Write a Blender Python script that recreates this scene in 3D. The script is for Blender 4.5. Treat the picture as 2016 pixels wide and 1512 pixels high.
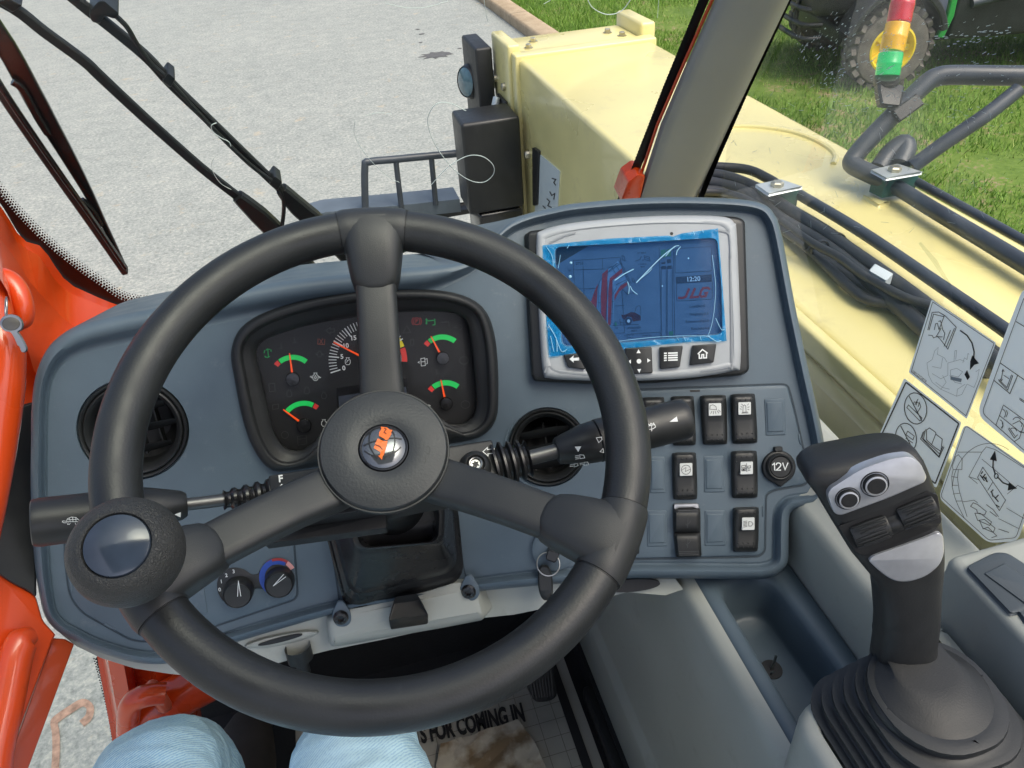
import bpy, bmesh, math, random
import numpy as np
from mathutils import Vector
from mathutils.geometry import tessellate_polygon, delaunay_2d_cdt

for o in list(bpy.data.objects): bpy.data.objects.remove(o)
scene = bpy.context.scene
COL = scene.collection
random.seed(7); rng = np.random.default_rng(7)
rad = math.radians

# ------------------------------------------------------------------ camera
CAM = np.array([0.0, 0.0, 2.2])                 # X right, Y forward, Z up, ground at z = 0
YAW, PITCH, ROLL, FPX = rad(12.5), rad(36.8), rad(4.3), 1514.0
FW = np.array([math.sin(YAW)*math.cos(PITCH), math.cos(YAW)*math.cos(PITCH), -math.sin(PITCH)])
_r = np.array([math.cos(YAW), -math.sin(YAW), 0.0]); _u = np.cross(_r, FW)
RT = _r*math.cos(ROLL)-_u*math.sin(ROLL); UP = _r*math.sin(ROLL)+_u*math.cos(ROLL)
cd = bpy.data.cameras.new('camera'); cam = bpy.data.objects.new('camera', cd); COL.objects.link(cam)
from mathutils import Matrix
m = Matrix.Identity(4)
for i in range(3):
    m[i][0], m[i][1], m[i][2], m[i][3] = RT[i], UP[i], -FW[i], CAM[i]
cam.matrix_world = m
cd.sensor_width = 36; cd.lens = 36*FPX/2016; cd.clip_start = 0.01; cd.clip_end = 500
scene.camera = cam
# ------------------------------------------------------------------ sky, sun, exposure
SUN_EL, SUN_AZ = rad(60), rad(140)              # azimuth clockwise from +Y
w = bpy.data.worlds.new('World'); scene.world = w; w.use_nodes = True
nt = w.node_tree; bg = nt.nodes['Background']
sky = nt.nodes.new('ShaderNodeTexSky'); sky.sky_type = 'NISHITA'; sky.sun_disc = False
sky.sun_elevation = SUN_EL; sky.sun_rotation = SUN_AZ; sky.air_density = 0.8; sky.dust_density = 6.0; sky.ozone_density = 0.6
nt.links.new(sky.outputs[0], bg.inputs[0]); bg.inputs[1].default_value = 0.15
sl = bpy.data.lights.new('sun', 'SUN'); sl.energy = 0.65; sl.angle = rad(40); sl.color = (1, .975, .92)
so = bpy.data.objects.new('sun', sl); COL.objects.link(so)
sd = Vector((math.sin(SUN_AZ)*math.cos(SUN_EL), math.cos(SUN_AZ)*math.cos(SUN_EL), math.sin(SUN_EL)))
so.rotation_euler = sd.to_track_quat('Z', 'Y').to_euler(); so.location = (0, 0, 8)
vs = scene.view_settings; vs.view_transform = 'Standard'; vs.look = 'None'; vs.gamma = 1; vs.exposure = 0.80
scene.cycles.max_bounces = 8; scene.cycles.transparent_max_bounces = 16
scene.cycles.caustics_reflective = False; scene.cycles.caustics_refractive = False

# ------------------------------------------------------------------ projection helpers: a photo point onto a real surface
def V(*a): return np.array(a, float)
def nrm(v): v = np.asarray(v, float); return v/np.linalg.norm(v)
def ray(x, y): return FW+(x-1008)/FPX*RT+(756-y)/FPX*UP
def at(x, y, d): return CAM+ray(x, y)*d
def onz(x, y, z): r = ray(x, y); return CAM+r*((z-CAM[2])/r[2])
def onh(x, y, h): return onz(x, y, CAM[2]-h)
def onX(x, y, X): r = ray(x, y); return CAM+r*((X-CAM[0])/r[0])
def onY(x, y, Y): r = ray(x, y); return CAM+r*((Y-CAM[1])/r[1])
class Surf:
    def __init__(s, w): s.w = w
    def base(s, x, y): return CAM+ray(x, y)/s.w(x, y)
    def n(s, x, y):
        a = s.base(x+2, y)-s.base(x-2, y); b = s.base(x, y-2)-s.base(x, y+2)
        n = nrm(np.cross(a, b)); return n if n@ray(x, y) < 0 else -n
    def pt(s, x, y, h=0.0):
        r = ray(x, y); d = 1/s.w(x, y)
        if h: d -= h/max(.15, -(r@s.n(x, y)))
        return CAM+r*d
def plane(p0, n):
    p0 = np.asarray(p0, float); n = nrm(n); k = (p0-CAM)@n
    return Surf(lambda x, y: (ray(x, y)@n)/k)
def plane3(a, b, c):
    return plane(a, np.cross(np.asarray(b)-a, np.asarray(c)-a))
def ss(a, b, x): t = min(1, max(0, (x-a)/(b-a))); return t*t*(3-2*t)
def zf(ox, oy, k): return lambda *p: [(ox+x*k, oy+y*k) for x, y in p]
z1 = zf(0, 0, .41008); z2 = zf(600, 0, .39683); z3 = zf(1300, 0, .41008); z4 = zf(430, 560, .2877)
z5 = zf(980, 380, .30754); z6 = zf(1180, 740, .26452); z7 = zf(0, 500, .30423); z8 = zf(1560, 560, .34389)
y1 = zf(0, 940, .37821); y2 = zf(380, 860, .29102); y3 = zf(800, 800, .30754); y4 = zf(1540, 840, .44444)
y5 = zf(1100, 1060, .32738); y6 = zf(480, 1180, .36706); y7 = zf(620, 740, .18519); y8 = zf(1040, 430, .21825)

# ------------------------------------------------------------------ materials
def mat(name, col, rough=.5, metal=0, bump=None, var=None, coat=0, spec=.5, emit=None, rvar=0, dirt=None):
    m = bpy.data.materials.new(name); m.use_nodes = True; t = m.node_tree; b = t.nodes['Principled BSDF']
    b.inputs['Base Color'].default_value = (*col, 1); b.inputs['Roughness'].default_value = rough
    b.inputs['Metallic'].default_value = metal; b.inputs['Specular IOR Level'].default_value = spec
    b.inputs['Coat Weight'].default_value = coat; b.inputs['Coat Roughness'].default_value = .08
    if emit: b.inputs['Emission Color'].default_value = (*emit[0], 1); b.inputs['Emission Strength'].default_value = emit[1]
    tc = t.nodes.new('ShaderNodeTexCoord')
    if var or rvar:
        sc, amt = var or (30, 0)
        n = t.nodes.new('ShaderNodeTexNoise'); n.inputs['Scale'].default_value = sc; n.inputs['Detail'].default_value = 5
        t.links.new(tc.outputs['Object'], n.inputs['Vector'])
        if var:
            cr = t.nodes.new('ShaderNodeValToRGB')
            cr.color_ramp.elements[0].position = .3; cr.color_ramp.elements[1].position = .7
            cr.color_ramp.elements[0].color = (*[c*(1-amt) for c in col], 1); cr.color_ramp.elements[1].color = (*[min(1, c*(1+amt)) for c in col], 1)
            t.links.new(n.outputs['Fac'], cr.inputs[0]); t.links.new(cr.outputs[0], b.inputs['Base Color'])
        if rvar:
            mr = t.nodes.new('ShaderNodeMapRange'); mr.inputs['From Min'].default_value = .3; mr.inputs['From Max'].default_value = .7
            mr.inputs['To Min'].default_value = rough-rvar; mr.inputs['To Max'].default_value = rough+rvar
            t.links.new(n.outputs['Fac'], mr.inputs[0]); t.links.new(mr.outputs[0], b.inputs['Roughness'])
    if dirt:
        sc, lo, hi, dc = dirt; src = b.inputs['Base Color'].links[0].from_socket if b.inputs['Base Color'].links else None
        n = t.nodes.new('ShaderNodeTexNoise'); n.inputs['Scale'].default_value = sc; n.inputs['Detail'].default_value = 9; n.inputs['Roughness'].default_value = .72
        t.links.new(tc.outputs['Object'], n.inputs['Vector'])
        mr = t.nodes.new('ShaderNodeMapRange'); mr.inputs['From Min'].default_value = lo; mr.inputs['From Max'].default_value = hi; mr.inputs['To Max'].default_value = .55; t.links.new(n.outputs['Fac'], mr.inputs[0])
        mx = t.nodes.new('ShaderNodeMix'); mx.data_type = 'RGBA'; mx.inputs[7].default_value = (*dc, 1); t.links.new(mr.outputs[0], mx.inputs[0])
        if src: t.links.new(src, mx.inputs[6])
        else: mx.inputs[6].default_value = (*col, 1)
        t.links.new(mx.outputs[2], b.inputs['Base Color'])
    if bump:
        sc, st, dist = bump[:3]; kind = bump[3] if len(bump) > 3 else 'noise'
        if kind == 'voronoi':
            n = t.nodes.new('ShaderNodeTexVoronoi'); n.feature = 'DISTANCE_TO_EDGE'; n.inputs['Scale'].default_value = sc
            nz = t.nodes.new('ShaderNodeTexNoise'); nz.inputs['Scale'].default_value = sc*.7
            mx = t.nodes.new('ShaderNodeMix'); mx.data_type = 'RGBA'; mx.inputs[0].default_value = .012
            t.links.new(tc.outputs['Object'], nz.inputs['Vector']); t.links.new(tc.outputs['Object'], mx.inputs[6]); t.links.new(nz.outputs['Color'], mx.inputs[7])
            t.links.new(mx.outputs[2], n.inputs['Vector'])
            mr = t.nodes.new('ShaderNodeMapRange'); mr.inputs['From Max'].default_value = .18
            t.links.new(n.outputs['Distance'], mr.inputs[0]); out = mr.outputs[0]
        else:
            n = t.nodes.new('ShaderNodeTexNoise'); n.inputs['Scale'].default_value = sc; n.inputs['Detail'].default_value = 3
            t.links.new(tc.outputs['Object'], n.inputs['Vector']); out = n.outputs['Fac']
        bp = t.nodes.new('ShaderNodeBump'); bp.inputs['Strength'].default_value = st; bp.inputs['Distance'].default_value = dist
        t.links.new(out, bp.inputs['Height']); t.links.new(bp.outputs[0], b.inputs['Normal'])
    return m
def glassmat(name, tint=(.97, .985, .98), gl=1.0, rough=.02):
    m = bpy.data.materials.new(name); m.use_nodes = True; t = m.node_tree; t.nodes.remove(t.nodes['Principled BSDF'])
    out = t.nodes['Material Output']; tr = t.nodes.new('ShaderNodeBsdfTransparent'); tr.inputs[0].default_value = (*tint, 1)
    g = t.nodes.new('ShaderNodeBsdfGlossy'); g.inputs['Roughness'].default_value = rough
    fr = t.nodes.new('ShaderNodeFresnel'); fr.inputs[0].default_value = 1.3
    mu = t.nodes.new('ShaderNodeMath'); mu.operation = 'MULTIPLY'; mu.inputs[1].default_value = gl; t.links.new(fr.outputs[0], mu.inputs[0])
    mx = t.nodes.new('ShaderNodeMixShader'); t.links.new(mu.outputs[0], mx.inputs[0]); t.links.new(tr.outputs[0], mx.inputs[1]); t.links.new(g.outputs[0], mx.inputs[2])
    t.links.new(mx.outputs[0], out.inputs[0]); return m
M = {}
M['dash'] = mat('dash_plastic', (.086, .120, .152), .46, bump=(1500, .18, .0006), var=(40, .05), rvar=.07, dirt=(55, .60, .80, (.20, .22, .24)))
M['dash_tray'] = mat('tray_plastic', (.080, .112, .140), .42, bump=(1500, .15, .0006), var=(40, .06), rvar=.06)
M['grey'] = mat('grey_trim', (.37, .385, .35), .5, bump=(1300, .15, .0006), var=(14, .05), rvar=.07, dirt=(30, .58, .85, (.22, .20, .16)))
M['pillar'] = mat('pillar_trim', (.25, .26, .24), .55, bump=(1200, .12, .0006), var=(12, .04))
M['black'] = mat('black_plastic', (.017, .018, .0185), .40, bump=(1600, .15, .0005), var=(60, .12), rvar=.06)
M['black_soft'] = mat('soft_black', (.016, .017, .018), .5, bump=(900, .2, .0006), var=(50, .15), rvar=.05)
M['black_gloss'] = mat('gloss_black', (.012, .012, .013), .22, coat=.15)
M['lid'] = mat('lid_plastic', (.060, .075, .088), .5, bump=(1500, .15, .0006), var=(40, .05))
M['leather'] = mat('grained_rim', (.019, .0205, .021), .43, bump=(700, .22, .0007), var=(30, .18), rvar=.09, dirt=(38, .60, .82, (.06, .06, .058)))
M['leather_big'] = mat('grained_knob', (.034, .034, .032), .5, bump=(330, .5, .0010, 'voronoi'), var=(30, .15), rvar=.05)
M['spoke'] = mat('spoke_plastic', (.023, .0245, .025), .45, bump=(1800, .25, .0006), var=(40, .1), rvar=.06)
M['hub'] = mat('hub_plastic', (.027, .030, .032), .46, bump=(520, .25, .0008), var=(30, .1), rvar=.05)
M['rubber'] = mat('boot_rubber', (.014, .014, .015), .3, bump=(70, .2, .002), var=(20, .3), rvar=.1)
M['boot'] = mat('bellows_rubber', (.020, .022, .024), .48, bump=(900, .15, .0006), var=(25, .15), rvar=.06)
M['orange'] = mat('orange_paint', (.64, .060, .006), .3, coat=.5, bump=(160, .08, .001), var=(6, .08), rvar=.07, dirt=(22, .58, .85, (.30, .06, .02)))
M['orange_s'] = mat('orange_print', (.9, .18, .03), .3, var=(60, .05))
M['yellow'] = mat('cream_yellow_paint', (.74, .66, .29), .3, coat=.35, bump=(50, .05, .001), var=(3, .06), rvar=.10, dirt=(9, .55, .80, (.42, .36, .20)))
M['silver'] = mat('silver_plate', (.50, .51, .54), .38, metal=.55, bump=(2500, .1, .0003), var=(200, .06))
M['chrome'] = mat('chrome', (.42, .42, .41), .3, metal=1, var=(60, .1))
M['rod'] = mat('stalk_rod', (.13, .13, .13), .38, metal=.8, var=(60, .1))
M['steel'] = mat('zinc_bolt', (.5, .47, .36), .35, metal=.9, var=(90, .15))
M['white'] = mat('white_print', (.75, .77, .76), .5, var=(300, .03))
M['offwhite'] = mat('legend_plate', (.62, .64, .63), .4, var=(300, .03))
M['ink'] = mat('black_ink', (.012, .012, .013), .5, var=(300, .1))
M['grey_ink'] = mat('grey_ink', (.30, .34, .35), .5, var=(300, .1))
M['faint'] = mat('faint_print', (.045, .045, .045), .4, var=(300, .1))
M['faint_red'] = mat('faint_red_print', (.22, .05, .03), .4, var=(300, .1))
M['green'] = mat('green_print', (.01, .55, .10), .4, var=(300, .05), emit=((.01, .6, .1), .15))
M['dkgreen'] = mat('green_lamp_print', (.01, .28, .07), .4, var=(300, .05), emit=((.01, .5, .1), .08))
M['red'] = mat('red_print', (.75, .05, .04), .4, var=(300, .05))
M['dkred'] = mat('red_lamp_print', (.35, .03, .03), .4, var=(300, .05))
M['blue'] = mat('blue_print', (.02, .07, .38), .4, var=(300, .05))
M['pink'] = mat('pale_red_print', (.75, .35, .33), .4, var=(300, .05))
M['gold'] = mat('yellow_print', (.85, .70, .02), .4, var=(300, .05))
M['needle'] = mat('needle_orange', (.95, .09, .01), .35, var=(300, .05), emit=((1, .1, .01), .15))
M['face'] = mat('dial_face', (.010, .010, .011), .5, var=(40, .15), rvar=.03)
M['lcd'] = mat('lcd_off', (.05, .06, .08), .3, var=(80, .1))
M['monitor'] = mat('monitor_bezel', (.36, .38, .40), .42, bump=(1600, .12, .0005), var=(40, .04), rvar=.05)
M['screen'] = mat('lcd_screen', (.085, .135, .215), .25, var=(90, .06), emit=((.10, .17, .33), .07))
M['screen_dark'] = mat('screen_dark', (.02, .03, .06), .3, var=(300, .1))
M['screen_red'] = mat('screen_red', (.20, .018, .02), .3, var=(300, .05), emit=((.5, .03, .03), .06))
M['screen_white'] = mat('screen_white', (.45, .55, .65), .3, var=(300, .05), emit=((.4, .5, .7), .12))
M['screen_pale'] = mat('screen_pale', (.14, .24, .40), .3, var=(300, .05))
M['screen_green'] = mat('screen_green', (.03, .16, .10), .3, var=(300, .05))
M['sticker'] = mat('sticker_vinyl', (.56, .63, .64), .35, var=(20, .03), coat=.2)
def transl(name, col, f=.5):
    m = bpy.data.materials.new(name); m.use_nodes = True; t = m.node_tree; b = t.nodes['Principled BSDF']; b.inputs['Base Color'].default_value = (*col, 1); b.inputs['Roughness'].default_value = .35
    tr = t.nodes.new('ShaderNodeBsdfTranslucent'); tr.inputs[0].default_value = (*col, 1); mx = t.nodes.new('ShaderNodeMixShader'); mx.inputs[0].default_value = f
    t.links.new(b.outputs[0], mx.inputs[1]); t.links.new(tr.outputs[0], mx.inputs[2]); t.links.new(mx.outputs[0], t.nodes['Material Output'].inputs[0]); return m
M['vinyl'] = transl('window_vinyl', (.86, .92, .94), .18)
M['paper'] = mat('floor_paper', (.36, .35, .31), .75, bump=(25, .5, .004), var=(9, .12))
M['denim'] = mat('denim', (.27, .45, .68), .85)
M['asphalt_w'] = None
M['tyre'] = mat('tyre_rubber', (.13, .115, .098), .8, bump=(90, .5, .004), var=(14, .35))
M['utv_black'] = mat('utv_black', (.022, .024, .026), .45, bump=(200, .2, .002), var=(10, .3))
M['utv_green'] = mat('utv_green', (.02, .30, .05), .3, coat=.3, var=(8, .08))
M['utv_yellow'] = mat('utv_yellow', (.85, .62, .01), .35, var=(10, .1))
M['hose'] = mat('hose_rubber', (.022, .025, .028), .42, bump=(300, .2, .001), var=(18, .3), rvar=.1, dirt=(40, .55, .8, (.10, .095, .08)))
M['steel_tube'] = mat('painted_tube', (.045, .055, .068), .38, bump=(250, .12, .001), var=(14, .25), rvar=.08)
M['clamp_green'] = mat('clamp_green', (.012, .075, .065), .45, var=(30, .2))
M['alu'] = mat('clamp_plate', (.55, .60, .60), .35, metal=.5, var=(30, .1))
M['frit'] = mat('frit_black', (.006, .006, .006), .35, var=(50, .2))
M['scratch'] = mat('scratch_white', (.60, .68, .64), .5, var=(50, .1))
M['glass'] = glassmat('window_glass', tint=(.955, .985, .965), gl=.45)
M['glass_r'] = glassmat('side_glass', tint=(.972, .99, .98), gl=.15)
M['lens'] = glassmat('cluster_lens', tint=(.97, .97, .97), gl=.35, rough=.02)
M['lamp_red'] = mat('lamp_red', (.50, .012, .03), .15, coat=.5, var=(60, .15))
M['lamp_amber'] = mat('lamp_amber', (.80, .42, .01), .15, coat=.5, var=(60, .12))
M['lamp_green'] = mat('lamp_green', (.0, .22, .06), .15, coat=.5, var=(60, .15), emit=((.0, .8, .2), .25))
M['carpet'] = mat('floor_rubber', (.010, .011, .013), .7, bump=(200, .3, .002), var=(15, .3))
M['shoe'] = mat('shoe_leather', (.05, .045, .04), .7, var=(30, .2))

def denim():
    t = M['denim'].node_tree; b = t.nodes['Principled BSDF']; tc = t.nodes.new('ShaderNodeTexCoord')
    mp = t.nodes.new('ShaderNodeMapping'); mp.inputs['Rotation'].default_value = (0, 0, .9); t.links.new(tc.outputs['Object'], mp.inputs[0])
    wv = t.nodes.new('ShaderNodeTexWave'); wv.inputs['Scale'].default_value = 125; wv.inputs['Distortion'].default_value = 2.2; wv.inputs['Detail'].default_value = 2; wv.inputs['Detail Scale'].default_value = 3
    n = t.nodes.new('ShaderNodeTexNoise'); n.inputs['Scale'].default_value = 7; n.inputs['Detail'].default_value = 6
    n2 = t.nodes.new('ShaderNodeTexNoise'); n2.inputs['Scale'].default_value = 420; n2.inputs['Detail'].default_value = 2
    t.links.new(mp.outputs[0], wv.inputs[0]); t.links.new(tc.outputs['Object'], n.inputs[0]); t.links.new(tc.outputs['Object'], n2.inputs[0])
    a = t.nodes.new('ShaderNodeMath'); a.operation = 'MULTIPLY_ADD'; a.inputs[1].default_value = .42; t.links.new(wv.outputs['Fac'], a.inputs[0]); t.links.new(n.outputs['Fac'], a.inputs[2])
    a2 = t.nodes.new('ShaderNodeMath'); a2.operation = 'MULTIPLY_ADD'; a2.inputs[1].default_value = .45; t.links.new(n2.outputs['Fac'], a2.inputs[0]); t.links.new(a.outputs[0], a2.inputs[2])
    cr = t.nodes.new('ShaderNodeValToRGB'); e = cr.color_ramp.elements; e[0].position = .55; e[0].color = (.25, .50, .74, 1); e[1].position = 1.0; e[1].color = (.60, .84, .93, 1)
    t.links.new(a2.outputs[0], cr.inputs[0]); t.links.new(cr.outputs[0], b.inputs['Base Color'])
    bp = t.nodes.new('ShaderNodeBump'); bp.inputs['Strength'].default_value = .35; bp.inputs['Distance'].default_value = .0008
    t.links.new(a2.outputs[0], bp.inputs['Height'])
    mp2 = t.nodes.new('ShaderNodeMapping'); mp2.inputs['Scale'].default_value = (9, 26, 14); mp2.inputs['Rotation'].default_value = (0, 0, .35); t.links.new(tc.outputs['Object'], mp2.inputs[0])
    n3 = t.nodes.new('ShaderNodeTexNoise'); n3.inputs['Scale'].default_value = 1; n3.inputs['Detail'].default_value = 2; t.links.new(mp2.outputs[0], n3.inputs[0])
    b2 = t.nodes.new('ShaderNodeBump'); b2.inputs['Strength'].default_value = .55; b2.inputs['Distance'].default_value = .018; t.links.new(n3.outputs['Fac'], b2.inputs['Height']); t.links.new(b2.outputs[0], bp.inputs['Normal'])
    t.links.new(bp.outputs[0], b.inputs['Normal'])
denim()
def ramp_mat(name, scales, cols, rough=.9, bump=(60, .4, .01)):
    """two noises mixed -> colour ramp; for ground sheets"""
    m = bpy.data.materials.new(name); m.use_nodes = True; t = m.node_tree; b = t.nodes['Principled BSDF']; b.inputs['Roughness'].default_value = rough
    b.inputs['Specular IOR Level'].default_value = .25
    tc = t.nodes.new('ShaderNodeTexCoord'); prev = None
    for sc, wt in scales:
        n = t.nodes.new('ShaderNodeTexNoise'); n.inputs['Scale'].default_value = sc; n.inputs['Detail'].default_value = 4; n.inputs['Roughness'].default_value = .6
        t.links.new(tc.outputs['Object'], n.inputs[0])
        a = t.nodes.new('ShaderNodeMath'); a.operation = 'MULTIPLY_ADD'; a.inputs[1].default_value = wt
        t.links.new(n.outputs['Fac'], a.inputs[0])
        if prev: t.links.new(prev, a.inputs[2])
        else: a.inputs[2].default_value = 0
        prev = a.outputs[0]
    cr = t.nodes.new('ShaderNodeValToRGB'); els = cr.color_ramp.elements
    while len(els) < len(cols): els.new(.5)
    for e, (p, c) in zip(els, cols): e.position = p; e.color = (*c, 1)
    t.links.new(prev, cr.inputs[0]); t.links.new(cr.outputs[0], b.inputs['Base Color'])
    bp = t.nodes.new('ShaderNodeBump'); bp.inputs['Strength'].default_value = bump[1]; bp.inputs['Distance'].default_value = bump[2]
    t.links.new(prev, bp.inputs['Height']); t.links.new(bp.outputs[0], b.inputs['Normal'])
    return m, t, b, tc, cr
mm, t, b, tc, cr = ramp_mat('asphalt', [(110, .34), (38, .44), (6.0, .18), (.6, .10)], [(.38, (.17, .186, .176)), (.49, (.265, .285, .268)), (.56, (.325, .342, .32)), (.66, (.44, .44, .39))])
M['asphalt'] = mm
vo = t.nodes.new('ShaderNodeTexVoronoi'); vo.inputs['Scale'].default_value = 62; t.links.new(tc.outputs['Object'], vo.inputs['Vector'])
bw = t.nodes.new('ShaderNodeRGBToBW'); t.links.new(vo.outputs['Color'], bw.inputs[0])
vm = t.nodes.new('ShaderNodeMath'); vm.operation = 'MULTIPLY_ADD'; vm.inputs[1].default_value = .10; t.links.new(bw.outputs[0], vm.inputs[0]); old = cr.inputs[0].links[0].from_socket; t.links.new(old, vm.inputs[2])
vs2 = t.nodes.new('ShaderNodeMath'); vs2.operation = 'SUBTRACT'; vs2.inputs[1].default_value = .05; t.links.new(vm.outputs[0], vs2.inputs[0]); t.links.new(vs2.outputs[0], cr.inputs[0])
# tan blotches on the road
n = t.nodes.new('ShaderNodeTexNoise'); n.inputs['Scale'].default_value = 4.2; n.inputs['Detail'].default_value = 7; n.inputs['Roughness'].default_value = .72; t.links.new(tc.outputs['Object'], n.inputs[0])
mr = t.nodes.new('ShaderNodeMapRange'); mr.inputs['From Min'].default_value = .60; mr.inputs['From Max'].default_value = .70; t.links.new(n.outputs['Fac'], mr.inputs[0])
mx = t.nodes.new('ShaderNodeMix'); mx.data_type = 'RGBA'; mx.inputs[7].default_value = (.50, .40, .27, 1); mu = t.nodes.new('ShaderNodeMath'); mu.operation = 'MULTIPLY'; mu.inputs[1].default_value = .6
t.links.new(mr.outputs[0], mu.inputs[0]); t.links.new(mu.outputs[0], mx.inputs[0]); t.links.new(cr.outputs[0], mx.inputs[6]); t.links.new(mx.outputs[2], b.inputs['Base Color'])
mm, t, b, tc, cr = ramp_mat('lawn_soil', [(25, .35), (5, .3), (.9, .35)], [(.40, (.08, .14, .022)), (.53, (.13, .20, .035)), (.585, (.24, .20, .10)), (.66, (.36, .27, .17))])
M['lawn'] = mm
mm, *_ = ramp_mat('kerb_concrete', [(60, .4), (7, .35), (1, .25)], [(.4, (.33, .25, .16)), (.6, (.48, .38, .26))])
M['kerb'] = mm
def grassmat():
    m = bpy.data.materials.new('grass_blades'); m.use_nodes = True; t = m.node_tree; b = t.nodes['Principled BSDF']; b.inputs['Roughness'].default_value = .6
    at_ = t.nodes.new('ShaderNodeAttribute'); at_.attribute_name = 'tint'
    cr = t.nodes.new('ShaderNodeValToRGB'); e = cr.color_ramp.elements; e[0].color = (.09, .20, .018, 1); e[1].color = (.42, .38, .16, 1)
    k = e.new(.55); k.color = (.17, .31, .03, 1); k = e.new(.8); k.color = (.26, .37, .07, 1)
    t.links.new(at_.outputs['Fac'], cr.inputs[0]); t.links.new(cr.outputs[0], b.inputs['Base Color'])
    b.inputs['Subsurface Weight'].default_value = 0
    return m
M['grass'] = grassmat()
def filmmat(name, dcol, tcol, f, gr=.12):
    m = bpy.data.materials.new(name); m.use_nodes = True; t = m.node_tree; b = t.nodes['Principled BSDF']
    b.inputs['Base Color'].default_value = (*dcol, 1); b.inputs['Roughness'].default_value = gr
    tr = t.nodes.new('ShaderNodeBsdfTransparent'); tr.inputs[0].default_value = (*tcol, 1)
    mx = t.nodes.new('ShaderNodeMixShader'); mx.inputs[0].default_value = f
    tc = t.nodes.new('ShaderNodeTexCoord'); n = t.nodes.new('ShaderNodeTexNoise'); n.inputs['Scale'].default_value = 220; n.inputs['Detail'].default_value = 3
    t.links.new(tc.outputs['Object'], n.inputs[0])
    bp = t.nodes.new('ShaderNodeBump'); bp.inputs['Strength'].default_value = .25; bp.inputs['Distance'].default_value = .0006; t.links.new(n.outputs['Fac'], bp.inputs['Height']); t.links.new(bp.outputs[0], b.inputs['Normal'])
    t.links.new(tr.outputs[0], mx.inputs[1]); t.links.new(b.outputs[0], mx.inputs[2]); t.links.new(mx.outputs[0], t.nodes['Material Output'].inputs[0]); return m
M['film'] = filmmat('blue_film', (.01, .26, .60), (.25, .68, .95), .42)
M['film_thin'] = filmmat('blue_film_taut', (.02, .075, .20), (.62, .80, .97), .24, .08)
def papermat():
    m = mat('stained_paper', (.5, .45, .36), .8, bump=(18, .9, .006)); t = m.node_tree; b = t.nodes['Principled BSDF']; tc = t.nodes.new('ShaderNodeTexCoord')
    n = t.nodes.new('ShaderNodeTexNoise'); n.inputs['Scale'].default_value = 26; n.inputs['Detail'].default_value = 6; t.links.new(tc.outputs['Object'], n.inputs[0])
    cr = t.nodes.new('ShaderNodeValToRGB'); e = cr.color_ramp.elements; e[0].position = .42; e[0].color = (.20, .14, .08, 1); e[1].position = .6; e[1].color = (.50, .46, .38, 1)
    t.links.new(n.outputs['Fac'], cr.inputs[0]); t.links.new(cr.outputs[0], b.inputs['Base Color']); return m
M['stained'] = papermat()
def handmat(name):
    """vinyl floor paper"""
    pass

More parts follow.
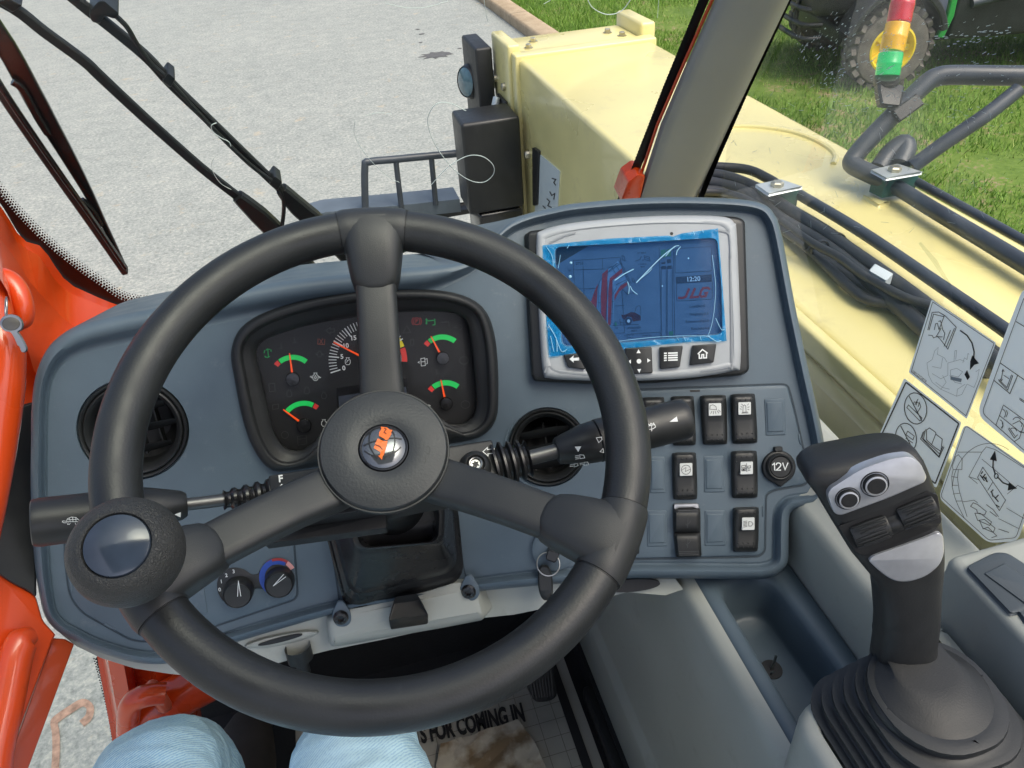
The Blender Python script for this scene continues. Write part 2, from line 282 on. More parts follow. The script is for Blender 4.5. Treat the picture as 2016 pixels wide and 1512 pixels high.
# ------------------------------------------------------------------ object helpers
ORIG = {}
def thing(name, label, cat, loc, group=None):
    o = bpy.data.objects.new(name, None); COL.objects.link(o); o.empty_display_size = .02
    o.location = tuple(float(c) for c in loc); o['label'] = label; o['category'] = cat
    if group: o['group'] = group
    ORIG[o.name] = np.array(o.location); return o
def root_loc(o):
    while o.parent: o = o.parent
    return ORIG[o.name]
class MB:
    def __init__(s): s.v = []; s.f = []; s.flat = set()
    def add(s, vs, fs):
        k = len(s.v); s.v += [tuple(float(c) for c in p) for p in vs]; s.f += [tuple(i+k for i in f) for f in fs]; return s
    def build(s, name, mt, parent=None, ang=38, label=None, cat=None, kind=None, group=None, loc=None):
        o0 = root_loc(parent) if parent else (np.asarray(loc, float) if loc is not None else np.zeros(3))
        me = bpy.data.meshes.new(name)
        me.from_pydata([(p[0]-o0[0], p[1]-o0[1], p[2]-o0[2]) for p in s.v], [], s.f); me.validate()
        bm = bmesh.new(); bm.from_mesh(me); bmesh.ops.recalc_face_normals(bm, faces=bm.faces); bm.to_mesh(me); bm.free()
        ok = len(me.polygons) == len(s.f)
        for p in me.polygons: p.use_smooth = ang > 0 and not (ok and p.index in s.flat)
        if ang > 0: me.set_sharp_from_angle(angle=rad(ang))
        me.materials.append(M[mt] if isinstance(mt, str) else mt)
        o = bpy.data.objects.new(name, me); COL.objects.link(o)
        if parent: o.parent = parent
        else: o.location = tuple(o0); ORIG[o.name] = np.array(o0)
        if label: o['label'] = label
        if cat: o['category'] = cat
        if kind: o['kind'] = kind
        if group: o['group'] = group
        return o
    # ---- shapes
    def loft(s, loops, closed=True, cap0=False, cap1=False):
        n = len(loops[0]); vs = [p for l in loops for p in l]; fs = []
        for i in range(len(loops)-1):
            for j in range(n if closed else n-1):
                a = i*n+j; b_ = i*n+(j+1) % n; fs.append((a, b_, b_+n, a+n))
        for flag, i in ((cap0, 0), (cap1, len(loops)-1)):
            if flag:
                tr = tessellate_polygon([[Vector(p) for p in loops[i]]])
                s.flat |= set(range(len(s.f)+len(fs), len(s.f)+len(fs)+len(tr))); fs += [tuple(i*n+k for k in t_) for t_ in tr]
        return s.add(vs, fs)
    def box(s, x0, x1, y0, y1, z0, z1, bev=0, fr=None):
        """fr: (origin, ex, ey, ez) local frame"""
        O, ex, ey, ez = fr if fr else (V(0, 0, 0), V(1, 0, 0), V(0, 1, 0), V(0, 0, 1))
        if bev <= 0:
            c = [(x, y, z) for z in (z0, z1) for x, y in ((x0, y0), (x1, y0), (x1, y1), (x0, y1))]
            return s.add([O+ex*a+ey*b_+ez*c_ for a, b_, c_ in c], [(0, 1, 2, 3), (4, 5, 6, 7), (0, 1, 5, 4), (1, 2, 6, 5), (2, 3, 7, 6), (3, 0, 4, 7)])
        def rr(ins, z):
            b2 = bev; P = []
            for cx, cy, a0 in ((x1-b2, y1-b2, 0), (x0+b2, y1-b2, 90), (x0+b2, y0+b2, 180), (x1-b2, y0+b2, 270)):
                for k in range(4):
                    a = rad(a0+30*k); P.append(O+ex*(cx+(b2-ins)*math.cos(a))+ey*(cy+(b2-ins)*math.sin(a))+ez*z)
            return P
        L = []
        for k in range(4):
            a = rad(90-30*k); L.append(rr(bev*(1-math.cos(a)), z0+bev*(1-math.sin(a))))
        L = [rr(bev*(1-math.sin(rad(30*k))), z0+bev*(1-math.cos(rad(30*k)))) for k in range(4)]+[rr(bev*(1-math.cos(rad(30*k))), z1-bev*(1-math.sin(rad(30*k)))) for k in range(4)]
        return s.loft(L, True, True, True)
    def tube(s, pts, r, seg=12, smooth=0, caps=True, flat=None):
        pts = [np.asarray(p, float) for p in pts]
        rs = list(r) if hasattr(r, '__len__') else [r]*len(pts)
        if smooth:
            pts, rs = crom3(pts, rs, smooth)
        T = [nrm(pts[min(i+1, len(pts)-1)]-pts[max(i-1, 0)]) for i in range(len(pts))]
        up0 = V(0, 0, 1) if abs(T[0][2]) < .9 else V(1, 0, 0)
        a = nrm(np.cross(T[0], up0)); L = []
        for p, t_, q in zip(pts, T, rs):
            a = nrm(a-t_*(a@t_)); b_ = np.cross(t_, a)
            L.append([p+q*(math.cos(2*math.pi*k/seg)*a+math.sin(2*math.pi*k/seg)*b_) for k in range(seg)])
        return s.loft(L, True, caps, caps)
    def bar(s, pts, n, wid, thick):
        """flat bar along pts with face normal n"""
        n = nrm(n); L = []
        pts = [np.asarray(p, float) for p in pts]
        wid = list(wid) if hasattr(wid, '__len__') else [wid]*len(pts)
        for i, p in enumerate(pts):
            t_ = nrm(pts[min(i+1, len(pts)-1)]-pts[max(i-1, 0)]); b_ = nrm(np.cross(n, t_)); h = wid[i]/2; e = thick/2; c = min(h, e)*.4
            L.append([p+b_*x+n*y for x, y in ((h, e-c), (h-c, e), (-h+c, e), (-h, e-c), (-h, -e+c), (-h+c, -e), (h-c, -e), (h, -e+c))])
        return s.loft(L, True, True, True)
    def lathe(s, o, ax, prof, seg=48, e1=None, cap0=False, cap1=False):
        ax = nrm(ax); o = np.asarray(o, float)
        if e1 is None: e1 = np.cross(ax, V(0, 0, 1) if abs(ax[2]) < .9 else V(1, 0, 0))
        e1 = nrm(e1-ax*(e1@ax)); e2 = np.cross(ax, e1)
        return s.loft([[o+ax*h+r*(math.cos(2*math.pi*k/seg)*e1+math.sin(2*math.pi*k/seg)*e2) for k in range(seg)] for r, h in prof], True, cap0, cap1)
    def plate(s, S, out, h0, h1, bev=0, bh=None, cap=True):
        """outline in photo points on surface S, raised from h0 to h1, edge rounded over bev px / bh metres"""
        bh = bh if bh is not None else min(abs(h1-h0)*.6, .002)
        top = [S.pt(x, y, h1) for x, y in out]; N = [S.n(x, y) for x, y in out]
        L = [[p-n_*(h1-h0) for p, n_ in zip(top, N)]]
        if bev:
            for k in range(4):
                a = rad(30*k); ins = inset(out, bev*(1-math.cos(a)))
                L.append([S.pt(x, y, h1-bh*(1-math.sin(a))) for x, y in ins])
        else: L.append(top)
        return s.loft(L, True, False, cap)
    def strokes(s, S, lines, wpx, h):
        for ln in lines:
            closed = len(ln) > 3 and ln[0] == ln[-1]
            P = [np.array(p, float) for p in ln]; n = len(P); A = []; B = []
            for i, p in enumerate(P):
                if closed and i in (0, n-1): d0 = nrm(P[0]-P[-2]+1e-9); d1 = nrm(P[1]-P[0]+1e-9)
                else:
                    d0 = nrm(P[i]-P[i-1]+1e-9) if i > 0 else None; d1 = nrm(P[i+1]-P[i]+1e-9) if i < n-1 else None
                    if d0 is None: d0 = d1
                    if d1 is None: d1 = d0
                t_ = d0+d1; t_ = nrm(t_) if np.linalg.norm(t_) > .2 else d1
                k = 1/max(.5, abs(t_@d0)); q = V(-t_[1], t_[0])*wpx/2*k
                A.append(S.pt(*(p+q), h)); B.append(S.pt(*(p-q), h))
            s.loft([A, B], False)
        return s
    def fill(s, S, polys, h):
        for pl in polys: s.loft([[S.pt(x, y, h) for x, y in pl]], True, True)
        return s
    def arc(s, S, c, r0, r1, a0, a1, h, n=14):
        A = []; B = []
        for k in range(n+1):
            a = rad(a0+(a1-a0)*k/n); A.append(S.pt(c[0]+r0*math.cos(a), c[1]-r0*math.sin(a), h)); B.append(S.pt(c[0]+r1*math.cos(a), c[1]-r1*math.sin(a), h))
        return s.loft([A, B], False)
    def pillow(s, S, q, hf, h0=0, nx=10, ny=14, rk=.12):
        """q: TL TR BR BL photo points, hf(u,v) height"""
        q = [np.array(p, float) for p in q]; G = []
        for j in range(ny+1):
            row = []
            for i in range(nx+1):
                u, v = 2*i/nx-1, 2*j/ny-1
                uu = u*math.sqrt(1-rk*v**6); vv = v*math.sqrt(1-rk*.5*u**6)
                a, b_ = (uu+1)/2, (vv+1)/2
                p = (q[0]*(1-a)+q[1]*a)*(1-b_)+(q[3]*(1-a)+q[2]*a)*b_
                row.append((S.pt(p[0], p[1], hf(u, v)), p))
            G.append(row)
        s.loft([[c[0] for c in r_] for r_ in G], False)
        bd = [(0, i) for i in range(nx+1)]+[(j, nx) for j in range(1, ny+1)]+[(ny, i) for i in range(nx-1, -1, -1)]+[(j, 0) for j in range(ny-1, 0, -1)]
        top = [G[j][i][0] for j, i in bd]
        n_ = S.n(*((q[0]+q[2])/2)); lo = [p-n_*(hf(2*i/nx-1, 2*j/ny-1)-h0) for (j, i), p in zip(bd, top)]
        return s.loft([top, lo], True)
def crom3(pts, rs, n):
    P = [pts[0]*2-pts[1]]+pts+[pts[-1]*2-pts[-2]]; R_ = [rs[0]]+rs+[rs[-1]]; o = []; q = []
    for i in range(1, len(P)-2):
        for k in range(n):
            t_ = k/n; a, b_, c, d = P[i-1:i+3]
            o.append(.5*(2*b_+(c-a)*t_+(2*a-5*b_+4*c-d)*t_**2+(3*b_-a-3*c+d)*t_**3)); q.append(R_[i]*(1-t_)+R_[i+1]*t_)
    return o+[pts[-1]], q+[rs[-1]]
def crom(pts, n=5, closed=True):
    P = [np.array(p, float) for p in pts]; N = len(P); o = []
    rg = range(N) if closed else range(N-1)
    for i in rg:
        if closed: a, b_, c, d = P[(i-1) % N], P[i], P[(i+1) % N], P[(i+2) % N]
        else: a, b_, c, d = P[max(i-1, 0)], P[i], P[i+1], P[min(i+2, N-1)]
        for k in range(n):
            t_ = k/n; o.append(tuple(.5*(2*b_+(c-a)*t_+(2*a-5*b_+4*c-d)*t_**2+(3*b_-a-3*c+d)*t_**3)))
    if not closed: o.append(tuple(P[-1]))
    return o
def rnd(pts, r, n=5):
    P = [np.array(p, float) for p in pts]; N = len(P); o = []
    rr = r if hasattr(r, '__len__') else [r]*N
    for i in range(N):
        a, b_, c = P[i-1], P[i], P[(i+1) % N]; d = min(rr[i], np.linalg.norm(a-b_)*.48, np.linalg.norm(c-b_)*.48)
        p0 = b_+nrm(a-b_)*d; p1 = b_+nrm(c-b_)*d
        for k in range(n+1):
            t_ = k/n; o.append(tuple((1-t_)**2*p0+2*t_*(1-t_)*b_+t_*t_*p1))
    return o
def dens(pts, step):
    o = []; N = len(pts)
    for i in range(N):
        a, b_ = np.array(pts[i]), np.array(pts[(i+1) % N]); k = max(1, int(np.linalg.norm(b_-a)/step))
        o += [tuple(a+(b_-a)*j/k) for j in range(k)]
    return o
def opend(pts, step):
    o = []
    for a, b_ in zip(pts[:-1], pts[1:]):
        a, b_ = np.array(a, float), np.array(b_, float); k = max(1, int(np.linalg.norm(b_-a)/step)); o += [tuple(a+(b_-a)*j/k) for j in range(k)]
    return o+[tuple(pts[-1])]
def area2(p): return sum(p[i-1][0]*p[i][1]-p[i][0]*p[i-1][1] for i in range(len(p)))
def inset(pts, d):
    if d == 0: return list(pts)
    N = len(pts); sg = 1 if area2(pts) > 0 else -1; o = []
    dd = d if hasattr(d, '__len__') else [d]*N
    for i in range(N):
        a, b_, c = [np.array(pts[j % N], float) for j in (i-1, i, i+1)]
        e0 = b_-a; e1 = c-b_
        e0 = e0/(np.linalg.norm(e0)+1e-9); e1 = e1/(np.linalg.norm(e1)+1e-9); t_ = e0+e1; L = np.linalg.norm(t_)
        t_ = t_/L if L > 1e-6 else e1
        q = V(-t_[1], t_[0])*sg; o.append(tuple(b_+q*dd[i]/max(.6, L/2)))
    return o
def inside(p, poly):
    x, y = p; c = False; j = len(poly)-1
    for i in range(len(poly)):
        if (poly[i][1] > y) != (poly[j][1] > y) and x < (poly[j][0]-poly[i][0])*(y-poly[i][1])/(poly[j][1]-poly[i][1])+poly[i][0]: c = not c
        j = i
    return c
def sheet(S, outer, holes, h, step=45):
    vs = []; ed = []
    for L in [outer]+holes:
        k = len(vs); vs += [Vector(p) for p in L]; ed += [(k+i, k+(i+1) % len(L)) for i in range(len(L))]
    xs = [p[0] for p in outer]; ys = [p[1] for p in outer]
    for x in np.arange(min(xs), max(xs), step):
        for y in np.arange(min(ys), max(ys), step):
            p = (float(x)+.37, float(y)+.61)
            if inside(p, outer) and not any(inside(p, h_) for h_ in holes): vs.append(Vector(p))
    r = delaunay_2d_cdt(vs, ed, [], 0, 1e-5); P = [tuple(v) for v in r[0]]; fs = []
    for f in r[2]:
        c = (sum(P[i][0] for i in f)/len(f), sum(P[i][1] for i in f)/len(f))
        if inside(c, outer) and not any(inside(c, h_) for h_ in holes): fs.append(tuple(f))
    hf = h if callable(h) else (lambda x, y: h)
    return [S.pt(x, y, hf(x, y)) for x, y in P], fs
_txt = {}
def glyphs(s_, bold=0.0, shear=0.0):
    k = (s_, bold, shear)
    if k not in _txt:
        c = bpy.data.curves.new('t', 'FONT'); c.body = s_; c.offset = bold; c.shear = shear; c.resolution_u = 3
        o = bpy.data.objects.new('t', c); COL.objects.link(o)
        me = bpy.data.meshes.new_from_object(o.evaluated_get(bpy.context.evaluated_depsgraph_get()))
        _txt[k] = ([tuple(v.co[:2]) for v in me.vertices], [tuple(p.vertices) for p in me.polygons])
        bpy.data.objects.remove(o); bpy.data.curves.remove(c); bpy.data.meshes.remove(me)
    return _txt[k]
def text(mb, S, s_, p, xv, size, h, bold=.01, shear=0, sx=1.0, anchor='l', up=None):
    """baseline start p (photo px), direction xv, cap height size px"""
    vs, fs = glyphs(s_, bold, shear)
    if not vs: return mb
    x0 = min(v[0] for v in vs); x1 = max(v[0] for v in vs)
    off = {'l': x0, 'c': (x0+x1)/2, 'r': x1}[anchor]; k = size/.69
    d = nrm(V(*xv)); u = nrm(V(*up)) if up else V(d[1], -d[0])
    return mb.add([S.pt(*(V(*p)+d*(a-off)*k*sx+u*b_*k), h) for a, b_ in vs], fs)
class FrameSurf:
    """metric surface: pt(x,y,h) in a local frame"""
    def __init__(s, o, ex, ey): s.o = np.asarray(o, float); s.ex = nrm(ex); s.ey = nrm(ey); s.nn = np.cross(s.ex, -s.ey)
    def pt(s, x, y, h=0): return s.o+s.ex*x+s.ey*y+s.nn*h
    def n(s, x, y): return s.nn
def circ(c, r, n=32, ry=None): return [(c[0]+r*math.cos(2*math.pi*k/n), c[1]-(ry or r)*math.sin(2*math.pi*k/n)) for k in range(n)]
def lp(a, b_, t_): return (a[0]+(b_[0]-a[0])*t_, a[1]+(b_[1]-a[1])*t_)

# ================================================================== GROUND
mb = MB(); mb.add([(-150, -150, 0), (150, -150, 0), (150, 150, 0), (-150, 150, 0)], [(0, 1, 2, 3)])
mb.build('road', 'asphalt', kind='structure', ang=0)
KA, KB = onz(940, 0, 0), onz(1040, 75, 0); kd = nrm(KA-KB); kd[2] = 0; kd = nrm(kd); kn = V(kd[1], -kd[0], 0)      # kn points to the lawn
if kn[0] < 0: kn = -kn
prof = [(0, 0), (.0, .09), (.012, .118), (.03, .128), (.20, .130), (.235, .126), (.25, .115), (.25, -.02)]
k0, k1 = KB-kd*14, KB+kd*60
segs = MB()
for j in range(20):
    a = k0+(k1-k0)*(j/20)+kd*.006; b_ = k0+(k1-k0)*((j+1)/20)-kd*.006
    segs.loft([[a+kn*x+V(0, 0, z) for x, z in prof], [b_+kn*x+V(0, 0, z) for x, z in prof]], False)
segs.build('kerb', 'kerb', kind='structure', ang=50)
mb = MB(); G = []
for i in range(41):
    row = []
    for j in range(31):
        d = -14+i*2.0 if i < 40 else 150; e = .26+(j/30)**2*150
        p = KB+kd*d+kn*e; row.append(V(p[0], p[1], .075+.012*math.sin(d*1.7+e)*math.cos(e*2.1)))
    G.append(row)
mb.loft(G, False); mb.build('lawn', 'lawn', kind='structure')
# grass blades: one mass
def grass():
    n = 230000
    d = rng.uniform(-9, 11, n); e = .27+rng.uniform(0, 1, n)**1.25*8.5
    # bare patches
    px = KB[0]+kd[0]*d+kn[0]*e; py = KB[1]+kd[1]*d+kn[1]*e
    f = np.sin(px*1.9+1.3*np.sin(py*1.1))+np.sin(py*2.3+1.7*np.sin(px*.9+2))+.6*np.sin(px*5.1+py*4.3)
    keep = rng.uniform(0, 1, n) < np.clip(1.15-1.1*np.clip(f-.75, 0, 1), .06, 1)
    px, py, f = px[keep], py[keep], f[keep]; n = len(px)
    h = rng.uniform(.03, .085, n)*np.where(f > .8, .6, 1); a = rng.uniform(0, 2*np.pi, n); wd = rng.uniform(.003, .006, n); ln = rng.uniform(.1, .9, n)*h; la = rng.uniform(0, 2*np.pi, n)
    z = np.full(n, .07); v = np.empty((n, 3, 3))
    v[:, 0] = np.stack([px-wd*np.cos(a), py-wd*np.sin(a), z], 1); v[:, 1] = np.stack([px+wd*np.cos(a), py+wd*np.sin(a), z], 1)
    v[:, 2] = np.stack([px+ln*np.cos(la), py+ln*np.sin(la), z+h], 1)
    me = bpy.data.meshes.new('grass'); me.vertices.add(n*3); me.vertices.foreach_set('co', v.ravel())
    me.loops.add(n*3); me.loops.foreach_set('vertex_index', np.arange(n*3)); me.polygons.add(n)
    me.polygons.foreach_set('loop_start', np.arange(n)*3); me.polygons.foreach_set('loop_total', np.full(n, 3)); me.update()
    t_ = np.clip(rng.normal(.42, .2, n)+.18*np.clip(f-.3, -1, 1.5), 0, 1); at_ = me.attributes.new('tint', 'FLOAT', 'POINT'); at_.data.foreach_set('value', np.repeat(t_, 3))
    me.materials.append(M['grass']); o = bpy.data.objects.new('grass', me); COL.objects.link(o); o['kind'] = 'stuff'; o['label'] = 'bright green mown grass with dry patches beyond the kerb'
grass()
GP = plane((0, 0, .004), (0, 0, 1))
M['road_paint'] = mat('faded_orange_paint', (.34, .22, .16), .85, var=(45, .4))
mb = MB(); mb.strokes(GP, [crom(y1((425, 1282), (462, 1245), (468, 1195), (430, 1172), (370, 1205), (310, 1245), (282, 1275), (290, 1330), (292, 1420), (285, 1540)), 4, False)], 15, 0)
mb.build('paint_mark', 'road_paint', label='faded orange spray mark on the road seen through the low door glass', cat='road marking', loc=GP.pt(100, 1450))
# dark spots on road
M['spot'] = mat('oil_spot', (.10, .10, .10), .8, var=(20, .2))
for i, (x, y, r) in enumerate(((652, 272, 40), (580, 168, 9), (560, 145, 7), (768, 240, 7), (575, 210, 6))):
    c = z2((x, y))[0]; q = GP.pt(*c); mb = MB(); n_ = 18; rr = [r*.0042*(1+.3*math.sin(3*k+i)) for k in range(n_)]
    mb.loft([[q+V(rr[k]*math.cos(2*math.pi*k/n_), rr[k]*.8*math.sin(2*math.pi*k/n_), 0) for k in range(n_)]], True, True)
    mb.build('oil_stain', 'spot', label=('largest dark oil stain on the pale road', 'second largest oil drip, above and left of the big stain', 'oil drip highest up the road, farthest from the cab', 'oil drip nearest to the boom nose, right of the big stain', 'oil drip just left of the big stain on the road')[i], cat='stain', loc=q, group='oil stains on the road')

# ================================================================== UTILITY VEHICLE
wA = onz(1742, 108, .33); wB = onz(1626, 40, .33); lat = wB-wA; lat[2] = 0; track = np.linalg.norm(lat); lat = lat/track; track = min(max(track, 1.0), 1.5)
rear = V(-lat[1], lat[0], 0)
if rear@RT < 0: rear = -rear
utv = thing('utility_vehicle', 'black and green utility vehicle with yellow wheel rims parked on the lawn', 'utility vehicle', V(wA[0], wA[1], .08))
UF = (V(wA[0], wA[1], 0), rear, lat, V(0, 0, 1))
def up_(x, y, z): return UF[0]+rear*x+lat*y+V(0, 0, z)
def utv_wheel(x, y, sgn):
    c = up_(x, y, .40); ax = -lat*sgn
    mb = MB(); mb.lathe(c, ax, [(.17, -.10), (.25, -.125), (.29, -.115), (.312, -.07), (.318, 0), (.312, .07), (.29, .115), (.25, .125), (.18, .11), (.17, .06)], 48)
    for k in range(22):
        for s_ in (-1, 1):
            a = 2*math.pi*(k+.25*s_)/22; e1 = rear*math.cos(a)+V(0, 0, 1)*math.sin(a); e2 = -rear*math.sin(a)+V(0, 0, 1)*math.cos(a)
            mb.box(-.028, .028, -.055, .055, -.02, .02, fr=(c+e1*.322+ax*.06*s_, nrm(e2+ax*.5*s_), nrm(ax-e2*.5*s_), e1))
    ty = mb.build('tyre', 'tyre', utv)
    mb = MB(); mb.lathe(c, ax, [(.185, .10), (.19, .115), (.175, .12), (.165, .10), (.15, .05), (.06, .045), (.055, .075), (.0, .078)], 40)
    for k in range(5):
        a = 2*math.pi*k/5; e1 = rear*math.cos(a)+V(0, 0, 1)*math.sin(a); e2 = np.cross(ax, e1); mb.box(.05, .165, -.025, .025, .05, .075, .006, fr=(c, e1, e2, ax))
    mb.build('rim', 'utv_yellow', ty)
utv_wheel(0, 0, 1); utv_wheel(0, track, -1); utv_wheel(1.95, 0, 1)
MB().box(-.35, 2.6, .16, track-.16, .38, .52, .03, UF).build('chassis', 'utv_black', utv)
MB().box(-.62, .42, .14, track-.14, .62, 1.02, .08, UF).build('hood', 'utv_black', utv)
mb = MB()
for z in (.45, .56, .68):
    mb.tube([up_(-.5, .2, z), up_(-.66, .3, z), up_(-.66, track-.3, z), up_(-.5, track-.2, z)], .022, 10, 4)
for y in (.4, track-.4): mb.tube([up_(-.66, y, .42), up_(-.66, y, .95)], .02, 10)
mb.build('front_guard', 'utv_black', utv)
mb = MB(); fa = [up_(.40*math.cos(rad(a)), -.02, .42+.43*math.sin(rad(a))) for a in range(15, 166, 10)]
mb.bar(fa, -lat*0+V(0, 0, 1)*.01+rear*.0+np.cross(lat, rear)*.0+lat*.001+V(0, 0, .0)+lat, .05, .26); mb.build('fender', 'utv_black', utv)
MB().box(.50, 1.45, -.03, .06, .42, 1.05, .03, UF).build('door_panel', 'utv_black', utv)
mb = MB(); mb.bar([up_(.40, -.06, .46), up_(.44, -.06, .62), up_(.43, -.06, .82), up_(.30, -.06, 1.0), up_(.1, -.06, 1.1)], lat, .06, .05); mb.build('trim_strip', 'utv_green', utv)
mb = MB(); mb.tube([up_(.6, -.06, .70), up_(.95, -.07, .78), up_(1.3, -.06, .95)], .035, 10, 5); mb.build('grab_rail', 'steel_tube', utv)
MB().box(1.45, 2.7, -.02, track, .62, 1.1, .04, UF).build('cargo_box', 'utv_green', utv)
MB().box(.42, 1.5, .05, track-.05, .40, .58, .02, UF).build('footwell', 'utv_black', utv)
mb = MB()
for x, y in ((-.05, .12), (.05, .12)): mb.tube([up_(x, y, .42), up_(x*.5, y+.18, .80)], .03, 10)
mb.build('suspension', 'utv_black', utv)

# ================================================================== BOOM
XL, XR, ZT, ZB = .60, 1.02, 2.2-.59, 1.06
BT = plane((0, 0, ZT), (0, 0, 1)); BS = plane((XL, 0, 0), (-1, 0, 0))
NY = onz(1012, 112, ZT)[1]
boom = thing('boom', 'pale yellow lifting boom running forward beside the cab', 'boom', (.8, 1.2, ZB))
MB().box(XL, XR, -.7, NY, ZB, ZT, .012).build('boom_tube', 'yellow', boom)
MB().box(XL-.022, XL-.001, -.7, NY-1.15, ZT-.030, ZT+.004, .006).build('flange', 'yellow', boom)
MB().box(XL-.010, XL-.0005, -.7, NY-1.15, ZT-.075, ZT-.050, .004).build('flange', 'yellow', boom)
mb = MB(); mb.tube([BT.pt(*p) for p in crom(z3((200, 625), (345, 612), (480, 615), (640, 640), (770, 690), (840, 745), (830, 790)), 5, False)], .006, 8); mb.build('raised_bead', 'yellow', boom)
# nose frame at the front end
ny0, ny1 = NY-.04, NY+.20
MB().box(XL-.012, XR+.012, ny0, ny0+.05, ZB-.03, ZT+.012, .006).build('nose_collar', 'yellow', boom)
MB().box(XL-.02, XL+.02, ny0+.052, ny1+.02, ZB-.05, ZT+.03, .008).build('nose_plate', 'yellow', boom)
MB().box(XR-.02, XR+.03, ny0+.052, ny1+.02, ZB-.05, ZT+.045, .01).build('nose_plate', 'yellow', boom)
MB().box(XL+.021, XR-.021, ny0+.052, ny1, ZB-.02, ZT+.006, .006).build('nose_cover', 'yellow', boom)
for x, y in ((.69, ny0+.16), (.655, ny0+.09), (.93, ny0+.15), (.955, ny0+.09)):
    mb = MB(); mb.lathe((x, y, ZT+.006), (0, 0, 1), [(.014, 0), (.014, .003), (.009, .003), (.009, .011), (.007, .013), (0, .013)], 6); mb.build('bolt', 'steel', boom, ang=30)
for p in z2((950, 390), (992, 430)):
    q = onX(*p, XL-.02); mb = MB(); mb.lathe(q, (-1, 0, 0), [(.012, 0), (.012, .008), (.009, .011), (0, .011)], 12); mb.build('bolt', 'steel', boom)
q = onX(*z2((1115, 765))[0], XL); mb = MB(); mb.lathe(q, (-1, 0, 0), [(.012, 0), (.012, .012), (.009, .016), (0, .016)], 12); mb.build('bolt', 'steel', boom)
BS2 = plane((XL-.013, 0, 0), (-1, 0, 0))
MB().plate(BS, rnd(z2((1128, 730), (1158, 750), (1150, 1020), (1130, 1020)), 3), 0, .008).build('latch_strip', 'black', boom)
dec = MB().plate(BS, rnd(z2((1165, 765), (1265, 850), (1255, 1030), (1140, 1060)), 3), 0, .002).build('decal', 'sticker', boom)
mb = MB(); mb.strokes(BS, [z2((1225, 885), (1245, 890), (1235, 905), (1245, 920)), z2((1215, 950), (1225, 970), (1240, 960), (1235, 990)), z2((1200, 985), (1215, 1000), (1205, 1020), (1225, 1030)), z2((1180, 1020), (1195, 1035))], 2, .0028); mb.build('print', 'ink', dec)
# nose accessories
lx = onY(928, 190, ny1)[0]
MB().box(XL-.085, XL-.03, ny1-.03, ny1+.18, ZT-.26, ZT-.005, .008).build('end_cover', 'black_soft', boom)
mb = MB(); q = onY(*z2((850, 400))[0], ny1+.1); mb.lathe(q, (-.9, -.35, .1), [(.045, -.05), (.056, -.03), (.056, .03), (.048, .045)], 28); mb.build('work_light', 'black', boom)
mb = MB(); mb.lathe(q, (-.9, -.35, .1), [(.046, .043), (.035, .049), (0, .052)], 28); mb.build('lens', mat('lamp_lens', (.09, .17, .20), .12, coat=.5, var=(40, .2)), boom)
a, b_ = onY(916, 330, ny0-.06), onY(1005, 228, ny0-.06)
MB().box(a[0], XL-.022, ny0-.06, ny0+.09, onY(930, 424, ny0-.06)[2], b_[2]-.005, .010).build('motor_cover', 'black', boom)
MB().box(a[0]+.03, XL-.03, ny0-.06, ny0+.12, onY(930, 480, ny0)[2], onY(930, 425, ny0-.06)[2]-.002, .01).build('motor_base', 'black_gloss', boom)
q = onX(*z2((990, 530))[0], XL-.021); mb = MB(); mb.box(-.01, .0, -.05, .05, -.07, .03, .003, fr=(q, V(1, 0, 0), V(0, 1, 0), V(0, 0, 1))); mb.build('cable_bracket', 'black', boom)
mb = MB(); mb.tube([q+V(-.02, .01, .03), q+V(-.03, .0, 0), q+V(-.028, -.01, -.06)], .012, 10, 5); mb.build('cable_plug', 'alu', boom)
# hoses on the boom
def hz(name, pts, wpx, h=.572, mt='hose', sm=6):
    P = [onh(*p, h) for p in z3(*pts)]; dm = np.mean([(p-CAM)@FW for p in P]); r = wpx*.41/FPX*dm/2*(1.15 if mt == 'hose' else 1)
    mb = MB(); mb.tube([p for p in P], r, 14, sm); return mb.build(name, mt, boom)
hz('hose', [(660, 930), (960, 1110), (1300, 1340), (1620, 1560), (2100, 1900)], 62, .565, 'steel_tube')
hz('hose', [(120, 830), (300, 845), (450, 900), (560, 970), (820, 1140), (1120, 1350), (1420, 1580), (1800, 1900)], 58, .562)
hz('hose', [(120, 870), (250, 880), (420, 930), (570, 1050), (780, 1175), (980, 1330), (1180, 1500), (1500, 1800)], 62, .57)
hz('hose', [(150, 905), (400, 935), (590, 1090), (760, 1240), (920, 1390), (1000, 1440), (1120, 1465), (1240, 1520), (1450, 1640)], 44, .575)
hz('hose', [(580, 1060), (720, 1160), (850, 1230), (960, 1310), (1060, 1370), (1180, 1430), (1320, 1480), (1500, 1600)], 36, .552)
hz('hose', [(60, 930), (200, 920), (330, 930), (470, 990), (600, 1110), (700, 1180)], 34, .56)
hz('hose', [(130, 800), (260, 800), (420, 815), (520, 860), (580, 900)], 40, .556)
hz('hose', [(90, 850), (280, 862), (440, 915), (570, 1010), (800, 1158), (1050, 1345), (1300, 1540), (1600, 1780)], 60, .578)
hz('hose', [(100, 890), (300, 905), (470, 965), (585, 1075), (740, 1205), (880, 1320), (1060, 1420), (1260, 1560)], 56, .58)
hz('hose', [(640, 1010), (820, 1120), (1000, 1260), (1200, 1400), (1400, 1545), (1700, 1760)], 46, .575)
hz('hydraulic_pipe', [(1090, 870), (1300, 1000), (1560, 1155), (1800, 1300), (2200, 1540)], 82, .565, 'steel_tube')
hz('hydraulic_pipe', [(1190, 850), (1400, 965), (1600, 1075), (1800, 1185), (2200, 1400)], 46, .562, 'steel_tube')
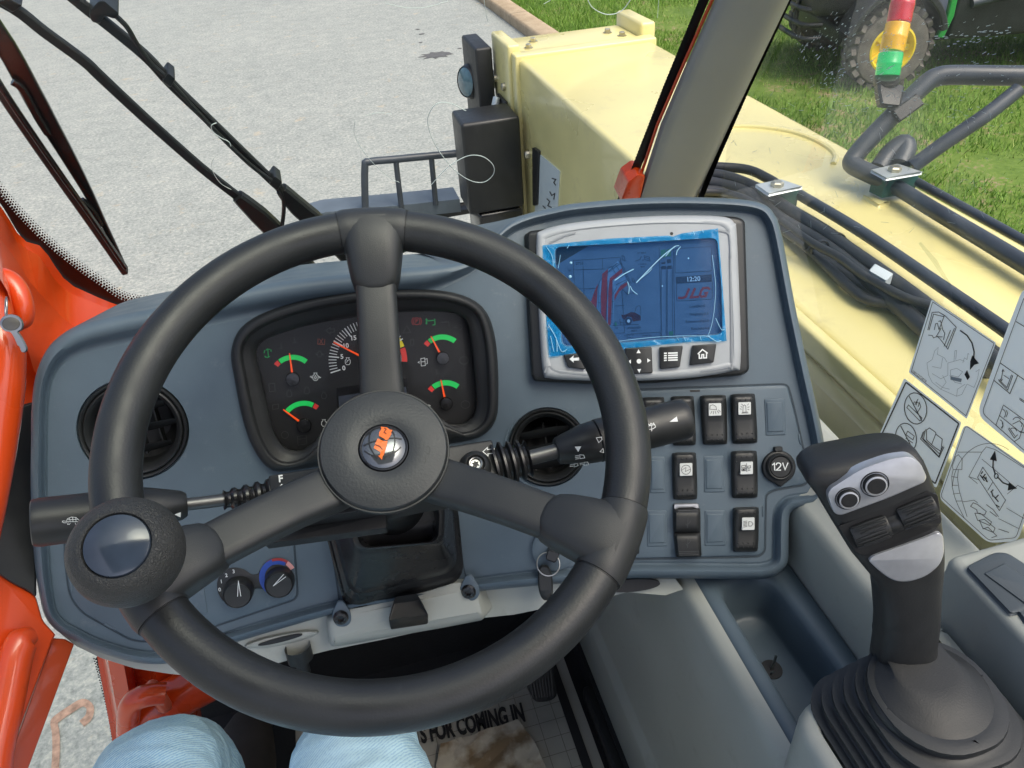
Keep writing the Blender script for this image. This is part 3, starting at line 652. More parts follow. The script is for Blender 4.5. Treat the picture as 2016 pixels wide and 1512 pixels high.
for c, rr in (((845, 1160), 0), ((765, 1195), 0)):
    q = onh(*z3(c)[0], .565); mb = MB(); mb.lathe(q, (0.05, 1, 0), [(.0125, -.003), (.0145, -.003), (.0145, .003), (.0125, .003)], 20); mb.build('cable_tie', 'black', boom)
TP = plane((0, 0, 2.2-.545), (0, 0, 1))
MB().plate(TP, rnd(z3((1000, 1300), (1030, 1265), (1120, 1315), (1085, 1350)), 3), -.014, 0, 2).build('hose_tag', 'sticker', boom)
def clamp(q, top, hh):
    S = plane((0, 0, 2.2-hh), (0, 0, 1)); pts = z3(*top)
    b0 = MB().plate(S, rnd(inset(pts, 3), 3), -.04, -.001, 1.5).build('hose_clamp', 'clamp_green', boom)
    MB().plate(S, rnd(pts, 2), .0, .005, 1).build('clamp_plate', 'alu', b0)
    c = np.mean(np.array(pts), 0); o = S.pt(*c, .005); mb = MB(); mb.lathe(o, (0, 0, 1), [(.011, 0), (.011, .006), (.008, .008), (0, .008)], 6); mb.build('bolt', 'steel', b0, ang=30)
clamp(None, ((455, 885), (580, 860), (685, 895), (520, 930)), .545)
clamp(None, ((1010, 815), (1140, 785), (1260, 825), (1085, 855)), .54)
mb = MB(); mb.plate(BT, rnd(z3((970, 935), (1010, 920), (1060, 960), (1110, 965), (1050, 985)), 4), 0, .006, 2); mb.build('weld_pad', 'yellow', boom)

# fork carriage in front
fc = thing('fork_carriage', 'dark grey fork carriage frame with upright bars in front of the cab', 'fork carriage', onY(800, 430, 2.65))
CY = 2.65
def cy(*p): return [onY(*q, CY) for q in p]
mb = MB(); mb.tube(cy(*z2((300, 1050), (298, 830), (320, 803), (450, 790), (640, 772), (800, 758))), .013, 10, 5); mb.build('guard_rail', 'steel_tube', fc)
for p in (((452, 800), (480, 1035)), ((628, 780), (650, 1015))):
    mb = MB(); mb.tube(cy(*z2(*p)), .010, 10); mb.build('upright', 'steel_tube', fc)
a = cy((590, 432), (640, 418), (780, 405), (905, 392)); mb = MB(); mb.loft([[p+V(0, 0, d), ] and [p+V(0, e, d) for d, e in ((.0, 0), (-.05, 0), (-.05, .12), (0, .12))] for p in a], True, True, True); mb.build('top_beam', mat('carriage_paint', (.10, .125, .15), .4, var=(12, .15)), fc, ang=30)
MB().box(a[0][0], a[-1][0]+.1, CY+.01, CY+.08, 1.0, a[0][2]-.08, .01).build('back_plate', 'black_soft', fc)

# ================================================================== bracket and signal tower
br = thing('tube_bracket', 'bent black tube bracket standing on the boom right of the cab', 'bracket', onh(*z3((1000, 800))[0], .57))
def d3(*p): return [at(*z3((x, y))[0], d) for x, y, d in p]
mb = MB(); mb.tube(d3((1110, 880, 1.33), (1010, 835, 1.355), (930, 795, 1.375), (925, 765, 1.38), (985, 690, 1.375), (1120, 550, 1.36), (1270, 405, 1.345), (1330, 370, 1.34), (1400, 360, 1.335), (1600, 362, 1.32), (1900, 365, 1.30)), .0165, 14, 6); mb.build('main_tube', 'steel_tube', br)
mb = MB(); mb.tube(d3((1210, 800, 1.33), (1360, 690, 1.31), (1560, 555, 1.29), (1720, 430, 1.28)), .0125, 12, 4); mb.build('brace_tube', 'steel_tube', br)
mb = MB(); mb.tube(d3((1050, 810, 1.36), (1100, 740, 1.36), (1165, 690, 1.355), (1180, 720, 1.35), (1150, 790, 1.345)), .017, 12, 5); mb.build('pipe_elbow', 'steel_tube', br)
mb = MB(); mb.bar(d3((1130, 560, 1.34), (1240, 480, 1.335)), -FW, .024, .012); mb.build('clip', 'black', br)
sg = d3((1085, 480, 1.35), (1100, 400, 1.36), (1232, -260, 1.30)); 
mb = MB(); mb.bar(d3((1095, 510, 1.345), (1095, 450, 1.35), (1100, 405, 1.36)), -FW, (.035, .045, .05), .02); mb.build('lamp_mount', 'black', br)
st = thing('signal_tower', 'stacked red, amber and green signal lamp on the tube bracket', 'signal lamp', sg[1])
ax = nrm(sg[2]-sg[1]); k = 1.36/FPX*.41
def seg(name, a, b_, r, mt):
    A, B = at(*z3(a)[0], 1.36), at(*z3(b_)[0], 1.35); L = np.linalg.norm(B-A); mb = MB()
    mb.lathe(A, nrm(B-A), [(0, 0), (r*.96, 0), (r, .003), (r, L*.45), (r*1.02, L*.47), (r*1.02, L*.53), (r, L*.55), (r, L-.004), (r*.97, L-.001), (0, L-.001)], 32); return mb.build(name, mt, st)
seg('base', (1082, 405), (1090, 365), .021, 'black'); seg('green_lamp', (1090, 363), (1108, 252), .0205, 'lamp_green')
seg('amber_lamp', (1110, 248), (1142, 112), .0205, 'lamp_amber'); seg('red_lamp', (1144, 110), (1178, -60), .0205, 'lamp_red')
seg('cap', (1179, -62), (1184, -80), .02, 'black')

# ================================================================== WIPER (outside the windscreen)
WSN = nrm(V(0, -1, -.36)); WSP = V(0, .82, 1.8)
WS = plane(WSP, WSN)
wp = thing('windscreen_wiper', 'black wiper with two parallel arms and a blade across the windscreen', 'wiper', WS.pt(560, 430, -.03))
def ws(pts, h): return [WS.pt(*p, h) for p in pts]
def arm(name, pts, wid, th, h, mt='black_soft', n=4):
    mb = MB(); P = crom(z1(*pts), n, False); w0 = wid if not hasattr(wid, '__len__') else np.interp(np.linspace(0, 1, len(P)), np.linspace(0, 1, len(wid)), wid)
    mb.bar(ws(P, h), WSN, w0, th); return mb.build(name, mt, wp)
arm('arm', [(-200, -100), (60, 35), (210, 150), (400, 290), (480, 365), (700, 570), (960, 800), (1150, 950)], .009, .006, -.035)
arm('arm_head', [(1140, 940), (1240, 1030), (1340, 1130), (1480, 1290)], (.012, .020, .022, .020), .012, -.033, 'black')
arm('arm', [(330, -30), (440, 60), (510, 112), (700, 270), (820, 400), (1020, 592), (1320, 880), (1380, 930)], .009, .006, -.035)
arm('arm_head', [(1350, 905), (1430, 990), (1520, 1070), (1680, 1240)], (.012, .020, .022, .020), .012, -.033, 'black')
mb = MB(); mb.tube(ws(crom(z1((555, 75), (610, 130), (660, 215), (720, 300), (800, 375), (900, 485), (1040, 635), (1200, 790), (1325, 885), (1358, 950), (1362, 1020), (1350, 1110)), 4, False), -.028), .0022, 8); mb.build('washer_hose', 'black', wp)
for p in ((812, 385), (1325, 880)):
    c = z1(p)[0]; MB().plate(WS, rnd([(c[0]-14, c[1]+2), (c[0]-2, c[1]-15), (c[0]+13, c[1]-3), (c[0]+3, c[1]+15)], 4), -.042, -.025, 2).build('hose_clip', 'black', wp)
MB().plate(WS, rnd(z1((425, 60), (470, 5), (500, 0), (575, 65), (555, 92), (500, 75), (480, 115), (440, 105)), 6), -.05, -.024, 2).build('pivot_block', 'black', wp)
MB().plate(WS, rnd(z1((-20, 10), (40, -10), (110, 25), (60, 60)), 5), -.05, -.026, 2).build('pivot_block', 'black', wp)
arm('blade_spine', [(-240, -180), (20, 210), (180, 500), (320, 740), (420, 920), (500, 1080), (595, 1275)], (.012, .016, .017, .013, .009, .006, .004), .005, -.020, 'black_gloss')
arm('blade_rubber', [(-200, 100), (0, 430), (140, 640), (300, 870), (420, 1040), (600, 1300)], .0065, .012, -.010, 'black')
arm('blade_edge', [(-200, 85), (0, 412), (140, 620), (300, 850), (430, 1030), (602, 1285)], .003, .006, -.003, 'black_gloss')
for p in (((60, 390), (110, 430), (180, 560), (230, 640)), ((390, 960), (440, 1010), (480, 1080))):
    arm('blade_link', list(p), .006, .006, -.015, 'black_gloss')

# ================================================================== WINDSCREEN
wsn = thing('windscreen', 'clear front windscreen with black dotted edge and scratch marks', 'window', WS.pt(600, 600))
MB().plate(WS, dens([(1450, -160), (1242, 405), (1000, 560), (700, 620), (300, 618), (180, 588), (100, 520), (0, 420), (-150, 250), (-260, -160)], 80), -.005, 0).build('pane', 'glass', wsn)
LB = [(-60, 330), (0, 400), (43, 468), (82, 492), (127, 553), (172, 580), (246, 608), (303, 612), (400, 606), (520, 590)]
LI = [(-60, 300), (0, 384), (50, 441), (100, 489), (150, 529), (190, 557), (240, 590), (300, 599), (400, 592), (520, 576)]
RB = [(1440, -100), (1396, 0), (1325, 170), (1262, 330), (1236, 400)]; RI = [(1418, -100), (1376, 0), (1306, 170), (1244, 330), (1212, 400)]
def ribbon(mb, S, A, B, h): mb.loft([[S.pt(*p, h) for p in A], [S.pt(*p, h) for p in B]], False); return mb
A = crom(LB, 4, False); B = crom(LI, 4, False)
mb = MB(); ribbon(mb, WS, A, B, .0012); mb.build('edge_band', 'frit', wsn); mb = MB(); ribbon(mb, WS, RB, RI, .0012); mb.build('edge_band', 'frit', wsn)
def dotrows(mb, S, line, dirn, rows, sp, h):
    P = opend(line, 1.0)
    for r_, (off, sz) in enumerate(rows):
        dist = 0; nxt = sp*.5*(r_ % 2)
        for i in range(1, len(P)):
            a, b_ = np.array(P[i-1]), np.array(P[i]); L = np.linalg.norm(b_-a); dist += L
            if dist >= nxt and L > 0:
                nxt += sp; t_ = (b_-a)/L; n_ = V(t_[1], -t_[0])*dirn; c = b_+n_*off
                mb.add([S.pt(*(c+sz/2*V(math.cos(k*math.pi/3), math.sin(k*math.pi/3))), h) for k in range(6)], [(0, 1, 2, 3, 4, 5)])
mb = MB(); dotrows(mb, WS, B, 1, ((2.5, 6.5), (7.5, 5), (12, 3.6), (16, 2.4)), 6.5, .0012); dotrows(mb, WS, RI, 1, ((2, 6), (6.5, 5), (11, 3.6), (15, 2.2)), 6.5, .0012)
mb.build('edge_dots', 'frit', wsn, kind='stuff')
FIB = [z2(*p) for p in (((800, 550), (720, 512), (655, 515), (615, 570), (615, 640), (660, 740), (740, 840), (820, 895), (890, 903), (935, 865), (935, 820), (890, 780), (830, 770), (770, 790), (700, 840), (625, 920)),
    ((250, 600), (245, 660), (280, 735), (340, 810), (420, 880), (470, 905)), ((1400, -10), (1430, 40), (1500, 72), (1570, 55), (1615, 0)), ((888, -10), (898, 60), (908, 108)), ((1757, -10), (1750, 88)), ((400, 15), (500, 38), (600, 36), (710, 5)), ((300, 575), (360, 560), (430, 565)), ((1185, 20), (1220, 0)))]
FIB += [z1(*p) for p in (((1040, 590), (1015, 602), (1022, 632), (1062, 662), (1098, 680), (1108, 702)), ((1030, 755), (1015, 790), (1030, 840), (1062, 882), (1110, 910)))]
mb = MB()
for i, ln in enumerate(FIB): mb.tube(ws(crom(ln, 5, False), .001), .00042 if i in (0, 2, 8) else .00026, 5)
mb.build('scratches', 'scratch', wsn, kind='stuff')

# ================================================================== SIDE WINDOW
XW = .452
RW = plane((XW, 0, 0), (-1, 0, 0))
sw = thing('side_window', 'large scratched right side window between pillar and console', 'window', (XW, .4, 1.7))
mb = MB(); mb.box(XW, XW+.005, -.25, .80, 1.55, 2.75); mb.build('pane', 'glass_r', sw)
SI = [(1606, -100), (1558, 0), (1474, 180), (1417, 310), (1383, 395)]; SO = [(1590, -100), (1546, 0), (1462, 180), (1405, 310), (1371, 395)]
mb = MB(); ribbon(mb, RW, SI, SO, .001); mb.build('edge_band', 'frit', sw)
mb = MB(); dotrows(mb, RW, SI, -1, ((2, 5.5), (6, 4.4), (10, 3.2)), 6.5, .001)
dotrows(mb, RW, z8((150, 900), (270, 985), (330, 1030)), 1, ((2, 5.5), (6, 4.4), (10, 3.2)), 6.5, .001); mb.build('edge_dots', 'frit', sw, kind='stuff')
mb = MB()
def streak(a, b_, w_):
    mb.strokes(RW, [[a, lp(a, b_, .3), lp(a, b_, .7), b_]], w_, .0008)
rs = random.Random(3)
for k in range(230):          # broken streaks fanning out from the lamp corner
    t_ = rs.random(); cx = 650+1050*rs.random(); cy_ = 60+540*rs.random()
    an = math.atan2(cy_-560, cx-500)+rs.uniform(-.35, .35)
    L = rs.choice((5, 8, 10, 14, 22)); p = z3((cx, cy_), (cx+L*math.cos(an), cy_+L*math.sin(an))); streak(p[0], p[1], rs.uniform(.5, 1.3))
for k in range(120):          # dashed smear lines
    ln = rs.choice((((760, 370), (1000, 300)), ((640, 280), (800, 120)), ((1280, 190), (1700, 140)), ((760, 240), (960, 40)), ((760, 420), (900, 350)), ((1000, 300), (1120, 210)), ((1380, 215), (1680, 150)), ((700, 330), (900, 160))))
    t_ = rs.random(); c = lp(ln[0], ln[1], t_); c = (c[0]+rs.gauss(0, 8), c[1]+rs.gauss(0, 8)); d = lp((0, 0), (ln[1][0]-ln[0][0], ln[1][1]-ln[0][1]), .025+.03*rs.random())
    p = z3(c, (c[0]+d[0], c[1]+d[1])); streak(p[0], p[1], rs.uniform(.8, 2.2))
for k in range(160):          # fine criss-cross marks low on the pane
    cx = 280+1400*rs.random(); cy_ = 420+750*rs.random()**1.4; L = rs.uniform(8, 40); an = rs.choice((.25, 1.2, -.6))+rs.gauss(0, .2)
    p = z3((cx, cy_), (cx+L*math.cos(an), cy_+L*math.sin(an))); streak(p[0], p[1], .45)
mb.build('scratches', 'scratch', sw, kind='stuff')
M['smear'] = glassmat('smear_film', tint=(.80, .84, .82), gl=.2, rough=.4)
mb = MB()
for pl in (((1400, 1400), (1440, 1430), (1450, 1475), (1430, 1485), (1405, 1450)), ((1510, 1470), (1535, 1490), (1530, 1512), (1515, 1500)), ((1250, 1160), (1330, 1250), (1350, 1290), (1400, 1370), (1390, 1380), (1320, 1280), (1240, 1170))):
    mb.fill(RW, [z3(*pl)], .0009)
mb.build('smear', 'scratch' if False else 'smear', sw)

# ---- stickers on the side window
SG = 'picture stickers on the side window'
def sticker(name, label, out, r, border, bw, prints, ink2=()):
    c = np.mean(np.array(z8(*out)), 0); t_ = thing(name, label, 'sticker', RW.pt(*c, .001), SG)
    o = rnd(z8(*out), r); MB().fill(RW, [o], .0012).build('backing', 'vinyl', t_, ang=0)
    mb = MB()
    if border: mb.strokes(RW, [rnd(z8(*border), r*.5)+[rnd(z8(*border), r*.5)[0]]], bw, .0017)
    for wd, lines in prints: mb.strokes(RW, [z8(*l) for l in lines], wd, .0017)
    return t_, mb
def zc(c, rx, ry=None, a0=0, a1=360, n=20, rot=0):
    o = []; ry = ry or rx
    for k in range(n+1):
        a = rad(a0+(a1-a0)*k/n); x, y = rx*math.cos(a), -ry*math.sin(a); o.append((c[0]+x*math.cos(rot)-y*math.sin(rot), c[1]+x*math.sin(rot)+y*math.cos(rot)))
    return o
t_, mb = sticker('sticker', 'square sticker showing a hand with a manual and a curved arrow', ((797, 86), (1166, 334), (998, 770), (666, 503)), 3, ((803, 100), (1155, 338), (994, 752), (680, 500)), 1.1,
    [(1.3, [((775, 262), (800, 160), (838, 158), (875, 180), (938, 245), (890, 370), (850, 318)), ((838, 158), (870, 178), (838, 262)), ((782, 262), (808, 170), (868, 185)), ((880, 362), (928, 250)), ((868, 355), (905, 262)),
            ((778, 290), (800, 292), (808, 306), (822, 300), (845, 262), (850, 250)), ((812, 260), (820, 225), (830, 222), (838, 255)), ((836, 212), (848, 208), (860, 258), (872, 280), (865, 318)), ((822, 300), (860, 300)), ((850, 318), (830, 296))]),
     (2.6, [((960, 263), (1000, 292), (1028, 335), (1040, 385), (1038, 425))])])
mb.fill(RW, [z8((1030, 405), (1068, 452), (1042, 460), (1016, 490), (1018, 440))], .0017); mb.fill(RW, [z8((985, 515), (1000, 490), (1016, 530), (1002, 548))], .0017)
text(mb, RW, '1001227287A', z8((684, 500))[0], (85, 66), 4.4, .0017, 0)
mb.build('print', 'ink', t_)
mb = MB(); mb.strokes(RW, [z8(*l) for l in (((770, 450), (780, 520), (800, 560), (850, 600), (940, 640), (970, 630), (1000, 570)), ((770, 450), (800, 430), (815, 380), (835, 360), (830, 400), (870, 420), (885, 445)), ((800, 470), (850, 480), (860, 420)), ((800, 510), (850, 540), (890, 520), (890, 450)), ((890, 450), (960, 430), (985, 440)), ((925, 440), (930, 380), (940, 378), (935, 430)), ((975, 450), (985, 420), (1000, 430), (1005, 395), (1012, 400)), ((900, 520), (930, 560), (970, 570)), ((1000, 570), (1040, 590), (1060, 540), (1070, 485), (1050, 500)), ((820, 560), (860, 590), (900, 600)), ((940, 640), (945, 600), (990, 570)), ((905, 490), (940, 480), (975, 500), (950, 530), (905, 520), (905, 490)), ((850, 600), (880, 560), (860, 520)))], .7, .0015)
mb.fill(RW, [z8((905, 525), (970, 540), (965, 560), (905, 545))], .0015); mb.build('faint_print', 'grey_ink', t_)
t_, mb = sticker('sticker', 'square sticker with two crossed-out circles and an open book', ((640, 536), (968, 792), (824, 1166), (480, 900)), 4, ((650, 560), (952, 797), (818, 1140), (495, 895)), 2.6,
    [(1.7, [zc((705, 710), 64, 90, rot=-.12), ((668, 640), (742, 782)), zc((650, 880), 60, 86, rot=-.12), ((620, 810), (690, 945))]),
     (1.3, [((655, 705), (665, 690), (742, 765), (730, 782), (655, 705)), ((690, 690), (698, 672), (728, 680), (735, 700), (715, 735), (690, 715)), ((700, 690), (720, 655)), ((708, 692), (716, 660)), ((720, 700), (728, 672)), ((650, 860), (660, 840), (698, 868), (690, 890), (650, 860)), ((648, 880), (690, 908))]),
     (1.4, [((768, 832), (785, 822), (818, 845), (822, 858), (858, 885), (850, 955), (818, 935), (795, 915), (768, 890), (768, 832)), ((820, 858), (797, 917)), ((762, 830), (750, 885), (800, 930), (842, 970), (850, 955)), ((755, 838), (742, 880), (838, 985), (862, 925)), ((748, 845), (734, 885), (840, 990), (868, 930))])])
mb.build('print', 'ink', t_)
t_, mb = sticker('sticker', 'tall rounded sticker drawing a hand on a joystick with a two-way arrow', ((985, 795), (1420, 1098), (1290, 1470), (1120, 1480), (836, 1222)), 14, ((992, 808), (1400, 1095), (1280, 1450), (1125, 1465), (848, 1215)), 1.0,
    [(2.6, [((1150, 1000), (1148, 1045), (1162, 1090)), ((1172, 1100), (1205, 1135), (1245, 1150))]), (1.8, [zc((1167, 1097), 11, 14)]),
     (.9, [zc((1130, 1180), 215, 270, 60, 175, 26), ((945, 960), (1085, 960), (1010, 1100), (1060, 1140)), ((1085, 960), (1110, 930), (1160, 945), (1326, 1050)), ((1085, 1000), (1240, 1130)), ((1010, 1100), (1070, 1120)), ((935, 985), (950, 975), (972, 1000), (970, 1060), (920, 1060), (915, 1040), (935, 985)), ((920, 1062), (912, 1100), (915, 1160), (930, 1220), (950, 1270), (985, 1340)), ((950, 1062), (945, 1110), (955, 1180), (975, 1250), (1000, 1330)), ((912, 1100), (945, 1105)), ((914, 1150), (948, 1150)), ((920, 1200), (958, 1195)), ((935, 1240), (970, 1240)), ((975, 1245), (1040, 1235), (1060, 1250)), ((1230, 1200), (1290, 1150), (1326, 1170)), ((1225, 1280), (1326, 1340)), ((1180, 1340), (1300, 1400))]),
     (1.2, [((1020, 1270), (1035, 1250), (1060, 1260), (1110, 1300), (1100, 1320), (1060, 1310), (1055, 1290), (1020, 1270)), ((1045, 1310), (1075, 1310), (1140, 1360), (1130, 1380), (1060, 1350), (1045, 1310)), ((1070, 1350), (1100, 1345), (1160, 1395), (1150, 1420), (1090, 1395), (1070, 1350)), ((1090, 1400), (1120, 1390), (1170, 1440), (1140, 1450)), ((1110, 1260), (1150, 1290), (1180, 1330)), ((1130, 1300), (1170, 1330)), ((1180, 1400), (1240, 1420)),
            ((1090, 1046), (1220, 1235), (1185, 1295), (1060, 1105), (1090, 1046)), ((1148, 1130), (1118, 1180))]),
     (2.2, [((1075, 1090), (1100, 1125)), ((1088, 1106), (1105, 1085)), ((1080, 1085), (1090, 1070)), ((1095, 1100), (1118, 1132)), ((1110, 1130), (1108, 1100)), ((1135, 1190), (1150, 1175)), ((1140, 1185), (1148, 1215)), ((1150, 1210), (1180, 1245)), ((1160, 1225), (1180, 1205)), ((1165, 1262), (1185, 1275))])])
for tri in (((1130, 1002), (1160, 950), (1170, 1012)), ((1240, 1130), (1286, 1168), (1232, 1180))): mb.fill(RW, [z8(*tri)], .0017)
mb.build('print', 'ink', t_)
t_, mb = sticker('sticker', 'big rounded sticker cut off by the right edge of the picture', ((1326, 5), (1560, 160), (1500, 1100), (1326, 972), (1055, 745), (1200, 330)), 22, ((1332, 60), (1545, 200), (1480, 1060), (1326, 950), (1085, 735), (1225, 350)), 1.2,
    [(1.5, [((1280, 212), (1326, 240), (1500, 350)), ((1190, 450), (1326, 545), (1480, 650)), ((1155, 550), (1245, 625), (1290, 520)), ((1300, 840), (1326, 850), (1450, 930))]),
     (1.3, [((1205, 490), (1195, 545)), ((1200, 500), (1205, 486), (1212, 500)), ((1190, 540), (1195, 552), (1204, 543)), ((1210, 520), (1240, 540)), ((1262, 520), (1232, 605), (1180, 550)), ((1255, 516), (1228, 590), (1180, 543)),
            ((1208, 690), (1326, 775)), ((1208, 690), (1165, 805), (1270, 900), (1300, 880), (1326, 800)), ((1185, 750), (1310, 850)), zc((1200, 740), 20, 25, -60, 80, 8), ((1225, 720), (1232, 740), (1222, 760)), zc((1185, 800), 20, 25, -60, 80, 8), ((1200, 790), (1206, 810), (1198, 825)), ((1260, 800), (1300, 780), (1320, 800)), ((1300, 780), (1316, 800), (1310, 815)), ((1235, 825), (1270, 880), (1290, 860)), ((1240, 820), (1276, 870)), zc((1285, 790), 26, 30, 30, 150, 8), zc((1262, 850), 24, 28, 20, 120, 8), ((1300, 650), (1330, 670)), ((1300, 658), (1330, 678))])])
for ln in (((1420, 300), (1430, 520)), ((1400, 420), (1500, 480))): mb.strokes(RW, [z8(*ln)], 1.3, .0017)
mb.build('print', 'ink', t_)

# ================================================================== CAB FRAME (orange)
cf = thing('cab_frame', 'glossy orange steel cab frame and door edge on the left', 'cab frame', (-.33, .5, 1.1))
def resamp(P, n):
    P = [np.array(p, float) for p in P]; d = np.cumsum([0]+[np.linalg.norm(P[i]-P[i-1]) for i in range(1, len(P))]); t_ = np.linspace(0, d[-1], n)
    return np.stack([np.interp(t_, d, [p[k] for p in P]) for k in range(len(P[0]))], 1)
def wcurve(px, h, n=30): return [WS.pt(x, y, h) for x, y in resamp(crom(px, 4, False), n)]
C0 = [(-80, 310), (0, 404), (43, 470), (82, 486), (127, 550), (172, 576), (246, 605), (303, 608), (420, 600), (560, 575)]
C1 = [(-80, 330), (0, 420), (38, 483), (74, 500), (117, 562), (164, 588), (240, 614), (303, 616), (420, 610), (560, 588)]
C2 = [(-90, 420), (-30, 440), (24, 500), (61, 558), (100, 600), (137, 637), (200, 660), (303, 690), (420, 690), (560, 680)]
C3 = [(-110, 560), (-60, 560), (0, 548), (32, 630), (58, 698), (70, 735), (120, 760), (303, 790), (420, 790), (560, 780)]
MB().loft([wcurve(C0, .003), wcurve(C1, .010), wcurve(C1, .022), wcurve(C2, .05), wcurve(C2, .06), wcurve(C3, .16)], False).build('corner_post', 'orange', cf, ang=50)
def dp(*p): return [at(x, y, d) for x, y, d in p]
mb = MB(); mb.tube(dp((-40, 545, .62), (8, 548, .62), (34, 570, .62), (46, 605, .62), (46, 630, .622), (34, 645, .624)), [.008, .0085, .0082, .0078, .007, .0035], 16, 5); mb.build('door_latch', 'orange', cf)
mb = MB(); mb.tube(dp((-20, 560, .60), (-2, 640, .60), (10, 690, .60), (8, 760, .60), (2, 840, .60), (-12, 960, .60), (-40, 1110, .60)), [.012, .012, .014, .0145, .013, .011, .010], 18, 5); mb.build('door_tube', 'orange', cf)
DX = plane(at(40, 1000, .66), nrm(-FW*.65+V(.75, 0, .15)))
MB().plate(DX, rnd([(-60, 600), (20, 600), (60, 660), (110, 700), (110, 830), (40, 830), (20, 860), (-60, 900)], 12), -.03, 0, 5, .006).build('door_skin', 'orange', cf)
MB().plate(DX, rnd([(38, 798), (68, 790), (72, 1178), (56, 1164), (25, 1150), (-40, 1105), (-60, 1050), (-20, 960), (18, 880)], [6, 6, 10, 20, 25, 30, 6, 6, 10]), -.03, .004, 4, .004).build('door_trim', 'black', cf)
MB().plate(DX, rnd([(-60, 1060), (0, 1130), (50, 1160), (70, 1172), (84, 1222), (110, 1250), (104, 1258), (-20, 1590), (-120, 1590)], 10), -.03, 0, 4, .004).build('door_skin', 'orange', cf)
MB().plate(DX, [(104, 1256), (128, 1258), (146, 1268), (38, 1560), (-5, 1560)], -.05, -.008, 2).build('door_edge', mat('orange_edge', (.40, .05, .01), .3, coat=.4, var=(8, .1)), cf)
mb = MB(); mb.tube([DX.pt(*p, .012) for p in y1((178, 815), (120, 850), (85, 930), (60, 1050), (30, 1200), (-20, 1420), (-40, 1600))], [.006, .012, .0125, .0125, .0125, .0125, .0125], 16, 5); mb.build('grab_handle', 'orange', cf)
# lower front corner post with folds
PY = .62
st_ = [(505, 930, 0), (530, 940, .0), (560, 945, -.02), (640, 950, -.025), (690, 955, .01), (770, 960, .0), (800, 962, -.03), (890, 965, -.03), (1000, 970, .03)]
top = [onY(*y1((x, y))[0], PY+d) for x, y, d in st_]; bot = [onY(*y1((x+(1450-y)*.20, 1500))[0], PY+d) for x, y, d in st_]
MB().loft([top, bot], False).build('lower_post', 'orange', cf, ang=25)
hc = onY(*y1((950, 1125))[0], PY-.05); hx = nrm(V(1, .25, .1))
mb = MB(); mb.lathe(hc, hx, [(0, -.05), (.022, -.05), (.024, -.046), (.024, .03), (.030, .034), (.030, .045)], 28); mb.build('hinge_boss', 'orange', cf)
rc = onY(*y1((825, 1140))[0], PY-.07)
mb = MB(); L = []
for k in range(29):
    a = 2*math.pi*k/28; c = rc+.0155*(V(0, 1, 0)*math.cos(a)*.5+V(-.3, 0, 0)*math.cos(a)+V(0, 0, 1)*math.sin(a)); L.append(c)
mb.tube(L, .0075, 12, caps=False); mb.build('hinge_ring', mat('orange_pale', (.70, .13, .06), .4, var=(20, .12)), cf)
mb = MB(); mb.tube([onY(*y1(p)[0], PY-.08) for p in ((860, 1125), (800, 1128), (720, 1150), (680, 1190), (668, 1260), (668, 1400), (668, 1560))], .0115, 14, 5); mb.build('hinge_rod', 'orange', cf)
mb = MB(); q = onY(*y1((880, 1205))[0], PY-.06); mb.lathe(q, V(0, -1, .2), [(.008, -.01), (.008, .006), (.005, .008), (0, .008)], 6); mb.build('bolt', 'steel', cf, ang=30)
MB().box(.458, .478, -.9, .84, .95, 1.60, .004).build('side_blocker', 'black', cf)  # unseen black slab added to keep light off the boom side
MB().box(-.50, .478, -.95, -.905, .95, 1.70, .004).build('rear_blocker', 'black', cf)  # unseen rear wall, added to block light from behind
LG = plane((0, PY+.02, 0), (0, -1, 0))
mb = MB(); dotrows(mb, LG, y1((512, 935), (545, 1060), (575, 1180), (598, 1290), (612, 1400), (625, 1540)), -1, ((1, 7), (5, 5), (9, 3.4)), 5.5, 0); mb.build('edge_dots', 'frit', cf, kind='stuff')
LGp = MB().plate(LG, y1((300, 850), (512, 935), (545, 1060), (575, 1180), (612, 1400), (625, 1560), (20, 1560)), -.005, 0).build('low_glass', 'glass', cf)
# firewall and floor
fl = MB().box(-.40, .245, -.5, .80, 1.06, 1.10).build('cab_floor', 'carpet', kind='structure')
mb = MB(); mb.box(-.38, .245, .76, .80, 1.10, 1.60); mb.box(.225, .245, -.4, .76, 1.1, 1.14); mb.build('firewall', 'carpet', kind='structure')

rf = MB(); rf.box(-.62, .50, -1.0, .02, 2.80, 2.86, .02); rf.build('roof_blocker', mat('blocker', (.42, .42, .40), .8, var=(10, .1)), label='grey headliner roof slab, unseen, added to dim the cab', cat='roof', loc=(-.06, -.2, 2.78))  # slab added out of view to darken the interior, front left open for light
mb = MB(); mb.box(-.62, .50, .03, .80, 2.815, 2.823); mb.build('tint_pane', glassmat('tint_pane_glass', tint=(.93, .985, .955), gl=.4), label='unseen green pane added overhead to tint the light in the cab', cat='window', loc=(0, .4, 2.8))  # pane added out of view to turn the incoming light greener
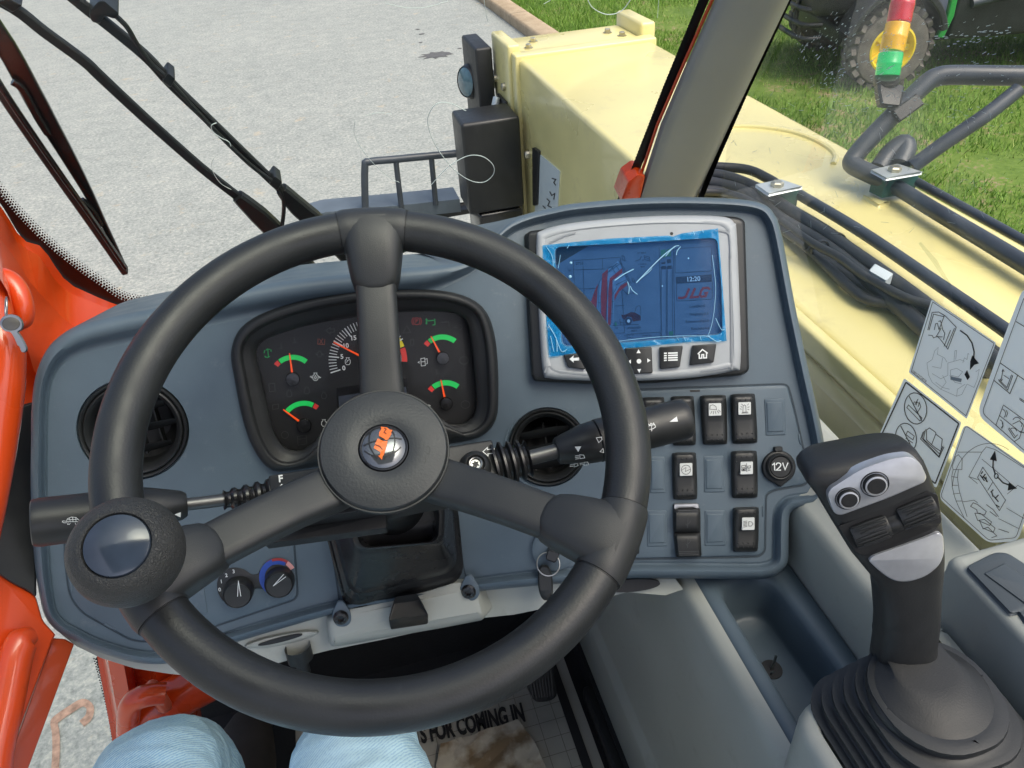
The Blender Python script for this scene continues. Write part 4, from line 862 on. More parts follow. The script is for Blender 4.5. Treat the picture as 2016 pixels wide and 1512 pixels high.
# ---- right pillar
ap = thing('windscreen_pillar', 'grey padded pillar trim between windscreen and side window', 'pillar', WS.pt(1310, 380))
Lp = [(1436, -80), (1407, 0), (1352, 123), (1300, 246), (1253, 392)]; Rp = [(1596, -80), (1554, 0), (1500, 112), (1466, 182), (1372, 392)]
Rp = [(1594, -80), (1554, 0), (1495, 123), (1437, 246), (1370, 392)]
rows = []
for l_, r_ in zip(resamp(Lp, 14), resamp(Rp, 14)):
    a = WS.pt(*l_, .006); b_ = RW.pt(*r_, .004); mid = (a+b_)/2; bul = nrm(CAM-mid)
    rows.append([a-bul*.03]+[a*(1-t_)+b_*t_+bul*.020*(max(0, 1-(2*t_-1)**6))**.6 for t_ in np.linspace(0, 1, 15)]+[b_-bul*.02])
MB().loft(rows, False).build('pillar_trim', 'pillar', ap, ang=60)
mb = MB(); mb.tube([WS.pt(*p, .004) for p in ((1434, -80), (1402, 0), (1347, 123), (1294, 246), (1250, 380))], .0018, 8); mb.build('orange_edge', 'orange', ap)
MB().plate(WS, rnd(z2((1565, 1000), (1602, 900), (1655, 862), (1690, 870), (1660, 1000)), 4), -.01, .014, 3).build('orange_tab', 'orange', ap)

# ================================================================== DASHBOARD
nA = nrm(V(0, -math.cos(rad(25)), math.sin(rad(25)))); pA = V(0, .57, 2.2-.392)
DA = plane(pA, nA); wB_ = 1/.712
DS = Surf(lambda x, y: DA.w(x, y)*(1-ss(880, 1080, x))+wB_*ss(880, 1080, x))
OUT = [(60, 940), (61, 870), (62, 804), (70, 740), (91, 690), (122, 658), (164, 637), (243, 618), (304, 606), (420, 579), (529, 557), (620, 545), (697, 538), (794, 527), (860, 522), (915, 514), (940, 500), (960, 478), (981, 456), (1005, 436), (1041, 420), (1090, 408), (1134, 400), (1235, 391), (1314, 388), (1400, 389), (1472, 394), (1509, 405), (1527, 426), (1536, 450), (1546, 497), (1564, 595), (1583, 687), (1598, 756), (1614, 827), (1628, 905), (1630, 950), (1622, 978), (1606, 992), (1575, 1000), (1560, 1006), (1554, 1020), (1553, 1060), (1552, 1100), (1545, 1118), (1530, 1131), (1508, 1138), (1480, 1140), (1350, 1139), (1234, 1139), (1150, 1146), (1060, 1153), (948, 1164), (820, 1184), (668, 1207), (560, 1236), (467, 1264), (400, 1287), (333, 1306), (265, 1304), (189, 1282), (147, 1262), (112, 1242), (88, 1212), (76, 1163), (68, 1110), (62, 1020)]
O = crom(OUT, 4); NO = len(O)
def lipk(p):
    x, y = p
    k = 1.0
    if y < 700 and x < 960: k = 1.0+.75*ss(730, 640, y)*1 if True else 1
    if x > 960: k = .78
    if x > 960 and y > 1000: k = 1.0
    if x < 960 and y > 1150: k = .8
    if 880 < x < 1000 and y < 540: k = .6
    return k
def sm_list(a, n=6):
    a = np.array(a); 
    for _ in range(n): a = (np.roll(a, 1)+a+np.roll(a, -1))/3
    return a
K = sm_list([lipk(p) for p in O], 14)
def chain(O, K, d, steps=6):
    P = list(O)
    for s_ in range(steps): P = inset(P, [d*k/steps for k in K])
    return P
lipprof = [(0, -.004), (1.2, .002), (4, .0065), (9, .0095), (15, .0100), (20, .0075), (24, .0030), (27, .0002), (30, -.0008), (34, .0)]
loops = [[DS.pt(x, y, -.004)-DS.n(x, y)*.12+V(0, .02, 0) for x, y in O]]
for d, h in lipprof: loops.append([DS.pt(x, y, h) for x, y in chain(O, K, d)])
db = thing('dashboard', 'blue-grey moulded dashboard with rounded raised edge', 'dashboard', (0, .55, 1.5))
FACE_OUT = chain(O, K, 34)
# openings
CLO = crom(z4((95, 420), (130, 330), (210, 250), (350, 180), (600, 105), (900, 50), (1100, 38), (1400, 35), (1600, 55), (1750, 110), (1840, 200), (1890, 350), (1912, 550), (1915, 800), (1900, 920), (1850, 1000), (1760, 1055), (1600, 1085), (1350, 1125), (1000, 1190), (700, 1240), (500, 1272), (400, 1280), (330, 1245), (265, 1165), (200, 1030), (150, 850), (110, 640), (88, 510)), 4)
VENT = [((263, 846), .0435), ((1078, 880), .0365)]
def vframe(c):
    o = DS.base(*c); n_ = DS.n(*c); e1 = DS.base(c[0]+5, c[1])-o; e1 = nrm(e1-n_*(e1@n_)); return o, n_, e1, np.cross(n_, e1)
def vpx(c, r, n=40):
    o, n_, e1, e2 = vframe(c); out = []
    for k in range(n):
        a = 2*math.pi*k/n; p = o+r*(math.cos(a)*e1+math.sin(a)*e2)-CAM; z = p@FW; out.append((1008+FPX*(p@RT)/z, 756-FPX*(p@UP)/z))
    return out
holes = [inset(CLO, 12)]+[vpx(c, r+.0005) for c, r in VENT]
vs_, fs_ = sheet(DS, FACE_OUT, holes, 0.0)
mb = MB(); mb.loft(loops); mb.add(vs_, fs_); mb.build('moulding', 'dash', db, ang=50)
# panel joints: slim raised panels
LP = rnd([(128, 1002), (380, 985), (532, 957), (578, 1065), (586, 1178), (424, 1232), (330, 1262), (262, 1262), (160, 1205), (137, 1172), (128, 1100)], [18, 6, 4, 6, 14, 8, 10, 20, 25, 25, 12])
MB().plate(DS, LP, -.003, .0016, 2.5).build('access_panel', 'dash', db)
for q in (((358, 538), (372, 540), (382, 598), (370, 600)), ((545, 755), (605, 790), (598, 800), (540, 768))):
    MB().plate(DS, rnd(y1(*q), 2), .001, .0022, 1).build('panel_tab', 'dash_tray', db)
MB().plate(DS, rnd(y2((-40, 1020), (70, 985), (100, 1190), (-10, 1225)), 3), .001, .0024, 2).build('blank_plate', 'dash', db)
M['seam'] = mat('panel_seam', (.030, .045, .060), .7, var=(40, .1))
lpg = inset(LP, -1.6)
for ln, wd in ((lpg+[lpg[0]], 2.4), (crom(y2((925, 690), (955, 880), (988, 1110), (975, 1150), (940, 1172), (700, 1225), (150, 1345)), 5, False), 2.6), (crom(y3((322, 715), (345, 900), (378, 1080), (405, 1125), (470, 1145), (700, 1130), (900, 1105), (1080, 1070)), 5, False), 2.6)):
    MB().strokes(DS, [ln], wd, .0006).build('panel_seam', 'seam', db)
# lower grey trim under the dash
GT = Surf(lambda x, y: DS.w(x, y)*.985)
tr = [(110, 1240), (160, 1266), (265, 1302), (333, 1304), (467, 1262), (560, 1234), (668, 1204), (820, 1182), (948, 1162), (1060, 1152), (1150, 1144), (1236, 1138), (1330, 1140), (1345, 1160), (1310, 1172), (1234, 1166), (1140, 1190), (1075, 1197), (1012, 1210), (946, 1217), (760, 1258), (649, 1280), (560, 1302), (470, 1330), (400, 1334), (330, 1326), (265, 1316), (200, 1296), (150, 1272)]
mb = MB(); mb.plate(GT, dens(tr, 14), -.09, -.004, cap=False); vs_, fs_ = sheet(GT, dens(tr, 14), [], -.004, 18); mb.add(vs_, fs_); mb.build('lower_trim', 'grey', db)
bs = rnd(y2((905, 1225), (1010, 1150), (1400, 1070), (1800, 950), (1930, 985), (1985, 1200), (1960, 1240), (1700, 1290), (930, 1425), (905, 1330)), [10, 10, 10, 20, 12, 10, 10, 10, 12, 12])
MB().plate(DS, bs, -.03, .011, 17, .014).build('column_shroud', 'grey', db)
mb = MB(); oval = [y2((350+250*(1+math.cos(a)), 1370-.19*250*math.cos(a)-38*math.sin(a)))[0] for a in np.linspace(0, 2*math.pi, 36, endpoint=False)]
mb.plate(GT, oval, -.01, .002, 6, .005); mb.build('pull_handle', 'grey', db)
MB().plate(GT, [y2((440+150*(1+math.cos(a)), 1375-.24*150*math.cos(a)-16*math.sin(a)))[0] for a in np.linspace(0, 2*math.pi, 30, endpoint=False)], .001, .0035).build('pull_slot', 'ink', db)
mb = MB(); q = GT.pt(*y6((300, 300))[0], 0); mb.lathe(q, V(0, -.3, -1), [(.012, -.01), (.012, .004), (.006, .006), (.006, .02), (0, .02)], 16); mb.build('thumb_screw', 'black', db)
MB().plate(GT, [y5((250+190*(1+math.cos(a))*.95, 285-14*math.cos(a)-38*math.sin(a)))[0] for a in np.linspace(0, 2*math.pi, 30, endpoint=False)], -.004, .0015).build('pull_slot', 'ink', db)
# screws on tabs
for c in ((1000, 1220), (1865, 1045)):
    p = y2(c)[0]; tp = rnd(y2((c[0]-65, c[1]-10), (c[0]-20, c[1]-110), (c[0]+20, c[1]-110), (c[0]+72, c[1]-20), (c[0]+70, c[1]+35), (c[0]+35, c[1]+65), (c[0]-30, c[1]+65)), 9)
    tb = MB().plate(DS, tp, .0100, .0122, 1.2).build('screw_tab', 'dash', db)
    o = DS.pt(*p, .0122); n_ = DS.n(*p); mb = MB(); mb.lathe(o, n_, [(.0068, 0), (.0070, .0015), (.0055, .0035), (.003, .0038), (.0028, .001), (0, .001)], 20)
    for k in range(6):
        a = k*math.pi/3; mb.lathe(o+.0045*(math.cos(a)*nrm(np.cross(n_, V(0, 0, 1)))+math.sin(a)*nrm(np.cross(n_, np.cross(n_, V(0, 0, 1)))))+n_*.003, n_, [(.0012, 0), (.001, .0012), (0, .0014)], 6)
    mb.build('screw', 'black_gloss', tb)

# ---- air vents
def vent(c, r, label, tilt):
    o, n_, e1, e2 = vframe(c); t_ = thing('air_vent', label, 'air vent', o, 'round dashboard air vents')
    mb = MB(); mb.lathe(o, n_, [(r*1.10, -.0004), (r*1.06, -.0005), (r*1.02, -.002), (r*1.0, -.004), (r*.985, -.004), (r*.985, -.0025)], 56, e1); mb.build('recess_ring', 'dash', t_)
    mb = MB(); mb.lathe(o, n_, [(r*.985, -.005), (r*.98, .0005), (r*.955, .002), (r*.92, .001), (r*.90, -.0015), (r*.885, .0012), (r*.86, .002), (r*.83, .0008), (r*.76, -.004), (r*.745, -.012), (r*.74, -.03)], 56, e1); mb.build('ring', 'black', t_)
    mb = MB(); mb.lathe(o, n_, [(r*.76, -.012), (r*.74, -.03), (r*.5, -.04), (0, -.042)], 40, e1); mb.build('duct', 'ink', t_)
    a = rad(tilt); sx = e1*math.cos(a)+e2*math.sin(a); sy = -e1*math.sin(a)+e2*math.cos(a)
    for k in (.42, -.05, -.52):
        hw = r*.74*math.sqrt(max(.05, 1-(k/.8)**2)); cc = o+sy*k*r*.85-n_*.009
        mb = MB(); L = []
        for t2 in np.linspace(-1, 1, 11):
            w2 = .0075*(1-.35*t2*t2); p = cc+sx*hw*t2
            vd = nrm(n_*.8+sy*.6); L.append([p+vd*w2, p+nrm(np.cross(sx, vd))*.0013, p-vd*w2, p-nrm(np.cross(sx, vd))*.0013])
        mb.loft(L, True, True, True); mb.build('slat', 'black', t_, ang=50)
    mb = MB(); mb.bar([o-n_*.022-sy*r*.6, o-n_*.022+sy*r*.6], sx, .012, .0015); mb.bar([o-n_*.022-sy*r*.5+sx*r*.35, o-n_*.022+sy*r*.5+sx*r*.35], sx, .012, .0015); mb.build('inner_vane', 'black', t_)
vent(*VENT[0], 'round black air vent behind the left side of the steering wheel rim', 14)
vent(*VENT[1], 'round black air vent behind the right stalk, near the switches', 10)

# ================================================================== INSTRUMENT CLUSTER
ic = thing('instrument_cluster', 'black instrument cluster with coloured dials behind the steering wheel', 'instrument cluster', DS.base(720, 735))
CLI = crom(z4((262, 440), (330, 370), (600, 282), (950, 218), (1240, 188), (1500, 185), (1640, 205), (1700, 260), (1730, 400), (1752, 620), (1765, 780), (1752, 890), (1700, 942), (1620, 965), (1560, 945), (1490, 885), (1380, 800), (1200, 740), (1000, 745), (850, 830), (730, 980), (690, 1060), (640, 1085), (600, 1120), (550, 1140), (480, 1130), (420, 1080), (380, 1000), (340, 850), (290, 620), (262, 500)), 4)
cc = z4((980, 520))[0]
def radial(poly, n=120):
    P = []
    for k in range(n):
        a = 2*math.pi*k/n; d = V(math.cos(a), math.sin(a)); best = 0
        for i in range(len(poly)):
            p, q = np.array(poly[i-1])-cc, np.array(poly[i])-cc; e = q-p; den = d[0]*e[1]-d[1]*e[0]
            if abs(den) < 1e-9: continue
            t_ = (p[0]*e[1]-p[1]*e[0])/den; u_ = (p[0]*d[1]-p[1]*d[0])/den
            if t_ > 0 and -1e-6 <= u_ <= 1+1e-6: best = max(best, t_)
        P.append(np.array(cc)+d*best)
    return P
ro, ri = radial(CLO), radial(CLI); L = []
for f, h in ((1.012, -.001), (1.0, .002), (.95, .0065), (.88, .0095), (.80, .0105), (.70, .0105), (.62, .0095), (.58, .007), (.54, .0045), (.50, .004), (.3, .0025), (.05, -.001), (0, -.006), (-.02, -.014)):
    L.append([DS.pt(*(b_*(1-f)+a*f), h) for a, b_ in zip(ro, ri)])
MB().loft(L).build('bezel', 'black_soft', ic, ang=60)
FH = -.012
mb = MB(); vs_, fs_ = sheet(DS, inset(CLI, -6), [], FH, 60); mb.add(vs_, fs_); face = mb.build('dial_face', 'face', ic)
SD = DS; k4 = .2877
def Z(p): return z4(p)[0]
def gauge(c, r0, r1, g0, g1, red, na, nl, n0, kr):
    c = Z(c); mb = MB(); mb.arc(SD, c, r0*k4, r1*k4, g0, g1, FH+.0006); mb.build('green_arc', 'green', face)
    mb = MB(); mb.arc(SD, c, r0*k4, r1*k4, red[0], red[1], FH+.0007, 5); mb.build('red_arc', 'red', face)
    a = rad(na); d = V(math.cos(a), -math.sin(a)); p = V(d[1], -d[0]); c_ = np.array(c); mb = MB()
    q = [tuple(c_+d*n0*k4+p*1.9), tuple(c_+d*nl*k4+p*.9), tuple(c_+d*nl*k4-p*.9), tuple(c_+d*n0*k4-p*1.9)]
    mb.plate(SD, q, FH+.002, FH+.0035); mb.build('needle', 'needle', face, ang=0)
    o = SD.pt(*c, FH); n_ = SD.n(*c); rm = kr*k4/FPX*((o-CAM)@FW); mb = MB(); mb.lathe(o, n_, [(rm, 0), (rm, .0035), (rm*.9, .0045), (0, .0048)], 24); mb.build('needle_cap', 'black_gloss', face)
gauge((510, 645), 130, 164, 52, 128, (130, 142), 98, 175, 44, 48)
gauge((587, 962), 132, 166, 66, 141, (52, 64), 144, 178, 46, 49)
gauge((1533, 502), 125, 160, 53, 129, (131, 143), 118, 166, 44, 45)
gauge((1557, 813), 122, 158, 54, 128, (130, 142), 102, 162, 44, 45)
tc_ = Z((1030, 520)); mb = MB()
for u in range(0, 36):
    a = 198-4.72*u; maj = u % 5 == 0
    if a < -8: break
    d = lambda r: (tc_[0]+r*k4*math.cos(rad(a)), tc_[1]-r*k4*math.sin(rad(a)))
    mb.strokes(SD, [[d(205 if maj else 222), d(276)]], 2.3 if maj else 1.5, FH+.0006)
for s_, p in (('0', (860, 586)), ('5', (847, 508)), ('10', (876, 433)), ('15', (928, 380))): text(mb, SD, s_, Z(p), (1, -.12), 30*k4, FH+.0006, .03, anchor='c')
# white symbols: engine with drop, engine with needle, fuel pump, fluid, coolant
def eng(c, s_=1.0, fan=True):
    x, y = c; q = lambda *pp: [(x+a*s_, y+b_*s_) for a, b_ in pp]
    o = [q((-18, -10), (-18, 10), (-10, 22), (10, 22), (18, 10), (18, -10), (8, -18), (8, -28), (-8, -28), (-8, -18), (-18, -10)), q((-14, -28), (14, -28))]
    if fan: o += [q((-38, 0), (-30, -6), (-26, 4), (-20, 0)), q((38, 0), (30, 6), (26, -4), (20, 0))]
    return [z4(*l) for l in o]
wsym = eng((664, 634))+[z4((664, 622), (656, 638), (664, 646), (672, 638), (664, 622))]+eng((885, 528), .95, False)+[z4((875, 535), (885, 522), (880, 520), (893, 518))]+eng((722, 950), .9, False)
wsym += [z4((1385, 508), (1412, 503), (1416, 555), (1388, 558), (1385, 508)), z4((1388, 530), (1412, 527)), z4((1414, 512), (1428, 508), (1430, 540), (1422, 545)), z4((1378, 538), (1366, 534), (1376, 526)), z4((1418, 830), (1428, 824), (1434, 832), (1440, 824), (1450, 830), (1444, 840), (1452, 842))]
mb.strokes(SD, wsym, 1.1, FH+.0006); mb.build('scale_marks', 'white', face)
a = rad(153); d = V(math.cos(a), -math.sin(a)); p = V(d[1], -d[0]); c_ = np.array(tc_)
MB().plate(SD, [tuple(c_-d*20+p*2.4), tuple(c_+d*272*k4+p*.9), tuple(c_+d*272*k4-p*.9), tuple(c_-d*20-p*2.4)], FH+.003, FH+.0045).build('needle', 'needle', face, ang=0)
MB().arc(SD, tc_, 225*k4, 262*k4, -2, 20, FH+.0005).build('red_arc', 'red', face); MB().arc(SD, tc_, 225*k4, 262*k4, 22, 50, FH+.0005).build('yellow_arc', 'gold', face)
mb = MB(); mb.arc(SD, tc_, 216*k4, 222*k4, -2, 50, FH+.0006); mb.build('scale_line', 'white', face)
MB().fill(SD, [z4((808, 708), (1290, 640), (1300, 760), (812, 850))], FH+.0003).build('readout_frame', 'black_gloss', face, ang=0)
MB().fill(SD, [z4((822, 765), (1262, 700), (1285, 700), (1290, 760), (825, 850))], FH+.0006).build('readout', 'lcd', face, ang=0)
gl = [z4((325, 450), (335, 442), (352, 445)), z4((322, 495), (335, 500), (352, 492)), z4((338, 445), (342, 498)), z4((318, 450), (312, 470)), z4((358, 445), (362, 460)), z4((318, 488), (322, 500))]
gl += [z4((1480, 235), (1482, 275), (1465, 278)), z4((1428, 250), (1475, 245)), z4((1424, 238), (1424, 268)), z4((1418, 245), (1424, 236), (1430, 245)), z4((1418, 262), (1424, 270), (1430, 262))]
MB().strokes(SD, gl, 1.7, FH+.0006).build('green_symbols', 'dkgreen', face)
rd = [z4(*zc((1357, 252), 22, 24)), z4(*zc((1357, 252), 33, 33, -50, 50, 8)), z4(*zc((1357, 252), 33, 33, 130, 230, 8)), z4((1351, 264), (1350, 242), (1360, 240), (1364, 247), (1352, 252))]
MB().strokes(SD, rd, 1.5, FH+.0006).build('red_symbols', 'dkred', face)
ft = [z4((735, 315), (765, 295), (765, 306), (795, 303), (795, 325), (765, 328), (765, 340), (735, 315)), z4((1262, 332), (1290, 282), (1318, 330), (1262, 332)), z4(*zc((1680, 520), 30, 26)), z4(*zc((1690, 822), 30, 26)), z4((1520, 260), (1575, 255), (1578, 285)), z4(*zc((1650, 292), 18, 18, -90, 90, 8)), z4((1610, 285), (1635, 283)), z4((1610, 297), (1635, 295)), z4((412, 440), (445, 435)), z4((428, 400), (430, 440)), z4((505, 400), (540, 395)), z4((520, 360), (524, 398)), z4((370, 825), (410, 818), (412, 850), (372, 855), (370, 825)), z4((540, 1040), (600, 1030), (605, 1090), (545, 1100), (540, 1040)), z4((548, 1060), (598, 1052)), z4(*zc((455, 1030), 24, 24)), z4((1460, 575), (1460, 610)), z4((1480, 580), (1500, 585), (1485, 600), (1505, 605), (1485, 620)), z4((1312, 380), (1335, 375), (1338, 415), (1315, 418), (1312, 380)), z4((345, 680), (385, 676), (388, 730), (350, 735), (345, 680))]
ft += eng((485, 748), .95, False)+eng((605, 728), .95, False)+eng((722, 762), .9, False)+eng((692, 478), .8)
MB().strokes(SD, ft, 1.2, FH+.0006).build('unlit_symbols', 'faint', face)
MB().strokes(SD, [z4((682, 370), (680, 408), (725, 412), (728, 375)), z4((690, 372), (715, 408)), z4((715, 370), (692, 408))], 1.5, FH+.0006).build('brown_symbol', 'faint_red', face)
mb = MB(); vs_, fs_ = sheet(DS, inset(CLI, -2), [], -.003, 80); mb.add(vs_, fs_); mb.build('lens', 'lens', ic)

# ================================================================== DISPLAY MONITOR
dm = thing('display_monitor', 'grey machine display under blue protective film with four keys below', 'display', DS.base(1260, 590))
MB().plate(DS, rnd(z5((188, 245), (290, 232), (700, 172), (1200, 140), (1520, 150), (1582, 172), (1598, 700), (1610, 1140), (1560, 1168), (1000, 1218), (600, 1225), (235, 1205), (215, 1170), (195, 700)), [10, 20, 40, 40, 20, 12, 40, 12, 20, 40, 40, 14, 20, 40], 4), -.002, .012, 6, .006).build('housing', 'black', dm)
BZ = crom(z5((245, 300), (285, 238), (500, 188), (900, 152), (1200, 143), (1450, 152), (1515, 190), (1530, 240), (1546, 600), (1556, 1080), (1500, 1140), (1200, 1188), (800, 1205), (500, 1200), (330, 1188), (288, 1150), (266, 900), (252, 600)), 5)
SCW = rnd(z5((362, 345), (900, 316), (1405, 285), (1432, 600), (1440, 905), (900, 950), (412, 985), (380, 650)), [14, 5, 14, 5, 14, 5, 14, 5], 4)
bzc = np.mean(np.array(BZ), 0)
def bsc(d): return [tuple(bzc+(np.array(p)-bzc)*V(1-d/205, 1-d/160)) for p in BZ]
BZL = [[DS.pt(x, y, h) for x, y in bsc(d)] for d, h in ((0, .008), (.8, .0145), (3.5, .0175), (8, .0190), (14, .0195), (17, .0185))]
mb = MB(); mb.loft(BZL); vs_, fs_ = sheet(DS, bsc(17), [SCW], .0185, 40); mb.add(vs_, fs_)
mb.loft([[DS.pt(x, y, .0185) for x, y in SCW], [DS.pt(x, y, .0165) for x, y in inset(SCW, 1.5)], [DS.pt(x, y, .013) for x, y in inset(SCW, 2)]]); mb.build('front_bezel', 'monitor', dm, ang=50)
SH = .0135
scr = MB().fill(DS, [inset(SCW, -2)], SH).build('screen', 'screen', dm, ang=0)
# curved relief strokes of bezel
for q in (((300, 1150), (330, 1110), (400, 1145), (700, 1170)), ((1300, 1140), (1480, 1110), (1500, 1060), (1490, 400)), ((1390, 235), (1470, 250), (1488, 300), (1492, 420)), ((330, 320), (420, 275), (500, 252))):
    mb = MB(); mb.strokes(DS, [crom(z5(*q), 4, False)], 3.0, .0199); mb.build('relief_line', mat('relief', (.25, .27, .29), .45, var=(40, .05)) if 'relief' not in M else M['relief'], dm)
mb = MB(); q = DS.pt(*z5((1113, 260))[0], .0186); mb.lathe(q, DS.n(*z5((1113, 260))[0]), [(.0015, 0), (.0013, .0002), (0, .0002)], 12); mb.build('sensor_hole', 'ink', dm)
def Y8(*p): return y8(*p)
def rect8(x0, y0, x1, y1_, r=6, sk=-.055, n=3):
    f = lambda x, y: (x, y+sk*(x-1000))
    o = rnd([f(x0, y0), f(x1, y0), f(x1, y1_), f(x0, y1_)], r, n); return y8(*o, o[0])
ink = []; w1 = []
ink += [rect8(1325, 290, 1655, 510, 14), rect8(1338, 600, 1660, 765, 14), rect8(1200, 445, 1245, 1115, 10), rect8(1255, 445, 1300, 1112, 10), y8((1180, 260), (1205, 1090)), y8((1310, 262), (1322, 1085))]
ink += [y8(*l) for l in (((405, 380), (830, 350)), ((408, 380), (418, 660)), ((495, 430), (505, 740)), ((410, 465), (690, 455)), ((668, 365), (670, 460)), ((440, 635), (610, 630)), ((830, 350), (845, 440)), ((845, 660), (870, 1030)), ((780, 790), (865, 785)), ((760, 965), (1000, 955)), ((760, 1040), (870, 1030)), ((890, 1045), (1190, 1025)), ((890, 1045), (895, 1100)), ((1190, 1025), (1195, 1080)))]
mb = MB(); mb.strokes(DS, ink, .9, SH+.0004)
bar12 = rnd([(1330, 528), (1655, 505), (1658, 570), (1333, 588)], 10); mb.fill(DS, [y8(*bar12)], SH+.0004)
mb.fill(DS, [y8((1195, 440), (1205, 430), (1240, 428), (1245, 458), (1200, 460)), y8((1250, 440), (1258, 428), (1290, 425), (1296, 455), (1253, 458)), y8((1195, 400), (1240, 390), (1235, 410), (1205, 412)), y8((1250, 370), (1285, 365), (1290, 400), (1255, 405))], SH+.0004)
# pictograms: forks, person, tractor
mb.strokes(DS, [y8(*l) for l in (((845, 330), (850, 375), (880, 380)), ((850, 335), (870, 345), (868, 370)), ((965, 385), (1010, 370), (1020, 340)), ((1030, 375), (1040, 375)), ((1035, 370), (1035, 382)), ((1045, 335), (1095, 350), (1100, 385), (1050, 370), (1045, 335)), ((1050, 350), (1095, 368)), ((935, 535), (940, 570), (965, 575)), ((945, 540), (960, 555), (955, 575)), ((825, 905), (835, 960)), ((825, 930), (860, 945)), ((845, 660), (850, 640), (900, 690)), ((905, 1055), (925, 1050)), ((935, 1052), (955, 1050)), ((905, 1075), (950, 1072)))], 1.0, SH+.0004)
for s_, p, z_, a_ in (('2733', (430, 418), 24, 'l'), ('Load(lbs):0', (1596, 798), 22, 'r'), ('Height(ft):0.5', (1625, 868), 22, 'r'), ('Extension(ft):0.0', (1630, 932), 22, 'r'), ('Reach(ft):4.6', (1632, 998), 22, 'r'), ('Angle(deg):-2', (1610, 1062), 20, 'r'), ("12° MAX", (1025, 318), 15, 'c'), ('+ 2100 lbs', (1032, 418), 13, 'c'), ('MAX', (1035, 442), 13, 'c'), ('ANSI/ITSDF', (955, 995), 17, 'c'), ('B56.6', (955, 1020), 15, 'c'), ('Press for', (1075, 1062), 16, 'c'), ("30'", (375, 478), 16, 'c'), ("20'", (385, 648), 14, 'c'), ('-20°', (800, 995), 12, 'c'), ('10', (870, 1062), 12, 'c'), ('2000 LBS', (925, 680), 13, 'c')):
    text(mb, DS, s_, y8(p)[0], (1, -.045), z_*.21825, SH+.0004, .012, anchor=a_)
mb.strokes(DS, [y8(*zc((905, 925), 24, 26))], 3.2, SH+.0006); mb.build('print', 'screen_dark', scr)
mb = MB()
for pl in (((628, 590), (600, 650), (560, 770), (612, 880), (620, 720)), ((668, 500), (720, 455), (712, 560), (705, 950), (660, 900), (655, 700)), ((735, 540), (845, 450), (850, 490), (760, 560), (745, 960), (718, 965), (722, 660)), ((890, 575), (895, 600), (820, 660), (775, 745), (778, 690), (830, 610))):
    mb.fill(DS, [y8(*pl)], SH+.0002)
mb.strokes(DS, [y8((1452, 632), (1422, 706), (1392, 718), (1352, 716)), y8((1505, 628), (1468, 712), (1540, 706)), y8((1640, 640), (1622, 626), (1580, 628), (1562, 650), (1548, 690), (1562, 706), (1600, 702), (1612, 672), (1588, 674))], 4.6, SH+.0006); mb.build('red_graphics', 'screen_red', scr)
mb = MB(); mb.fill(DS, [y8((870, 870), (925, 845), (960, 848), (1015, 878), (1015, 920), (945, 930), (930, 890), (895, 885), (870, 915), (850, 900), (840, 870))], SH+.0003); mb.build('vehicle_graphic', mat('screen_maroon', (.06, .008, .01), .3, var=(200, .1)), scr)
mb = MB(); mb.strokes(DS, [y8((960, 850), (975, 800), (1000, 785), (1012, 795), (1016, 870))], .9, SH+.0004); mb.build('cab_outline', 'screen_dark', scr)
mb = MB(); text(mb, DS, '12:20', y8((1495, 565))[0], (1, -.06), 40*.21825, SH+.0008, .02, anchor='c'); mb.fill(DS, [y8(*zc((905, 925), 13, 14, n=12)[:-1])], SH+.0008); mb.build('white_digits', 'screen_white', scr)
mb = MB()
for pl in (((645, 570), (665, 545), (660, 600), (645, 740), (640, 860), (618, 800), (632, 620)), ((720, 455), (810, 385), (845, 430), (845, 455), (735, 540), (720, 660), (718, 960), (710, 960), (712, 560)), ((760, 555), (850, 485), (890, 560), (830, 605), (778, 690), (765, 960), (745, 960), (760, 640))): mb.fill(DS, [y8(*pl)], SH+.00015)
mb.build('pale_graphics', 'screen_pale', scr)
mb = MB(); mb.fill(DS, [y8((1270, 1020), (1308, 1018), (1308, 1055), (1270, 1056)), y8((1195, 285), (1240, 280), (1240, 350), (1195, 355)), y8((1250, 280), (1285, 275), (1288, 340), (1250, 345)), y8((775, 940), (795, 935), (802, 965), (785, 975))], SH+.0004); mb.build('green_graphics', 'screen_green', scr)
mb = MB(); st8 = []
for pl in (((725, 450), (815, 400)), ((730, 480), (840, 400)), ((750, 430), (790, 500)), ((780, 410), (830, 480)), ((640, 600), (630, 850)), ((720, 560), (700, 940)), ((765, 640), (755, 950)), ((830, 380), (930, 590)), ((820, 385), (915, 585)), ((800, 400), (650, 560), (600, 700)), ((770, 560), (860, 520)), ((790, 600), (890, 550)), ((760, 690), (800, 620)), ((640, 700), (660, 700)), ((635, 760), (655, 760)), ((720, 700), (742, 700)), ((718, 800), (740, 800)), ((715, 900), (738, 900)), ((752, 750), (772, 750)), ((750, 860), (768, 860))): st8.append(y8(*pl))
mb.strokes(DS, st8, .8, SH+.0007); mb.build('chart_lines', 'screen_dark', scr)
